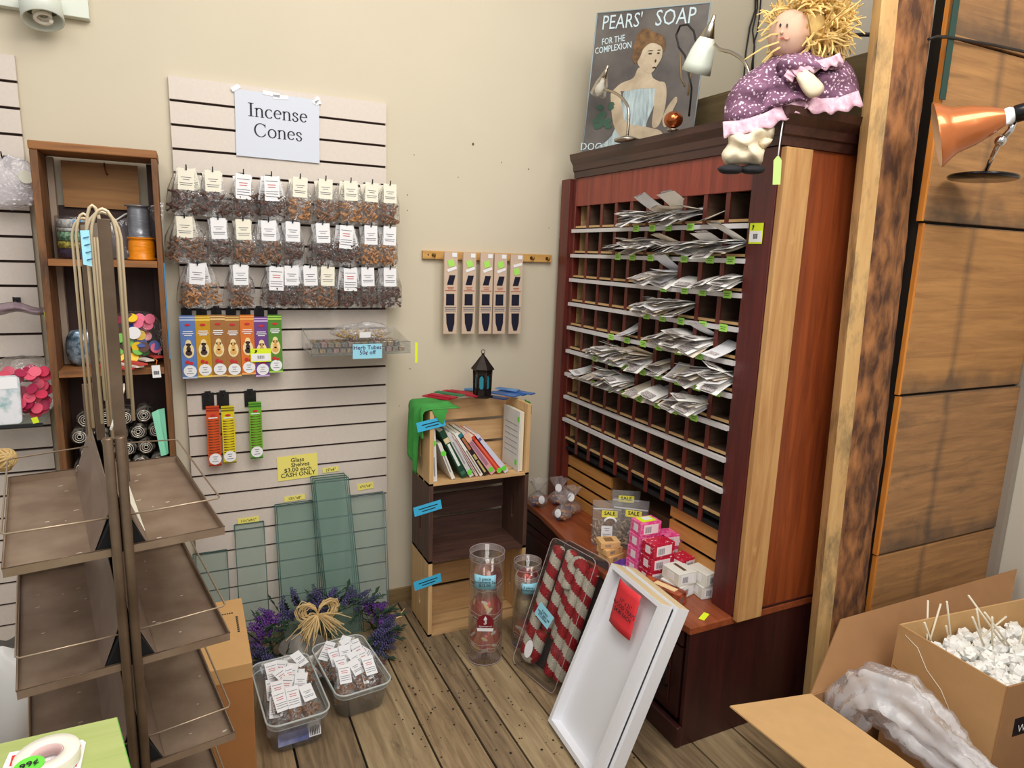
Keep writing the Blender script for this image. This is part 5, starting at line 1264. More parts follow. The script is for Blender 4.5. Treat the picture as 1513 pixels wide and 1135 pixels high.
for pm in plw:                     # old nail line stain and dark weathering above each seam
    nt = pm.node_tree; N = nt.nodes; L = nt.links; p = N['Principled BSDF']; src = p.inputs['Base Color'].links[0].from_socket
    tc = N.new('ShaderNodeTexCoord'); sx = N.new('ShaderNodeSeparateXYZ'); L.new(tc.outputs['Object'], sx.inputs[0])
    nz = N.new('ShaderNodeTexNoise'); nz.inputs['Scale'].default_value = 7; nz.inputs['Detail'].default_value = 8; L.new(tc.outputs['Object'], nz.inputs['Vector'])
    def mth(op, a, b=None, c=None):
        m = N.new('ShaderNodeMath'); m.operation = op
        for i_, v_ in enumerate((a, b, c)):
            if v_ is None: continue
            if isinstance(v_, (int, float)): m.inputs[i_].default_value = v_
            else: L.new(v_, m.inputs[i_])
        return m.outputs[0]
    xo = mth('ADD', sx.outputs['X'], mth('MULTIPLY_ADD', nz.outputs[0], .05, .045))
    st1 = mth('SUBTRACT', 1.0, mth('MULTIPLY', mth('ABSOLUTE', xo), 38)); st1 = mth('MAXIMUM', st1, 0)
    fr_ = mth('FRACT', mth('DIVIDE', mth('SUBTRACT', sx.outputs['Z'], .577), .5215))
    st2 = mth('MAXIMUM', mth('SUBTRACT', mth('MULTIPLY', nz.outputs[0], 1.9), mth('MULTIPLY_ADD', fr_, 4.5, .25)), 0)
    fac = N.new('ShaderNodeClamp'); L.new(mth('MINIMUM', mth('ADD', mth('MULTIPLY', st1, mth('MULTIPLY', nz.outputs[0], .9)), st2), .72), fac.inputs[0])
    mx = N.new('ShaderNodeMix'); mx.data_type = 'RGBA'; L.new(fac.outputs[0], mx.inputs[0]); L.new(src, mx.inputs[6]); mx.inputs[7].default_value = s2l((70, 60, 52)); L.new(mx.outputs[2], p.inputs['Base Color'])
orange = wood('fresh_cut_edge', (222, 146, 56), (190, 112, 40), 'z', 3, .6)
gz = [2.75, 2.645, 2.131, 1.628, 1.106, .577, .05]
for i in range(6):
    zt, zb_ = gz[i], gz[i + 1]
    xl = 1.233 + (.002, .004, .012, .026, .030, .034)[i]
    xr = 1.905 - (.0, .0, .0, .01, .0, -.01)[i]
    MB().box((xl + .004, -1.318 + .003 * (i % 2), zb_ + .004), (xr, -1.300, zt - .004)).build('plank', plw[(i + 1) % 3], t, bevel=.003)
    MB().box((xl - .006, -1.3165 + .003 * (i % 2), zb_ + .003), (xl + .0038, -1.300, zt - .003)).build('cut_edge', orange, t)
MB().box((1.262, -1.299, 0), (1.905, -1.25, 2.75)).build('backing_board', mat('backing_dark', (40, 32, 26), .9), t)
MB().box((1.9, -1.34, 0), (1.93, -1.25, 2.75)).build('grey_end_trim', mat('grey_trim', (150, 140, 128), .7), t)
gs = MB().box((1.932, -2.6, 0), (1.949, -1.25, 2.75)); tag(gs.build('wall_stub', mat('wall_paint_right', (204, 196, 178), .85)), kind='structure').name = 'trim_1'
# green strap, black wire
y_ = -1.325
tag(MB().box((at(1413, 0, 'y', y_).x - .014, y_ - .003, at(1405, 150, 'y', y_).z), (at(1413, 0, 'y', y_).x + .012, y_, 2.6)).build('green_strap', mat('dark_green_strap', (34, 64, 56), .6)), 'dark green strap hanging down the planks above the copper lamp', 'strap')
tag(MB().tube([at(1372, 58, 'y', -1.345), at(1384, 54, 'y', -1.335), at(1400, 55, 'y', -1.329), at(1430, 60, 'y', -1.329), at(1470, 67, 'y', -1.329), at(1530, 80, 'y', -1.329)], .004, 6).build('black_wire', cab), 'thin black wire running sideways across the top of the planks', 'cable')
tag(MB().tube([at(1238, 95, 'x', 1.105), at(1243, 62, 'x', 1.105), at(1252, 53, 'x', 1.105), at(1275, 51, 'x', 1.105), at(1310, 52, 'x', 1.105)], .006, 6).build('black_cable', cab), 'short bent black cable between the doll and the log post', 'cable')

# copper clamp lamp
t = thing('copper_lamp', at(1450, 265, 'y', -1.42), 'copper shaded lamp with a chrome stem in front of the planks', 'lamp')
Y = -1.43
m0 = atd(1384, 200, 1.745); m1 = atd(1484, 173, 1.675); ax_ = (m0 - m1); Lc = ax_.length
M = axis_frame(m1, ax_)
copper = mat('copper_paint', (206, 118, 62), .28, .45, coat=.5, var=.1, vscale=14)
pr = [(.021, 0), (.036, .03), (.049, .065), (.058, .105), (.066, Lc * .82), (.082, Lc * .97), (.083, Lc), (.079, Lc - .001), (.062, Lc * .8), (.052, .105), (.03, .03), (.015, .004)]
o = MB().lathe(pr[:7], M, 40).build('copper_shade', copper, t, nofix=True); MB().lathe(pr[6:], M, 40).build('shade_lining', mat('shade_white', (226, 190, 150), .4), t, nofix=True)
MB().lathe([(.0001, .0), (.019, .0), (.019, .0), (.021, -.012), (.017, -.02)], M, 24).build('white_collar', white, t)
MB().lathe([(.0001, -.085), (.018, -.085), (.021, -.07), (.021, -.022), (.016, -.018), (.0001, -.018)], M, 24).build('socket', mat('black_plastic', (20, 20, 22), .25), t)
jb = atd(1478, 208, 1.70); bs_ = atd(1452, 262, 1.905)
MB().tube([atd(1498, 178, 1.675), atd(1493, 192, 1.685), jb], .008, 10).build('bracket', chrome, t)
MB().ball(jb, .014, 14).build('chrome_joint', chrome, t)
MB().tube([jb, jb * .5 + bs_ * .5 + V((-.004, 0, -.002)), bs_], .0065, 10).build('chrome_stem', chrome, t)
ms = Matrix.Translation(bs_)
MB().lathe([(.0001, .004), (.085, .004), (.088, .0), (.085, -.004), (.0001, -.004)], ms @ Matrix.Rotation(.05, 4, 'Y'), 36).build('round_base', mat('black_chrome', (60, 60, 62), .12, .9), t)

# ------------------------------------------------------------------ rag doll
def pillow(px_pts, D, thick, m, nm, parent, rings=6, wr=.0, smooth=True, back=.6, seed=0):
    n = len(px_pts); out = []
    for i in range(n):
        p0, p1, p2, p3 = [V(px_pts[(i + k - 1) % n]) for k in range(4)]
        for q in range(3):
            s_ = q / 3; out.append(.5 * ((2 * p1) + (-p0 + p2) * s_ + (2 * p0 - 5 * p1 + 4 * p2 - p3) * s_ * s_ + (-p0 + 3 * p1 - 3 * p2 + p3) * s_ ** 3))
    cx = sum(p.x for p in out) / len(out); cy = sum(p.y for p in out) / len(out); N_ = len(out)
    mb = MB()
    def ringpts(s_, sign):
        h = thick * math.sqrt(max(0, 1 - s_ * s_)) * (1 if sign > 0 else -back)
        r = []
        for i, p in enumerate(out):
            x = cx + (p.x - cx) * s_; y = cy + (p.y - cy) * s_
            wv = wr * noise.noise(V((x * .05 + seed, y * .05, seed))) * (1 if s_ < .98 else .0)
            r.append(atd(x, y, D - h - wv * (1 if sign > 0 else -1)))
        return r
    levels = [ringpts(1 - k / rings if k < rings else .02, 1) for k in range(rings + 1)]
    levb = [ringpts(1 - k / rings if k < rings else .02, -1) for k in range(1, rings + 1)]
    vs = [p for l in levels for p in l]; fs = []
    for k in range(rings):
        for i in range(N_): fs.append((k * N_ + i, k * N_ + (i + 1) % N_, (k + 1) * N_ + (i + 1) % N_, (k + 1) * N_ + i))
    base = len(vs); vs += [p for l in levb for p in l]
    for i in range(N_): fs.append((i, base + i, base + (i + 1) % N_, (i + 1) % N_))
    for k in range(rings - 1):
        for i in range(N_): fs.append((base + k * N_ + i, base + (k + 1) * N_ + i, base + (k + 1) * N_ + (i + 1) % N_, base + k * N_ + (i + 1) % N_))
    mb.add(vs, fs, sm=smooth)
    return mb.build(nm, m, parent)
SD = (V((.75, -1.16, 1.91)) - CAM_P).dot(CAM_F)
t = thing('rag_doll', V((.75, -1.14, ZC)), 'straw haired rag doll in a purple flowered dress sitting on the cabinet top', 'doll')
cloth_p = mat('purple_calico', (138, 98, 124), .9, bump=.2, vscale=30, rgb2=(112, 76, 102))
# little pale flowers woven into the cloth
nt = cloth_p.node_tree; N = nt.nodes; L = nt.links; p = N['Principled BSDF']
tc = N.new('ShaderNodeTexCoord'); vo = N.new('ShaderNodeTexVoronoi'); vo.inputs['Scale'].default_value = 92; L.new(tc.outputs['Object'], vo.inputs['Vector'])
r3 = N.new('ShaderNodeValToRGB'); r3.color_ramp.elements[0].position = .26; r3.color_ramp.elements[1].position = .34; r3.color_ramp.elements[0].color = (1, 1, 1, 1); r3.color_ramp.elements[1].color = (0, 0, 0, 1)
L.new(vo.outputs['Distance'], r3.inputs[0]); mx = N.new('ShaderNodeMix'); mx.data_type = 'RGBA'
src = p.inputs['Base Color'].links[0].from_socket; L.new(src, mx.inputs[6]); mx.inputs[7].default_value = s2l((232, 206, 222)); L.new(r3.outputs[0], mx.inputs[0]); L.new(mx.outputs[2], p.inputs['Base Color'])
skin = mat('doll_cloth_skin', (208, 172, 148), .85); calico = mat('doll_cream_cloth', (226, 212, 184), .85, bump=.3, vscale=24)
lace = mat('pink_lace', (232, 196, 208), .85, rgb2=(206, 160, 178), vscale=70, bump=.6); strawm = mat('raffia_hair', (240, 208, 134), .7, var=.25, vscale=30)
pillow([(1072, 150), (1092, 118), (1130, 92), (1160, 76), (1195, 68), (1232, 80), (1258, 98), (1270, 130), (1266, 156), (1232, 160), (1206, 160), (1180, 152), (1150, 168), (1120, 182), (1088, 190), (1072, 184)], SD + .02, .085, cloth_p, 'dress', t, 7, .05)
pillow([(1146, 100), (1160, 84), (1192, 80), (1226, 88), (1246, 96), (1240, 104), (1206, 100), (1180, 104), (1170, 118), (1158, 122)], SD - .060, .030, cloth_p, 'sleeve', t, 5, .03, seed=4)
def ruffle(path, D, depth, m, nm, amp=.006, w_=22):
    pts = [V(p) for p in path]; dd = []
    for i in range(len(pts) - 1):
        for q in range(8): dd.append(pts[i] + (pts[i + 1] - pts[i]) * (q / 8))
    dd.append(pts[-1]); mb = MB()
    def fn(u, v_):
        i = min(len(dd) - 1, int(round(u * (len(dd) - 1)))); p = dd[i]; q = dd[min(i + 1, len(dd) - 1)] - dd[max(i - 1, 0)]; nn = V((-q.y, q.x)).normalized()
        Dl = D(i / (len(dd) - 1)) if callable(D) else D
        wv = amp * math.sin(i * 1.15) * (.3 + v_)
        return atd(p.x + nn.x * w_ * v_, p.y + nn.y * (w_ + 3 * math.sin(i * 1.15 + 1)) * v_, Dl - depth * v_ + wv)
    return mb.grid(fn, len(dd) - 1, 4).build(nm, m, t, solid=.002)
ruffle([(1268, 134), (1240, 144), (1212, 146), (1188, 138), (1160, 152), (1128, 168), (1096, 178), (1068, 180)][::-1], lambda u: SD - .055 - .008 * math.sin(6 * u), .006, lace, 'lace_hem', w_=22)
ruffle([(1158, 112), (1166, 100), (1182, 93), (1206, 90), (1228, 84), (1240, 78)], SD - .088, .0, lace, 'lace_cuff', .004, 15)
pillow([(1176, 110), (1192, 102), (1206, 114), (1218, 128), (1212, 140), (1198, 145), (1188, 138), (1180, 124)], SD - .085, .020, calico, 'arm', t, 5)
pillow([(1078, 194), (1110, 190), (1142, 184), (1142, 206), (1130, 222), (1124, 244), (1100, 243), (1074, 244), (1066, 228), (1076, 212)], SD - .045, .032, calico, 'bloomers', t, 6, .05, seed=9)
for k, (x, lb) in enumerate(((1078, 0), (1110, 1))):
    pillow([(x - 18, 250), (x - 12, 245), (x + 4, 243), (x + 18, 246), (x + 20, 252), (x + 12, 257), (x - 10, 257)], SD - .06 + .012 * k, .030, mat('black_felt', (24, 24, 30), .8), 'shoe', t, 4)
hd = atd(1166, 52, SD - .0)
MB().ball(hd, .056, 22, (1, .95, 1.12)).build('head', skin, t)
fdir = (atd(1120, 52, SD - .14) - hd).normalized()
for (px, py) in ((1163, 38), (1150, 34)):
    q = atd(px, py, SD - .05); n = (q - hd).normalized(); MB().disc(hd + n * .0580, n.cross(ZA), n.cross(ZA).cross(n) * -1, .0025, .0048, .002, 10).build('eye', black, t)
q = atd(1150, 46, SD - .06); n = (q - hd).normalized(); MB().ball(hd + n * .0565, .005, 8).build('nose', skin, t)
n = (atd(1152, 58, SD - .05) - hd).normalized(); MB().disc(hd + n * .0590, n.cross(ZA), ZA, .006, .002, .002, 10).build('mouth', mat('doll_mouth', (170, 80, 70), .8), t)
n = (atd(1162, 56, SD - .06) - hd).normalized(); MB().disc(hd + n * .0585, n.cross(ZA), ZA, .007, .006, .0015, 12).build('cheek', mat('doll_cheek', (232, 156, 136), .8), t)
R = random.Random(21); mb = MB()
hc = atd(1196, 44, SD + .012)
MB().ball(hc + V((.008, .014, 0)), .060, 16).build('hair_base', strawm, t)
rgt = CAM_R; upv = CAM_U; tow = -CAM_F
for k in range(760):
    a = R.uniform(0, 2 * PI); e = R.uniform(-.9, 1)
    d = (rgt * math.cos(a) + upv * math.sin(a)) * math.sqrt(max(0, 1 - e * e * .8)) + tow * e * .8
    d.normalize()
    # keep the face free (left, slightly low)
    if d.dot(rgt) < -.15 and abs(d.dot(upv)) < .55 and d.dot(tow) > -.1 and R.random() < .96: continue
    root = hc + d * .052; tan = (d.cross(tow * R.uniform(-1, 1) + upv * R.uniform(-1, 1) + rgt * R.uniform(-1, 1))).normalized()
    L_ = R.uniform(.045, .085); p = root.copy(); dirv = (d * .55 + tan * R.uniform(.3, 1)).normalized(); pts = [p.copy()]
    for s_ in range(5):
        dirv = (dirv + tan * R.uniform(-.25, .35) - d * .18 * (s_ > 1) - ZA * .10).normalized(); p = p + dirv * L_ / 4; pts.append(p.copy())
    if any((q_ - hd).length < .070 and (q_ - hd).normalized().dot((rgt * -.75 + tow * .65).normalized()) > .35 for q_ in pts): continue
    mb.tube(pts, [.0026, .0034, .0034, .003, .0024, .0016], 4, sm=False)
for (x0, y0, x1, y1) in ((1150, 62, 1100, 88), (1140, 20, 1118, 22), (1240, 40, 1262, 20), (1250, 50, 1272, 36), (1150, 50, 1122, 62), (1148, 30, 1124, 52), (1245, 66, 1264, 72), (1152, 70, 1126, 92), (1146, 12, 1120, 42)):
    mb.tube([atd(x0, y0, SD - .03), atd((x0 + x1) / 2 + 3, (y0 + y1) / 2 - 5, SD - .045), atd(x1, y1, SD - .03)], [.003, .0026, .0018], 4, sm=False)
o = mb.build('straw_hair', strawm, t); o['kind'] = 'stuff'
MB().tube([atd(1157, 178, SD - .062), atd(1153, 205, SD - .062), atd(1149, 236, SD - .062)], .0016, 5).build('tag_string', white, t)
c = atd(1148, 252, SD - .060)
pts = [(-.010, -.036), (.010, -.036), (.011, .026), (.004, .036), (-.002, .036), (-.010, .026)]
MB().prism(pts, -.0008, .0008, fr(c, V((1, -.5, .06)), V((.06, 0, 1)))).build('green_tag', mat('pale_green_tag', (186, 214, 126), .7), t)

# ------------------------------------------------------------------ cardboard cartons at lower right
card_m = mat('cardboard', (188, 146, 98), .85, var=.06, vscale=18); card_d = mat('cardboard_dark', (164, 122, 82), .85, var=.08, vscale=14); card_in = mat('cardboard_inner', (204, 164, 112), .85, var=.05, vscale=20)
tape_m = mat('brown_packing_tape', (158, 110, 54), .25, var=.15, vscale=20)
t = thing('cardboard_box', (1.2, -1.85, 0), 'large open cardboard box with its flaps folded out, lower right corner', 'box')
RZ = .33; ox0, ox1, oy0, oy1 = .785, 1.70, -2.15, -1.500
th = .004
for a, b in (((ox0, oy0, 0), (ox0 + th, oy1, RZ)), ((ox1 - th, oy0, 0), (ox1, oy1, RZ)), ((ox0 + th, oy0, 0), (ox1 - th, oy0 + th, RZ)), ((ox0 + th, oy1 - th, 0), (ox1 - th, oy1, RZ)), ((ox0 + th, oy0 + th, 0), (ox1 - th, oy1 - th, .004))):
    MB().box(a, b).build('box_wall', card_d, t)
fl_a = at(1078, 1045, 'z', .355); 
MB().quad((ox0, oy1, RZ + .001), (ox0, oy0, RZ + .001), (fl_a.x, oy0 + .02, .375), (fl_a.x, fl_a.y, .355), .004).build('left_flap', card_in, t)
bl = at(1243, 915, 'y', -1.41); br_ = V((1.90, -1.41, .43))
MB().quad((ox0, oy1, RZ + .001), (ox1, oy1, RZ + .001), (br_.x, -1.41, bl.z - .005), (bl.x, -1.41, bl.z), .004).build('back_flap', card_d, t)
t = thing('carton', (1.3, -1.69, .15), 'smaller open carton full of white headed sticks, standing in the large box', 'box')
q1 = at(1330, 922, 'z', .50); q2 = at(1488, 1014, 'z', .50); q3 = V((1.66, q1.y - .06, .50)); q4 = V((1.66, q2.y - .06, .50)); ZI = .012
def down(p, k=.0): return V((p.x - .02 * k, p.y, ZI))
MB().quad(q1, q2, down(q2, 1), down(q1, 1), .005).build('left_side', card_m, t)
MB().quad(q2, q4, down(q4), down(q2, 1), .005).build('near_side', card_d, t)
MB().quad(q1, q3, down(q3), down(q1, 1), .005).build('far_side', card_in, t)
MB().quad(q4, q3, down(q3), down(q4), .005).build('right_side', card_m, t)
nl = (q2 - q1).cross(ZA).normalized(); nl = nl if nl.x < 0 else -nl
e = nl * .0045
def on(u, v_): return q1 + (q2 - q1) * u + V((0, 0, -.49 * v_)) + V((-.02 * v_, 0, 0)) + e
MB().add([on(0, .005), on(1, .005), on(1, .20), on(0, .13)], [(0, 1, 2, 3)]).build('packing_tape', tape_m, t, solid=.0006)
MB().add([on(.30, .33), on(.55, .35), on(.55, .48), on(.30, .45)], [(0, 1, 2, 3)]).build('packing_tape', tape_m, t, solid=.0006)
MB().tube([on(.02, .25), on(.3, .30), on(.7, .40), on(1, .47)], .0022, 5).build('crease_line', card_d, t)
MB().tube([on(.08, .04), on(.22, .07), on(.34, .16), on(.5, .22), on(.62, .31)], .0016, 5).build('tape_wrinkle', mat('wrinkle_white', (232, 220, 200), .2), t)
nn = V((0, -1, 0)); lp = at(1504, 1074, 'y', q2.y - .012)
MB().card(lp + V((.022, -.002, -.0)), V((1, -.10, 0)), ZA, .075, .050, .001).build('black_label', mat('black_label', (20, 22, 26), .5), t)
text('lettering', 'WA', .030, white, t, lp + V((.020, -.004, -.004)), V((1, -.10, 0)), ZA, bold=.0)
R = random.Random(4); wht = mat('white_foam', (240, 240, 236), .6); wax = mat('stick_wood', (234, 224, 200), .6)
cx_, cy_ = (q1.x + q3.x) / 2 + .0, 0
def inb(u, v_): p = q1 + (q3 - q1) * u + (q2 - q1) * v_; return p
tag(MB().box((q1.x + .03, q2.y + .03, .38), (q3.x - .02, q3.y - .02, .41)).build('padding', mat('padding_white', (214, 210, 200), .8, var=.2, vscale=20)), 'pale padding sheet under the white heads inside the smaller carton', 'padding')
hp = None; idx = 0
for k in range(70):
    u = .06 + .72 * (k % 14) / 13.5 + R.uniform(-.02, .02); v_ = .16 + .72 * (k // 14) / 4 + R.uniform(-.05, .05); p = inb(u, v_); z = .422 + R.uniform(0, .02)
    if hp is None:
        hp = thing('white_flower', (0, 0, 0), 'x', 'flower', local=True)
        mb = MB().lathe([(.0001, -.016), (.014, -.013), (.021, .0), (.020, .012), (.010, .016), (.0001, .010)], I4, 9, sm=False)
        for q in range(5): mb.cbox((.012 * math.cos(q * 1.26), .012 * math.sin(q * 1.26), .006), (.013, .018, .022), Matrix.Rotation(q * 1.26, 4, 'Z') @ Matrix.Rotation(.4, 4, 'Y'))
        mb.build('flower_head', wht, hp)
    M = Matrix.Translation((p.x, p.y, z)) @ Matrix.Rotation(R.uniform(0, 6), 4, 'Z') @ Matrix.Rotation(R.uniform(-.5, .5), 4, 'X')
    put(hp, M, 'white faceted flower head lying in the smaller open carton', 'white flower heads in the smaller carton')
sticks = [((1369, 968), (1371, 887)), ((1381, 962), (1366, 920)), ((1368, 966), (1390, 892)), ((1407, 962), (1399, 889)), ((1404, 955), (1398, 925)), ((1428, 960), (1487, 911)), ((1452, 955), (1443, 900)), ((1457, 962), (1437, 912)), ((1466, 962), (1466, 912)), ((1487, 958), (1431, 880)), ((1494, 958), (1455, 905)), ((1470, 950), (1518, 925)), ((1505, 960), (1518, 915)), ((1440, 965), (1480, 930))]
for k, (a, b) in enumerate(sticks):
    pa = at(a[0], a[1], 'z', .43); 
    if a[0] < 1410: pa = at(a[0], a[1], 'z', .40)
    yb = pa.y + R.uniform(-.03, .05); pb2 = at(b[0], b[1], 'y', yb)
    d = (pb2 - pa); pa2 = pa - d.normalized() * .01
    tag(MB().tube([pa2, pb2], .0028, 6).build('wooden_stick', wax), 'thin pale stick poking up from the flowers, %s of those in the smaller carton' % (NTH[k] + ' from left' if 0 else ['leaning left', 'leaning right', 'near upright'][0 if b[0] < a[0] - 5 else 1 if b[0] > a[0] + 5 else 2]), 'stick', 'pale sticks in the smaller carton %s' % ['leaning left', 'leaning right', 'near upright'][0 if b[0] < a[0] - 5 else 1 if b[0] > a[0] + 5 else 2])
# crumpled clear plastic sheet between the boxes
pl = film('crumpled_plastic', (240, 240, 244), .26, .25, .8, 26, milk=.40, edge=.5)
P = [V((.860, -1.545, .23)), V((.875, -1.575, .345)), V((.905, -1.625, .385)), V((.93, -1.70, .345)), V((.95, -1.78, .300)), V((.965, -1.87, .27)), V((.97, -1.96, .25))]
def sh(u, v_):
    x = u * (len(P) - 1); i = min(int(x), len(P) - 2); f_ = x - i; c = P[i] * (1 - f_) + P[i + 1] * f_; th = 2 * PI * v_
    r = (.052 + .028 * math.sin(PI * min(1, u * 1.2)) ** 2) * (1 + .16 * math.sin(5 * th + 6 * u) + .10 * math.sin(11 * th - 14 * u) + .06 * math.sin(23 * u * 3))
    tt = (P[i + 1] - P[i]).normalized(); sd = tt.cross(ZA).normalized(); up = sd.cross(tt)
    return c + sd * math.cos(th) * r * .8 + up * math.sin(th) * r
tag(MB().grid(sh, 34, 40).build('plastic_wrap', pl, nofix=True), 'crumpled milky plastic wrap stuffed between the smaller carton and the left flap', 'plastic wrap')
# ------------------------------------------------------------------ tall wooden shelf unit at left
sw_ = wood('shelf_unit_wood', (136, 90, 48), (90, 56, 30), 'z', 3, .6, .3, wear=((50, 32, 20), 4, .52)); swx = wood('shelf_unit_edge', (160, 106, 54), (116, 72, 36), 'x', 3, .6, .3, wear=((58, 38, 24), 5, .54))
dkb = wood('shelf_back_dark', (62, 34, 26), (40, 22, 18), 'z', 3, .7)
t = thing('shelf_unit', (-.93, -.12, 0), 'narrow tall brown wooden shelf unit behind the metal rack, against the wall', 'shelf unit')
sx0, sx1, sy0, sy1 = -1.092, -.768, -.205, -.028
MB().box((sx0, sy0, 0), (sx0 + .020, sy1, 1.745)).build('side_board', sw_, t, bevel=.002); MB().box((sx1 - .016, sy0, 0), (sx1, sy1, 1.745)).build('side_board', sw_, t, bevel=.002)
MB().box((sx0 - .002, sy0 - .002, 1.7455), (sx1 + .002, sy1, 1.770)).build('top_board', swx, t, bevel=.003)
for z in (1.436, 1.098, .745, .40, .06): MB().box((sx0 + .0205, sy0 - .001, z - .020), (sx1 - .0165, sy1 - .012, z)).build('shelf_board', swx, t, bevel=.001)
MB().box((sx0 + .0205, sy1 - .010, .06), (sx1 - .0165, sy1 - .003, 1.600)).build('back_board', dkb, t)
MB().box((sx0 + .055, sy1 - .022, 1.595), (sx1 - .060, sy1 - .0105, 1.735)).build('top_back_rail', wood('rail_tan', (168, 120, 66), (132, 88, 44), 'x', 2.6, .6, knots=2.4), t)
MB().box((sx0 + .021, sy1 - .05, 1.10), (sx0 + .038, sy1 - .0225, 1.74)).build('corner_cleat', mat('grey_cleat', (150, 132, 116), .8), t)
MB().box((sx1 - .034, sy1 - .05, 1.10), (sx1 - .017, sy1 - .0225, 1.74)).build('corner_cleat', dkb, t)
MB().tube([(-.92, -.054, 1.735), (-.918, -.075, 1.725), (-.915, -.075, 1.705), (-.912, -.066, 1.70)], .0025, 6).build('cup_hook', mat('rust_metal', (96, 60, 40), .6, .6), t)
o = tag(MB().box((sx1 + .0005, sy0 + .002, 1.125), (sx1 + .004, sy0 + .012, 1.432)).build('blue_strip', mat('blue_strip', (60, 130, 176), .6)), 'long thin blue strip along the right edge of the brown shelf unit', 'strip')
# items, top compartment
ZS = 1.4365
t = thing('wire_spool', (-.828, -.12, ZS), 'spool of bright orange cord, under the silver spool', 'spool')
MB().lathe([(.0001, .001), (.042, .001), (.044, .006), (.036, .010), (.039, .030), (.037, .058), (.035, .066), (.041, .068), (.041, .0715), (.0001, .0715)], Matrix.Translation((-.828, -.12, ZS)), 28).build('orange_cord', mat('orange_cord', (250, 150, 20), .35, var=.3, vscale=90, stretch=(.4, .4, 3)), t)
t = thing('wire_spool', (-.832, -.12, ZS + .072), 'spool of silver grey cord standing on the orange spool', 'spool')
MB().lathe([(.0001, 0), (.036, 0), (.036, .003), (.030, .005), (.031, .03), (.030, .085), (.029, .094), (.037, .096), (.038, .099), (.0001, .099)], Matrix.Translation((-.832, -.12, ZS + .072)), 28).build('grey_cord', mat('silver_cord', (140, 142, 150), .3, .4, var=.35, vscale=80, stretch=(.4, .4, 3)), t)
t = thing('zip_bag', (-.87, -.07, ZS), 'clear zip bag leaning behind the two cord spools', 'bag')
c = V((-.870, -.075, 1.52)); MB().grid(lambda u, v_: c + V((-.10 + .20 * u + .012 * v_, .012 * math.sin(9 * u + 4 * v_) - .006, -.08 + v_ * (.085 + .10 * u) * 1.0)), 12, 8).build('bag_film', film('zip_film', (225, 220, 228), .12, .12, .8, 22, milk=.14, edge=.6), t, nofix=True)
MB().tube([c + V((-.095, -.008, -.01)), c + V((0, -.004, .06)), c + V((.105, -.01, .10))], .0028, 6).build('zip_seal', mat('zip_white', (232, 232, 234), .3), t)
t = thing('bead_jar', (-1.005, -.12, ZS), 'clear round jar of coloured bead layers at the left of the top compartment', 'jar')
M = Matrix.Translation((-1.005, -.125, ZS)); r_ = .052
MB().lathe([(.0001, .001), (r_, .001), (r_, .122), (r_ * .97, .128), (.0001, .128)], M, 32).build('clear_jar', clear_tube, t, nofix=True)
for z0, z1, c_, c2 in ((.003, .030, (70, 60, 90), (40, 34, 60)), (.032, .052, (220, 200, 90), (120, 120, 60)), (.054, .080, (150, 190, 150), (60, 110, 90)), (.082, .092, (200, 200, 196), (150, 150, 146)), (.094, .118, (200, 90, 70), (70, 120, 180))):
    MB().lathe([(.0001, z0), (r_ * .93, z0), (r_ * .93, z1), (.0001, z1)], M, 28).build('bead_layer', mat('beads_%d' % c_[0], c_, .5, rgb2=c2, vscale=110, thr=(.42, .58)), t)
MB().card(V((-.992, -.125 - r_ - .001, ZS + .106)), XA, ZA, .022, .020, .001).build('blue_sticker', mat('bright_blue', (40, 150, 220), .5), t)
# middle compartment
ZS2 = 1.0985
disc_cols = [(220, 60, 90), (236, 120, 150), (60, 140, 70), (240, 200, 40), (230, 110, 70), (50, 70, 140), (240, 150, 160), (110, 180, 70), (150, 30, 60), (90, 60, 50)]
dm = [mat('disc_%d_%d' % (c[0], c[1]), c, .45) for c in disc_cols]
t = thing('disc_bag', (-.865, -.10, ZS2), 'clear bag of multicoloured round discs on the middle shelf of the brown unit', 'bag')
c = V((-.862, -.105, ZS2 + .088)); R = random.Random(3)
MB().grid(lambda u, v_: c + V((.078 * math.cos(2 * PI * v_) * math.sin(PI * u) ** .5 * (1 + .05 * math.sin(14 * v_ * PI)), .042 * math.sin(2 * PI * v_) * math.sin(PI * u) ** .5, -.083 * math.cos(PI * u) * (1 + .04 * math.sin(9 * PI * v_)))), 14, 26).build('bag_film', film_m, t, nofix=True)
mb = MB()
for k in range(46):
    a = R.uniform(0, 2 * PI); rr = R.random() ** .5 * .060; p = c + V((rr * math.cos(a), -.012 - .014 * R.random() - .02 * (k % 2), -.065 + .135 * R.random()))
    d = V((R.uniform(-.6, .6), -1, R.uniform(-.2, .9))).normalized(); X = d.cross(ZA).normalized()
    mb.mt(k % 10).disc(p, X, d.cross(X) * -1, .0165, .0165, .003, 14)
o = mb.build('coloured_discs', dm, t); o['kind'] = 'stuff'
MB().disc(c + V((-.004, -.052, .020)), XA, ZA, .020, .020, .001, 20).build('round_label', white, t)
t = thing('bead_packet', (-1.01, -.10, ZS2), 'silver blue foil packet on the middle shelf, left of the disc bag', 'packet')
c = V((-1.012, -.115, ZS2 + .058)); MB().grid(lambda u, v_: c + V((.048 * math.cos(2 * PI * v_) * math.sin(PI * u) ** .4, .022 * math.sin(2 * PI * v_) * math.sin(PI * u) ** .5, -.055 * math.cos(PI * u) * (1 + .08 * math.sin(10 * PI * v_)))), 10, 22).build('foil_packet', mat('silver_blue_foil', (170, 190, 206), .25, .6, rgb2=(60, 84, 104), vscale=50, bump=1.0), t)
t = thing('folded_ribbon', (-.93, -.20, ZS2), 'folded red and white striped ribbon pieces on the middle shelf edge', 'ribbon')
rd = mat('coral_red', (206, 70, 62), .7); rw2 = mat('ribbon_white', (232, 220, 208), .7)
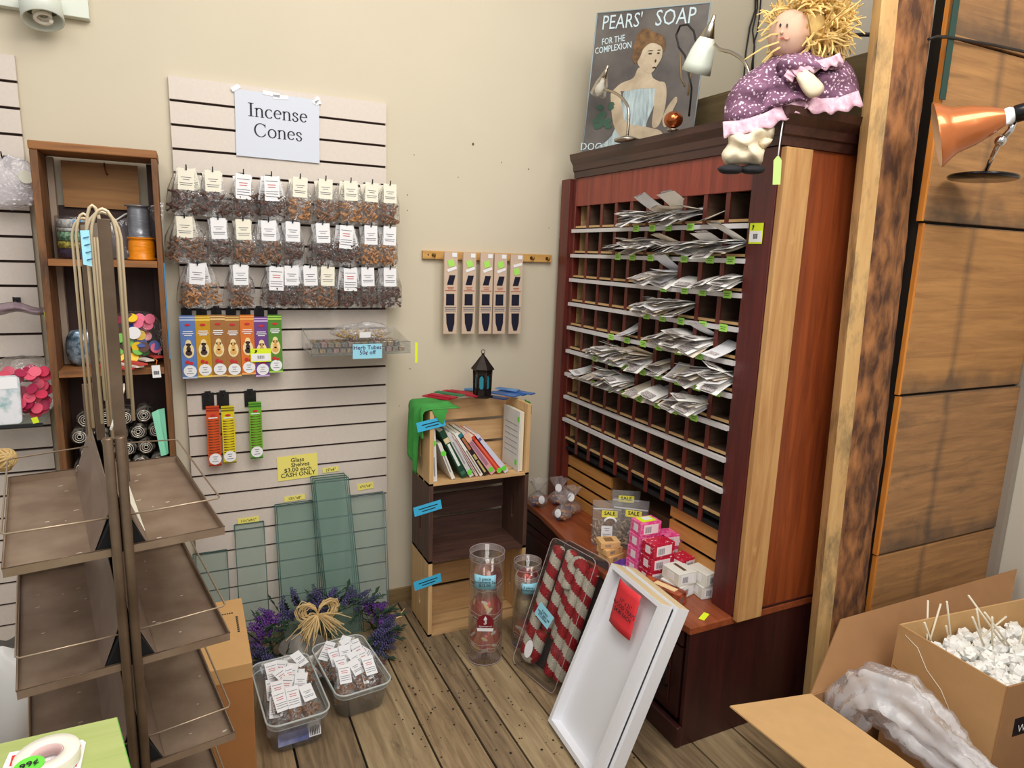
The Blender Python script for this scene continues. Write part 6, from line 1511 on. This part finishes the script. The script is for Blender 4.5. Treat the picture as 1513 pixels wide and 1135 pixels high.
for k, (x0, y0, x1, y1, m_) in enumerate(((88, 533, 190, 556, rd), (100, 525, 205, 549, rw2), (120, 519, 212, 540, rd), (170, 520, 222, 533, rw2), (180, 513, 236, 528, rd))):
    a = at(x0, y0, 'z', ZS2 + .004 + .006 * k); b = at(x1, y1, 'z', ZS2 + .004 + .006 * k); a.y = max(a.y, -.19); b.y = min(max(b.y, -.235), -.15)
    X = (b - a); c = (a + b) / 2; MB().cbox((0, 0, 0), (X.length, .026, .005), fr(c, X, V((-X.y, X.x, 0)))).build('ribbon_strip', m_, t)
c = at(231, 549, 'y', -.222); MB().card(c, V((1, 0, .05)), ZA, .024, .040, .001).build('barcode_tag', white, t); MB().tube([c + V((0, 0, .020)), c + V((.004, .004, .035)), c + V((-.006, .01, .042))], .0012, 5).build('tag_string', mat('orange_string', (220, 130, 50), .7), t)
mb = MB()
for k in range(7): mb.box((-.008 + k * .0024, -.006, .0007), (-.0068 + k * .0024 + (.0006 if k % 2 else 0), .006, .0012), fr(c + V((.0, 0, -.004)), XA, ZA))
o = mb.build('barcode', ink, t); o['kind'] = 'stuff'
# lower compartment: rolled glittery bags
glr = mat('silver_grey_foil', (176, 170, 160), .25, .65, rgb2=(46, 40, 38), vscale=46, bump=1.0, thr=(.4, .6))
rp = None; ZS3 = .7455
for row in range(4):
    for k in range(5):
        x = -1.035 + k * .054 + (.02 if row % 2 else 0); z = ZS3 + .030 + row * .0535
        if x > -.80: continue
        if rp is None:
            rp = thing('foil_roll', (0, 0, 0), 'x', 'roll', local=True)
            mb = MB()
            mb.grid(lambda u, v_: ((.026 + .0012 * math.sin(14 * PI * v_)) * math.cos(2 * PI * v_) * min(1, .25 + u * 6), -.045 + .09 * u, (.026 + .0012 * math.sin(14 * PI * v_)) * math.sin(2 * PI * v_) * min(1, .25 + u * 6)), 8, 26)
            mb.build('crinkled_roll', glr, rp, nofix=True)
            mb = MB()
            for q in range(3):
                r0 = .006 + .006 * q; mb.tube([(r0 * math.cos(a), -.0455 - .001 * q, r0 * math.sin(a)) for a in [2 * PI * j / 14 for j in range(15)]], .0016, 4)
            mb.build('roll_spiral', mat('foil_pale', (214, 208, 196), .25, .5), rp)
        put(rp, Matrix.Translation((x, -.125 - R.uniform(0, .02), z)) @ Matrix.Rotation(R.uniform(0, 6), 4, 'Y'), 'silvery rolled foil bag, %s from left, %s layer under the ribbons' % (NTH[k], ['lowest', 'second', 'third', 'topmost'][row]), 'rolled foil bags on the lower shelf')
o = tag(MB().quad(at(224, 610, 'y', -.215), at(234, 605, 'y', -.205), at(246, 672, 'y', -.205), at(238, 674, 'y', -.215), .001).quad(at(234, 605, 'y', -.205), at(243, 603, 'y', -.218), at(249, 670, 'y', -.218), at(246, 672, 'y', -.205), .001).build('mint_paper', mat('mint_paper', (140, 214, 184), .6)), 'folded mint green paper at the right of the foil rolls', 'paper')
# ------------------------------------------------------------------ things on the left panel
t = thing('plastic_bag', (-1.15, -.09, 1.58), 'hanging clear bag of white pieces at the left edge, with a round sticker', 'bag')
c = V((-1.165, -.085, 1.655)); MB().grid(lambda u, v_: c + V((.072 * math.cos(2 * PI * v_) * math.sin(PI * u) ** .3, .030 * math.sin(2 * PI * v_) * (u ** .7) * math.sin(PI * u) ** .3, .078 - .155 * u + .004 * math.sin(9 * v_))), 12, 24).build('bag_film', film('milky_film', (236, 230, 234), .3, .15, 1.0, 30, milk=.42, edge=.5), t, nofix=True)
mb = MB()
for k in range(120): mb.ball(c + V((R.uniform(-.06, .06), R.uniform(-.018, .018), R.uniform(-.068, .01))), R.uniform(.004, .008), 6, (1, 1, .6))
o = mb.build('white_pieces', mat('white_pieces', (226, 220, 222), .6), t); o['kind'] = 'stuff'
MB().disc(c + V((.046, -.031, .018)), XA, ZA, .019, .019, .001, 20).build('round_sticker', cream, t)
h_ = put(make_hook(.08), Matrix.Translation((c.x - .012, -.0215, c.z + .073)), 'black peg carrying the clear bag of white pieces at the left edge', 'pegs on the left panel')
# glass shelf with bags
t = thing('glass_shelf_board', (-1.32, -.14, .945), 'short glass shelf with a yellow tag, fixed low on the left panel', 'shelf')
MB().box((-1.56, -.255, .945), (-1.115, -.0215, .951)).build('glass_board', gl, t)
MB().box((-1.56, -.257, .943), (-1.115, -.2552, .953)).build('front_edge', mat('shelf_edge_dark', (40, 44, 46), .3), t)
MB().card(at(52, 621, 'y', -.259), V((1, 0, .25)), V((.2, 0, 1)), .016, .018, .001).build('yellow_tag', neon, t)
t = thing('disc_bag', (-1.15, -.14, .9515), 'clear bag of crimson pink discs on the glass shelf at left', 'bag')
c = V((-1.172, -.13, 1.045)); MB().grid(lambda u, v_: c + V((.082 * math.cos(2 * PI * v_) * math.sin(PI * u) ** .5 * (1 + .05 * math.sin(14 * v_ * PI)), .07 * math.sin(2 * PI * v_) * math.sin(PI * u) ** .5, -.090 * math.cos(PI * u) * (1 + .05 * math.sin(9 * PI * v_)))), 14, 26).build('bag_film', film_m, t, nofix=True)
mb = MB()
for k in range(60):
    a = R.uniform(0, 2 * PI); rr = R.random() ** .5 * .066; p = c + V((rr * math.cos(a), -.045 + rr * .5 * math.sin(a), -.080 + .135 * R.random()))
    d = V((R.uniform(-.5, .5), -1, R.uniform(.0, 1.2))).normalized(); X = d.cross(ZA).normalized()
    mb.mt(k % 3).disc(p, X, d.cross(X) * -1, .0165, .0165, .003, 14)
o = mb.build('pink_discs', [mat('crimson_disc', (206, 50, 84), .45), mat('rose_disc', (224, 84, 112), .45), mat('dark_pink_disc', (166, 34, 74), .45)], t); o['kind'] = 'stuff'
t = thing('sequin_packet', (-1.25, -.19, .9515), 'flat white and pearly blue packet in front of the crimson discs', 'packet')
c = at(10, 590, 'y', -.215); M = fr(c, V((1, 0, .02)), V((0, .25, 1)))
MB().rbox((-.08, -.075, -.006), (.035, .07, .006), .01, M).build('pearly_packet', mat('pearl_foil', (226, 226, 230), .3, .2, rgb2=(120, 170, 170), vscale=26, thr=(.3, .55)), t)
MB().box((-.075, .03, .0062), (.030, .065, .0070), M).build('header_label', white, t)
t = thing('plastic_bag', (-1.2, -.12, 1.255), 'flattened greyish purple clear bag hanging low beside the brown shelf unit', 'bag')
c = V((-1.185, -.10, 1.290)); MB().grid(lambda u, v_: c + V((-.12 + .20 * u, -.05 * math.sin(PI * v_) * .5 - .02, -.022 + .045 * v_ * (1 - .55 * u) + .006 * math.sin(12 * u))), 14, 8).build('bag_film', mat('mauve_film', (150, 128, 138), .2, alpha=.65, bump=.8, vscale=20), t, solid=.002, nofix=True)
h_ = put(make_hook(.05), Matrix.Translation((-1.19, -.0215, 1.30)), 'black peg holding the flattened purple grey bag on the left panel', 'pegs on the left panel')
o = tag(MB().quad(at(65, 462, 'y', -.19), at(71.5, 461, 'y', -.19), at(77, 494, 'y', -.19), at(71, 495, 'y', -.19), .001).build('yellow_slip', neon), 'narrow neon yellow slip hanging beside the left side of the brown unit', 'paper slip')
t = thing('twine_ball', (-1.22, -.30, .83), 'ball of straw coloured twine at the left edge, above the rack tray', 'twine')
# ------------------------------------------------------------------ metal display rack
MXN, MXF = .012, .002
RO = V((-.826, -1.412, 0)); ra = math.radians(9.5); MR = Matrix.Translation(RO) @ Matrix.Rotation(ra, 4, 'Z')
bz = mat('bronze_painted_metal', (160, 140, 120), .36, .3, rgb2=(128, 106, 88), vscale=9, detail=9); bzp = mat('bronze_pole', (122, 102, 84), .28, .5, rgb2=(98, 80, 64), vscale=12); spk = mat('pale_scuff', (214, 202, 186), .7); bzd = mat('bronze_inner', (146, 124, 110), .42, .22, rgb2=(124, 104, 92), vscale=7); drk = mat('hollow_shade_black', (14, 12, 12), .9)
t = thing('display_rack', MR @ V((0, .25, 0)), 'tall bronze metal display rack with sloping trays on both sides, left foreground', 'display rack')
for X in (-.0085, .0085):
    for Yp, zt in ((0, 1.186), (.50, 1.186)):
        p = MR @ V((X, Yp, 0)); MB().tube([p, p + V((0, 0, zt - .002)), p + V((0, 0, zt))], [.0078, .0078, .0068], 14).build('pole', bzp, t)
for k, z in enumerate((1.0, .791, .582, .373, .164)):
    for s in (-1, 1):
        xo, xi = .160 * s, .042 * s; xp = .016 * s
        y0_, y1_ = .006, .488
        lo = min(xo, xp); hi = max(xo, xp)
        tr = MB()
        tr.box((min(xo, xi), y0_, z - .017), (max(xo, xi), y1_, z - .015), MR)      # floor of the tray
        tr.box((lo, y0_ - .0015, z - .017), (hi, y0_, z - .003), MR)                      # near lip
        tr.box((min(xo, xi), y1_, z - .017), (max(xo, xi), y1_ + .0015, z), MR)
        tr.box((xo if s < 0 else xo - .0015, y0_, z - .017), (xo + .0015 if s < 0 else xo, y1_, z + .0), MR)
        tro = tr.build('tray', bz, t)
        lip = MB().tube([MR @ V((xp, y0_ - .0008, z - .0025)), MR @ V((xo, y0_ - .0008, z - .0025)), MR @ V((xo, y1_, z + .0005)), MR @ V((xi, y1_, z + .0005))], .0012, 4); lip.build('rolled_lip', bzp, tro)
        R9 = random.Random(k * 7 + s); sf = MB()
        for q in range(7): sf.cbox((s * R9.uniform(.05, .15), R9.uniform(.03, .45), z - .0147), (R9.uniform(.002, .009), R9.uniform(.0008, .002), .0005), MR)
        so = sf.build('scuff_marks', spk, tro); so['kind'] = 'stuff'
        MB().quad(MR @ V((xi, y0_ + .012, z - .016)), MR @ V((xi, y1_, z - .016)), MR @ V((.006 * s, y1_ + .02, z + .090)), MR @ V((.006 * s, y0_ + .03, z + .066)), .0016).build('sloping_divider', bzd, t)
        h = z + .050
        w_pts = [MR @ V((.010 * s, .45, h + .008)), MR @ V((xo * .95, .45, h)), MR @ V((xo * .98, .44, h)), MR @ V((xo * .98, .02, h)), MR @ V((xo * .95, .012, h)), MR @ V((.016 * s, .006, h))]
        MB().tube(w_pts, .0017, 6).build('wire_guard', mat('guard_wire', (176, 156, 134), .3, .6), t)
    MB().add([MR @ V(q) for q in ((-.040, .010, z - .0145), (.040, .010, z - .0145), (.003, .016, z + .060), (-.003, .016, z + .060), (-.036, .48, z - .0145), (.036, .48, z - .0145), (.003, .48, z + .076), (-.003, .48, z + .076))], [(0, 1, 2, 3), (4, 7, 6, 5), (0, 4, 5, 1), (0, 3, 7, 4), (1, 5, 6, 2)]).build('hollow_shade', drk, t)  # black solid painted in for the shade inside the open sloping dividers
for Y_, w2, xm in ((.03, .0088, MXN), (.33, .0075, MXF)):
    MB().box((xm - w2, Y_ - .004, 1.10), (xm + w2, Y_ + .004, 1.528), MR).build('mast', bzp, t, bevel=.001)
MB().quad(MR @ V((MXN, .034, 1.500)), MR @ V((MXF, .326, 1.500)), MR @ V((MXF, .326, 1.522)), MR @ V((MXN, .034, 1.522)), .006).build('top_bar', bz, t)
cr_m = mat('cream_wire', (214, 196, 164), .3, .2)
for (Y_, x0, zb_, hh) in ((.036, .0165, 1.24, 1.543), (.044, .0225, 1.20, 1.538), (.315, .013, 1.13, 1.543), (.325, .019, 1.10, 1.535), (.165, .011, 1.22, 1.553)):
    pts = [(-x0, Y_, zb_), (-x0 - .001, Y_, 1.50)] + [(-x0 * math.cos(a), Y_ - .004 * math.sin(a), 1.50 + (hh - 1.50) * math.sin(a)) for a in [PI * q / 8 for q in range(1, 8)]] + [(x0 + .001, Y_, 1.50), (x0, Y_, zb_)]
    MB().tube([MR @ V((p[0] + MXN + (MXF - MXN) * (Y_ - .03) / .3, p[1], p[2])) for p in pts], .0027, 6).build('wire_loop', cr_m, t)
c = at(125, 341, 'y', -1.385)
o = MB().quad(c + V((-.006, 0, 0)), c + V((.006, .002, .001)), at(136, 394, 'y', -1.390), at(123, 391, 'y', -1.395), .0008).build('blue_slip', pale_blue, t)
mb = MB()
for k in range(4): mb.card(c + V((.0015 + .0010 * k, -.0035 - .0015 * k, -.010 - .011 * k)), V((1, 0, .3)), ZA, .008, .0016, .0006)
for k in range(1): mb.build('handwriting', mat('blue_ink', (60, 90, 130), .7), o)
MB().add([MR @ V((.018, .02, 1.065)), MR @ V((.020, .10, 1.09)), MR @ V((.034, -.0, 1.02))], [(0, 1, 2)]).build('paper_corner', cream, t, solid=.0008)
MB().tube([MR @ V((.0, .04, 1.19)), MR @ V((.05, .35, 1.196)), MR @ V((.055, .40, 1.197))], .0022, 6).build('white_wire', mat('white_wire', (226, 220, 210), .4), t)
# twine ball sits on the left tray
t = [o for o in bpy.data.objects if o.name == 'twine_ball'][0]
tc_ = at(4, 668, 'z', 1.03); t.location = (tc_.x, tc_.y, .985); ORG['twine_ball'] = V(t.location)
mb = MB()
for k in range(9):
    ax2 = V((R.uniform(-1, 1), R.uniform(-1, 1), R.uniform(-1, 1))).normalized(); u_ = ax2.orthogonal().normalized(); v2 = ax2.cross(u_)
    mb.tube([V((tc_.x, tc_.y, 1.012)) + (u_ * math.cos(a) + v2 * math.sin(a)) * .024 for a in [2 * PI * j / 16 for j in range(17)]], .0035, 5)
mb.ball((tc_.x, tc_.y, 1.012), .023, 12); mb.build('twine', mat('twine', (196, 166, 110), .8, bump=.5, vscale=60), t)

# ------------------------------------------------------------------ green table, card and roll of tape
ZG = .86
g1 = at(172, 1060, 'z', ZG); g0 = at(0, 1099, 'z', ZG); g2 = at(192, 1135, 'z', ZG)
t = thing('green_table', (-1.1, -1.9, 0), 'bright green painted wooden table top in the bottom left corner', 'table')
gd = (g0 - g1).normalized(); gs_ = (g2 - g1).normalized()
gp = wood('green_painted_wood', (180, 190, 122), (160, 176, 100), 'x', 2.5, .5, .1)
A_ = g1; B_ = g1 + gd * .55; C_ = g1 + gd * .55 + gs_ * .5; D_ = g1 + gs_ * .5
MB().quad(A_, B_, C_, D_, .03).build('table_top', gp, t)
gv = mat('green_edge', (96, 170, 70), .5)
ed = (g2 - g1).cross(ZA).normalized(); ed = ed if ed.x > 0 else -ed
MB().quad(A_ + ed * .001, D_ + ed * .001, D_ + ed * .004 + V((0, 0, -.10)), A_ + ed * .004 + V((0, 0, -.10)), .003).build('table_apron', gv, t)
for p in (A_ + (gd + gs_) * .04, B_ - gd * .04 + gs_ * .04, C_ - (gd + gs_) * .04, D_ + gd * .04 - gs_ * .04): MB().box((p.x - .02, p.y - .02, 0), (p.x + .02, p.y + .02, ZG - .031)).build('leg', gv, t)
zt = ZG + .0015
t = thing('tape_card', V((-.93, -1.72, zt)), 'red and white printed card under the roll of tape on the green table', 'card')
k0 = [at(p[0], p[1], 'z', zt) for p in ((4, 1135), (14, 1113), (70, 1103), (122, 1094), (127, 1098), (116, 1150), (0, 1180))]
MB().add(k0, [tuple(range(7))]).build('white_card', white, t, solid=.002)
rdm = mat('print_red', (222, 50, 46), .5)
MB().add([at(p[0], p[1], 'z', zt + .0015) for p in ((18, 1117), (50, 1111), (42, 1124), (14, 1132))], [(0, 1, 2, 3)]).build('red_print', rdm, t, solid=.0006)
MB().add([at(p[0], p[1], 'z', zt + .0015) for p in ((101, 1104), (120, 1101), (113, 1133), (104, 1128))], [(0, 1, 2, 3)]).build('red_print', rdm, t, solid=.0006)
tr_c = at(70, 1122, 'z', zt + .01); t = thing('tape_roll', tr_c - V((0, 0, .007)), 'white roll of tape with a green sticker lying on the green table', 'tape')
M = Matrix.Translation((tr_c.x, tr_c.y, zt + .003))
MB().lathe([(.017, 0), (.034, 0), (.0345, .001), (.0345, .015), (.034, .016), (.0175, .016), (.017, .015), (.017, 0)], M, 36).build('tape_coil', mat('tape_white', (238, 234, 220), .4), t)
MB().lathe([(.0168, .0005), (.0155, .0005), (.0155, .0155), (.0168, .0155)], M, 30).build('cardboard_core', mat('pink_core', (222, 190, 186), .6), t)
g_ = at(43, 1131, 'z', zt + .020); MB().disc(g_, XA, YA, .0155, .0155, .0010, 24).build('green_sticker', mat('sticker_green', (110, 220, 70), .5), t)
text('handwriting', '99¢', .013, ink, t, g_ + V((0, 0, .0005)), V((1, .3, 0)), V((-.3, 1, 0)), bold=.02)

# ------------------------------------------------------------------ cardboard box, bins, wreath, plastic at lower left
t = thing('cardboard_box', (-.75, -.68, 0), 'tall closed brown cardboard box on the floor behind the metal rack', 'box')
MB().box((-.93, -.87, 0), (-.600, -.50, .40)).build('box_body', mat('cardboard_brown', (172, 116, 66), .85, var=.08, vscale=12), t, bevel=.003)
MB().box((-.93, -.8715, .355), (-.600, -.50, .4012)).build('top_flap', mat('cardboard_light', (206, 160, 104), .85, var=.05, vscale=14), t, bevel=.002)
mb = MB()
for k in range(11): mb.box((-.70 + k * .0065, -.590, .4013), (-.696 + k * .0065, -.584, .4019))
for k in range(8): mb.box((-.625, -.62 - k * .012, .4013), (-.619, -.612 - k * .012, .4019))
mb.build('printed_arrow', ink, t); 
tub = film('tub_plastic', (214, 216, 212), .16, .2, .1, 8, milk=.09, edge=.5)
def tub_bin(c, yaw, w_, l_, h, label):
    t = thing('plastic_tub', c, label, 'tub', 'clear tubs of cone bags on the floor'); M = rotz(c, yaw)
    def sec(s_, z, n=6):
        pts = []; hw, hl, r = w_ / 2 * s_, l_ / 2 * s_, .035
        for cx, cy, a0 in ((hw - r, hl - r, 0), (-hw + r, hl - r, PI / 2), (-hw + r, -hl + r, PI), (hw - r, -hl + r, 1.5 * PI)):
            for k in range(n + 1): a = a0 + PI / 2 * k / n; pts.append(M @ V((cx + r * math.cos(a), cy + r * math.sin(a), z)))
        return pts
    levels = [(.78, .001), (.82, .006), (.93, h * .8), (.965, h * .82), (1.0, h), (.985, h), (.95, h * .83), (.92, h * .8), (.81, .008), (.5, .004)]
    mb = MB(); n = 28; vs = []
    for s_, z in levels: vs += sec(s_, z)
    fs = [(i * n + k, i * n + (k + 1) % n, (i + 1) * n + (k + 1) % n, (i + 1) * n + k) for i in range(len(levels) - 1) for k in range(n)]
    fs.append(tuple(range(n))); mb.add(vs, fs, sm=True); mb.build('tub_body', tub, t, nofix=True)
    rp_ = sec(1.0, h); mb = MB().tube(rp_ + [rp_[0]], .0030, 6, cap=False); rq = sec(.955, h * .81); mb.tube(rq + [rq[0]], .0018, 5, cap=False)
    mb.build('tub_rim', mat('rim_plastic', (200, 206, 204), .25, alpha=.8), t)
    return t, M
loose = [cone_bag(2, 1, 71, .95, .8), cone_bag(0, 2, 75, .95, .8), cone_bag(2, 2, 79, .95, .8)]
def fill(M, w_, l_, h, nx, ny, layers, label, group, seed):
    R = random.Random(seed); n = 0
    for lay in range(layers):
        for j in range(ny):
            for i in range(nx):
                x = (-.5 + (i + .5) / nx) * w_ * .62 + R.uniform(-.008, .008); y = -l_ * .5 + .118 + (l_ - .160) * (j + .3) / (ny - .4) + R.uniform(-.008, .008)
                z = h * .80 + lay * .022 + R.uniform(0, .008) + .010 * (j / ny)
                # the bag lies on its back: local z (up) becomes the tub's far direction, tipped towards the viewer
                T = M @ Matrix.Translation((x, y, z + .020)) @ Matrix.Rotation(R.uniform(-.42, .42) * (1 if j == 0 else 2.2), 4, 'Z') @ Matrix.Rotation(-R.uniform(.85, 1.1), 4, 'X')
                pos = ['front', 'middle', 'back', 'rear'][min(3, j)] if ny <= 4 else 'x'
                put(loose[(n + seed) % 3], T @ Matrix.Scale(.80, 4), 'cone bag with white label, %s part of the %s, %s layer' % (pos, label, ['lower', 'upper'][lay]), group + ', %s of the %s layer' % (pos, ['lower', 'upper'][lay])); n += 1
c1 = V((-.478, -.600, 0)); t1, Mt1 = tub_bin(c1, .06, .185, .345, .118, 'left clear plastic tub heaped with cone bags, beside the cardboard box')
fill(Mt1, .185, .345, .118, 3, 4, 2, 'left tub', 'cone bags in the left tub', 1)
MB().rbox((-.062, -.0012, .030), (.028, .0002, .066), .0002, Mt1 @ Matrix.Translation((0, -.345 / 2 * .895, 0)) @ Matrix.Rotation(-.15, 4, 'X')).build('violet_label', mat('violet_label', (96, 104, 160), .5, rgb2=(160, 166, 200), vscale=20), t1)
o = MB().rbox((.028, -.0014, .034), (.064, .0002, .085), .0002, Mt1 @ Matrix.Translation((0, -.345 / 2 * .900, 0)) @ Matrix.Rotation(-.15, 4, 'X')).build('barcode_label', white, t1)
mb = MB()
for k in range(6): mb.box((.032 + .005 * k, -.0020, .038), (.0345 + .005 * k, -.0015, .066), Mt1 @ Matrix.Translation((0, -.345 / 2 * .900, 0)) @ Matrix.Rotation(-.15, 4, 'X'))
mb.build('barcode', ink, o)['kind'] = 'stuff'
c2 = V((-.268, -.530, 0)); t2, Mt2 = tub_bin(c2, .10, .185, .325, .105, 'right clear plastic tub heaped with cone bags, in front of the lavender wreath')
fill(Mt2, .185, .325, .105, 3, 4, 2, 'right tub', 'cone bags in the right tub', 2)
# a third small bag-lined tub at the back
t = thing('small_basin', (-.40, -.335, 0), 'small grey basin with a blue and white wrapper between wreath and left tub', 'basin')
M = Matrix.Translation((-.40, -.345, 0))
MB().lathe([(.0001, .002), (.055, .002), (.075, .09), (.080, .10), (.076, .10), (.052, .008), (.0001, .006)], M, 28).build('basin_body', mat('basin_grey', (120, 116, 110), .35, .2), t)
MB().grid(lambda u, v_: M @ V((.083 * math.cos(-PI * .5 + 1.9 * (u - .5)), .083 * math.sin(-PI * .5 + 1.9 * (u - .5)), .060 + .045 * v_ + .006 * math.sin(8 * u))), 14, 3).build('white_wrapper', mat('wrapper_cream', (228, 218, 210), .5), t, solid=.001)
MB().grid(lambda u, v_: M @ V((.086 * math.cos(-PI * .5 + 1.8 * (u - .5)), .086 * math.sin(-PI * .5 + 1.8 * (u - .5)), .030 + .030 * v_ + .006 * math.sin(8 * u))), 14, 3).build('blue_wrapper', pale_blue, t, solid=.001)
# lavender wreath
t = thing('lavender_wreath', (-.31, -.26, 0), 'wreath of purple lavender with a raffia bow, lying against the panel', 'wreath')
wc = V((-.315, -.272, .075)); R = random.Random(17)
WU = V((0, .62, .50)).normalized(); ring_r = (.215, .120)
def wr(a, o=0): return wc + V((ring_r[0] + o, 0, 0)) * math.cos(a) + WU * (ring_r[1] + o) * math.sin(a)
mb = MB()
for k in range(120):
    a = 2 * PI * k / 120; p = wr(a) + V((R.uniform(-.02, .02), R.uniform(-.02, .0), R.uniform(-.02, .02))); d = V((R.uniform(-1, 1), R.uniform(-1, .2), R.uniform(-.2, 1))).normalized()
    mb.tube([p, p + d * .05, p + d * .09 + V((0, 0, -.01))], .0014, 4)
    s2 = d.cross(ZA).normalized()
    for q in range(3):
        b = p + d * (.02 + .025 * q); mb.add([b, b + d * .014 + s2 * .009, b + d * .034, b + d * .014 - s2 * .009 + V((0, 0, .004))], [(0, 1, 2, 3)])
o = mb.build('green_leaves', mat('wreath_leaf', (56, 84, 54), .7, rgb2=(34, 52, 40), vscale=20), t); o['kind'] = 'stuff'
lav = [mat('lavender_a', (104, 96, 146), .85, var=.35, vscale=70), mat('lavender_b', (84, 84, 122), .85, var=.35, vscale=70), mat('lavender_c', (122, 70, 160), .8, var=.3, vscale=70)]
mb = MB()
for k in range(200):
    a = R.uniform(0, 2 * PI); p = wr(a, R.uniform(-.02, .03)) + V((0, R.uniform(-.03, .01), R.uniform(-.01, .03))); out = (wr(a) - wc).normalized()
    d = (out * R.uniform(.3, 1.2) + V((R.uniform(-.6, .6), R.uniform(-.8, .1), R.uniform(-.1, .8)))).normalized(); mb.mt(2 if (abs(a - 2.7) < .35 or abs(a - .35) < .3 or abs(a - 4.9) < .2) else k % 2)
    L_ = R.uniform(.04, .06)
    for q in range(8):
        b = p + d * (L_ * q / 7); rr = .0095 * (1 - .5 * q / 7)
        for j in range(3):
            aa = 2.1 * j + q; s2 = d.orthogonal().normalized(); s3 = d.cross(s2); mb.ball(b + (s2 * math.cos(aa) + s3 * math.sin(aa)) * rr * .9, rr * .62, 5)
o = mb.build('lavender_flowers', lav, t); o['kind'] = 'stuff'
mb = MB(); ra_ = mat('raffia', (236, 204, 146), .7, var=.25, vscale=30); bc = wc + WU * .085 + V((-.015, -.055, .03))
for k in range(40):
    s = -1 if k % 2 else 1; a = R.uniform(.2, 1.3); rr = R.uniform(.032, .066); w2 = R.uniform(-.012, .012); pts = []
    for q in range(11):
        th = 2 * PI * q / 10; pts.append(bc + V((s * (rr * .62 - rr * .62 * math.cos(th)), w2 * math.sin(th) - .004, rr * .62 * math.sin(th) + .022 * math.sin(th / 2) + R.uniform(-.007, .007))))
    mb.tube(pts, .0018, 4, sm=False)
for k in range(64):
    d = V((R.uniform(-1, 1), R.uniform(-.7, -.1), R.uniform(-1.1, .25))).normalized(); L_ = R.uniform(.06, .125); bend = V((R.uniform(-.5, .5), 0, R.uniform(-.8, .2)))
    mb.tube([bc, bc + d * L_ * .35, bc + (d + bend * .3) * L_ * .7, bc + (d + bend * .6) * L_], [.002, .0022, .0018, .0012], 4, sm=False)
o = mb.build('raffia_bow', ra_, t); o['kind'] = 'stuff'
for k, (x, y) in enumerate(((.075, -.03), (.15, .02))): MB().tube([wc + V((.20, 0, .0)), wc + V((.25 + x * .2, -.02, .02)), wc + V((.27 + x * .35, y, .03))], .002, 5).build('twig', ra_, t)
# milky plastic bag behind the rack
t = thing('plastic_sack', (-1.22, -.42, 0), 'puffy white translucent plastic sack on the floor behind the rack trays', 'sack')
c = V((-1.235, -.42, 0)); MB().grid(lambda u, v_: c + V(((.115 + .012 * math.sin(8 * PI * v_ + 5 * u)) * math.cos(2 * PI * v_) * math.sin(PI * (.08 + .90 * u)) ** .45, (.115 + .012 * math.sin(6 * PI * v_ - 4 * u)) * math.sin(2 * PI * v_) * math.sin(PI * (.08 + .90 * u)) ** .45, .002 + .345 * u + .01 * math.sin(6 * PI * v_) * u)), 20, 36).build('sack_film', mat('sack_white', (222, 222, 220), .3, bump=.5, vscale=14, alpha=.93), t, nofix=True)
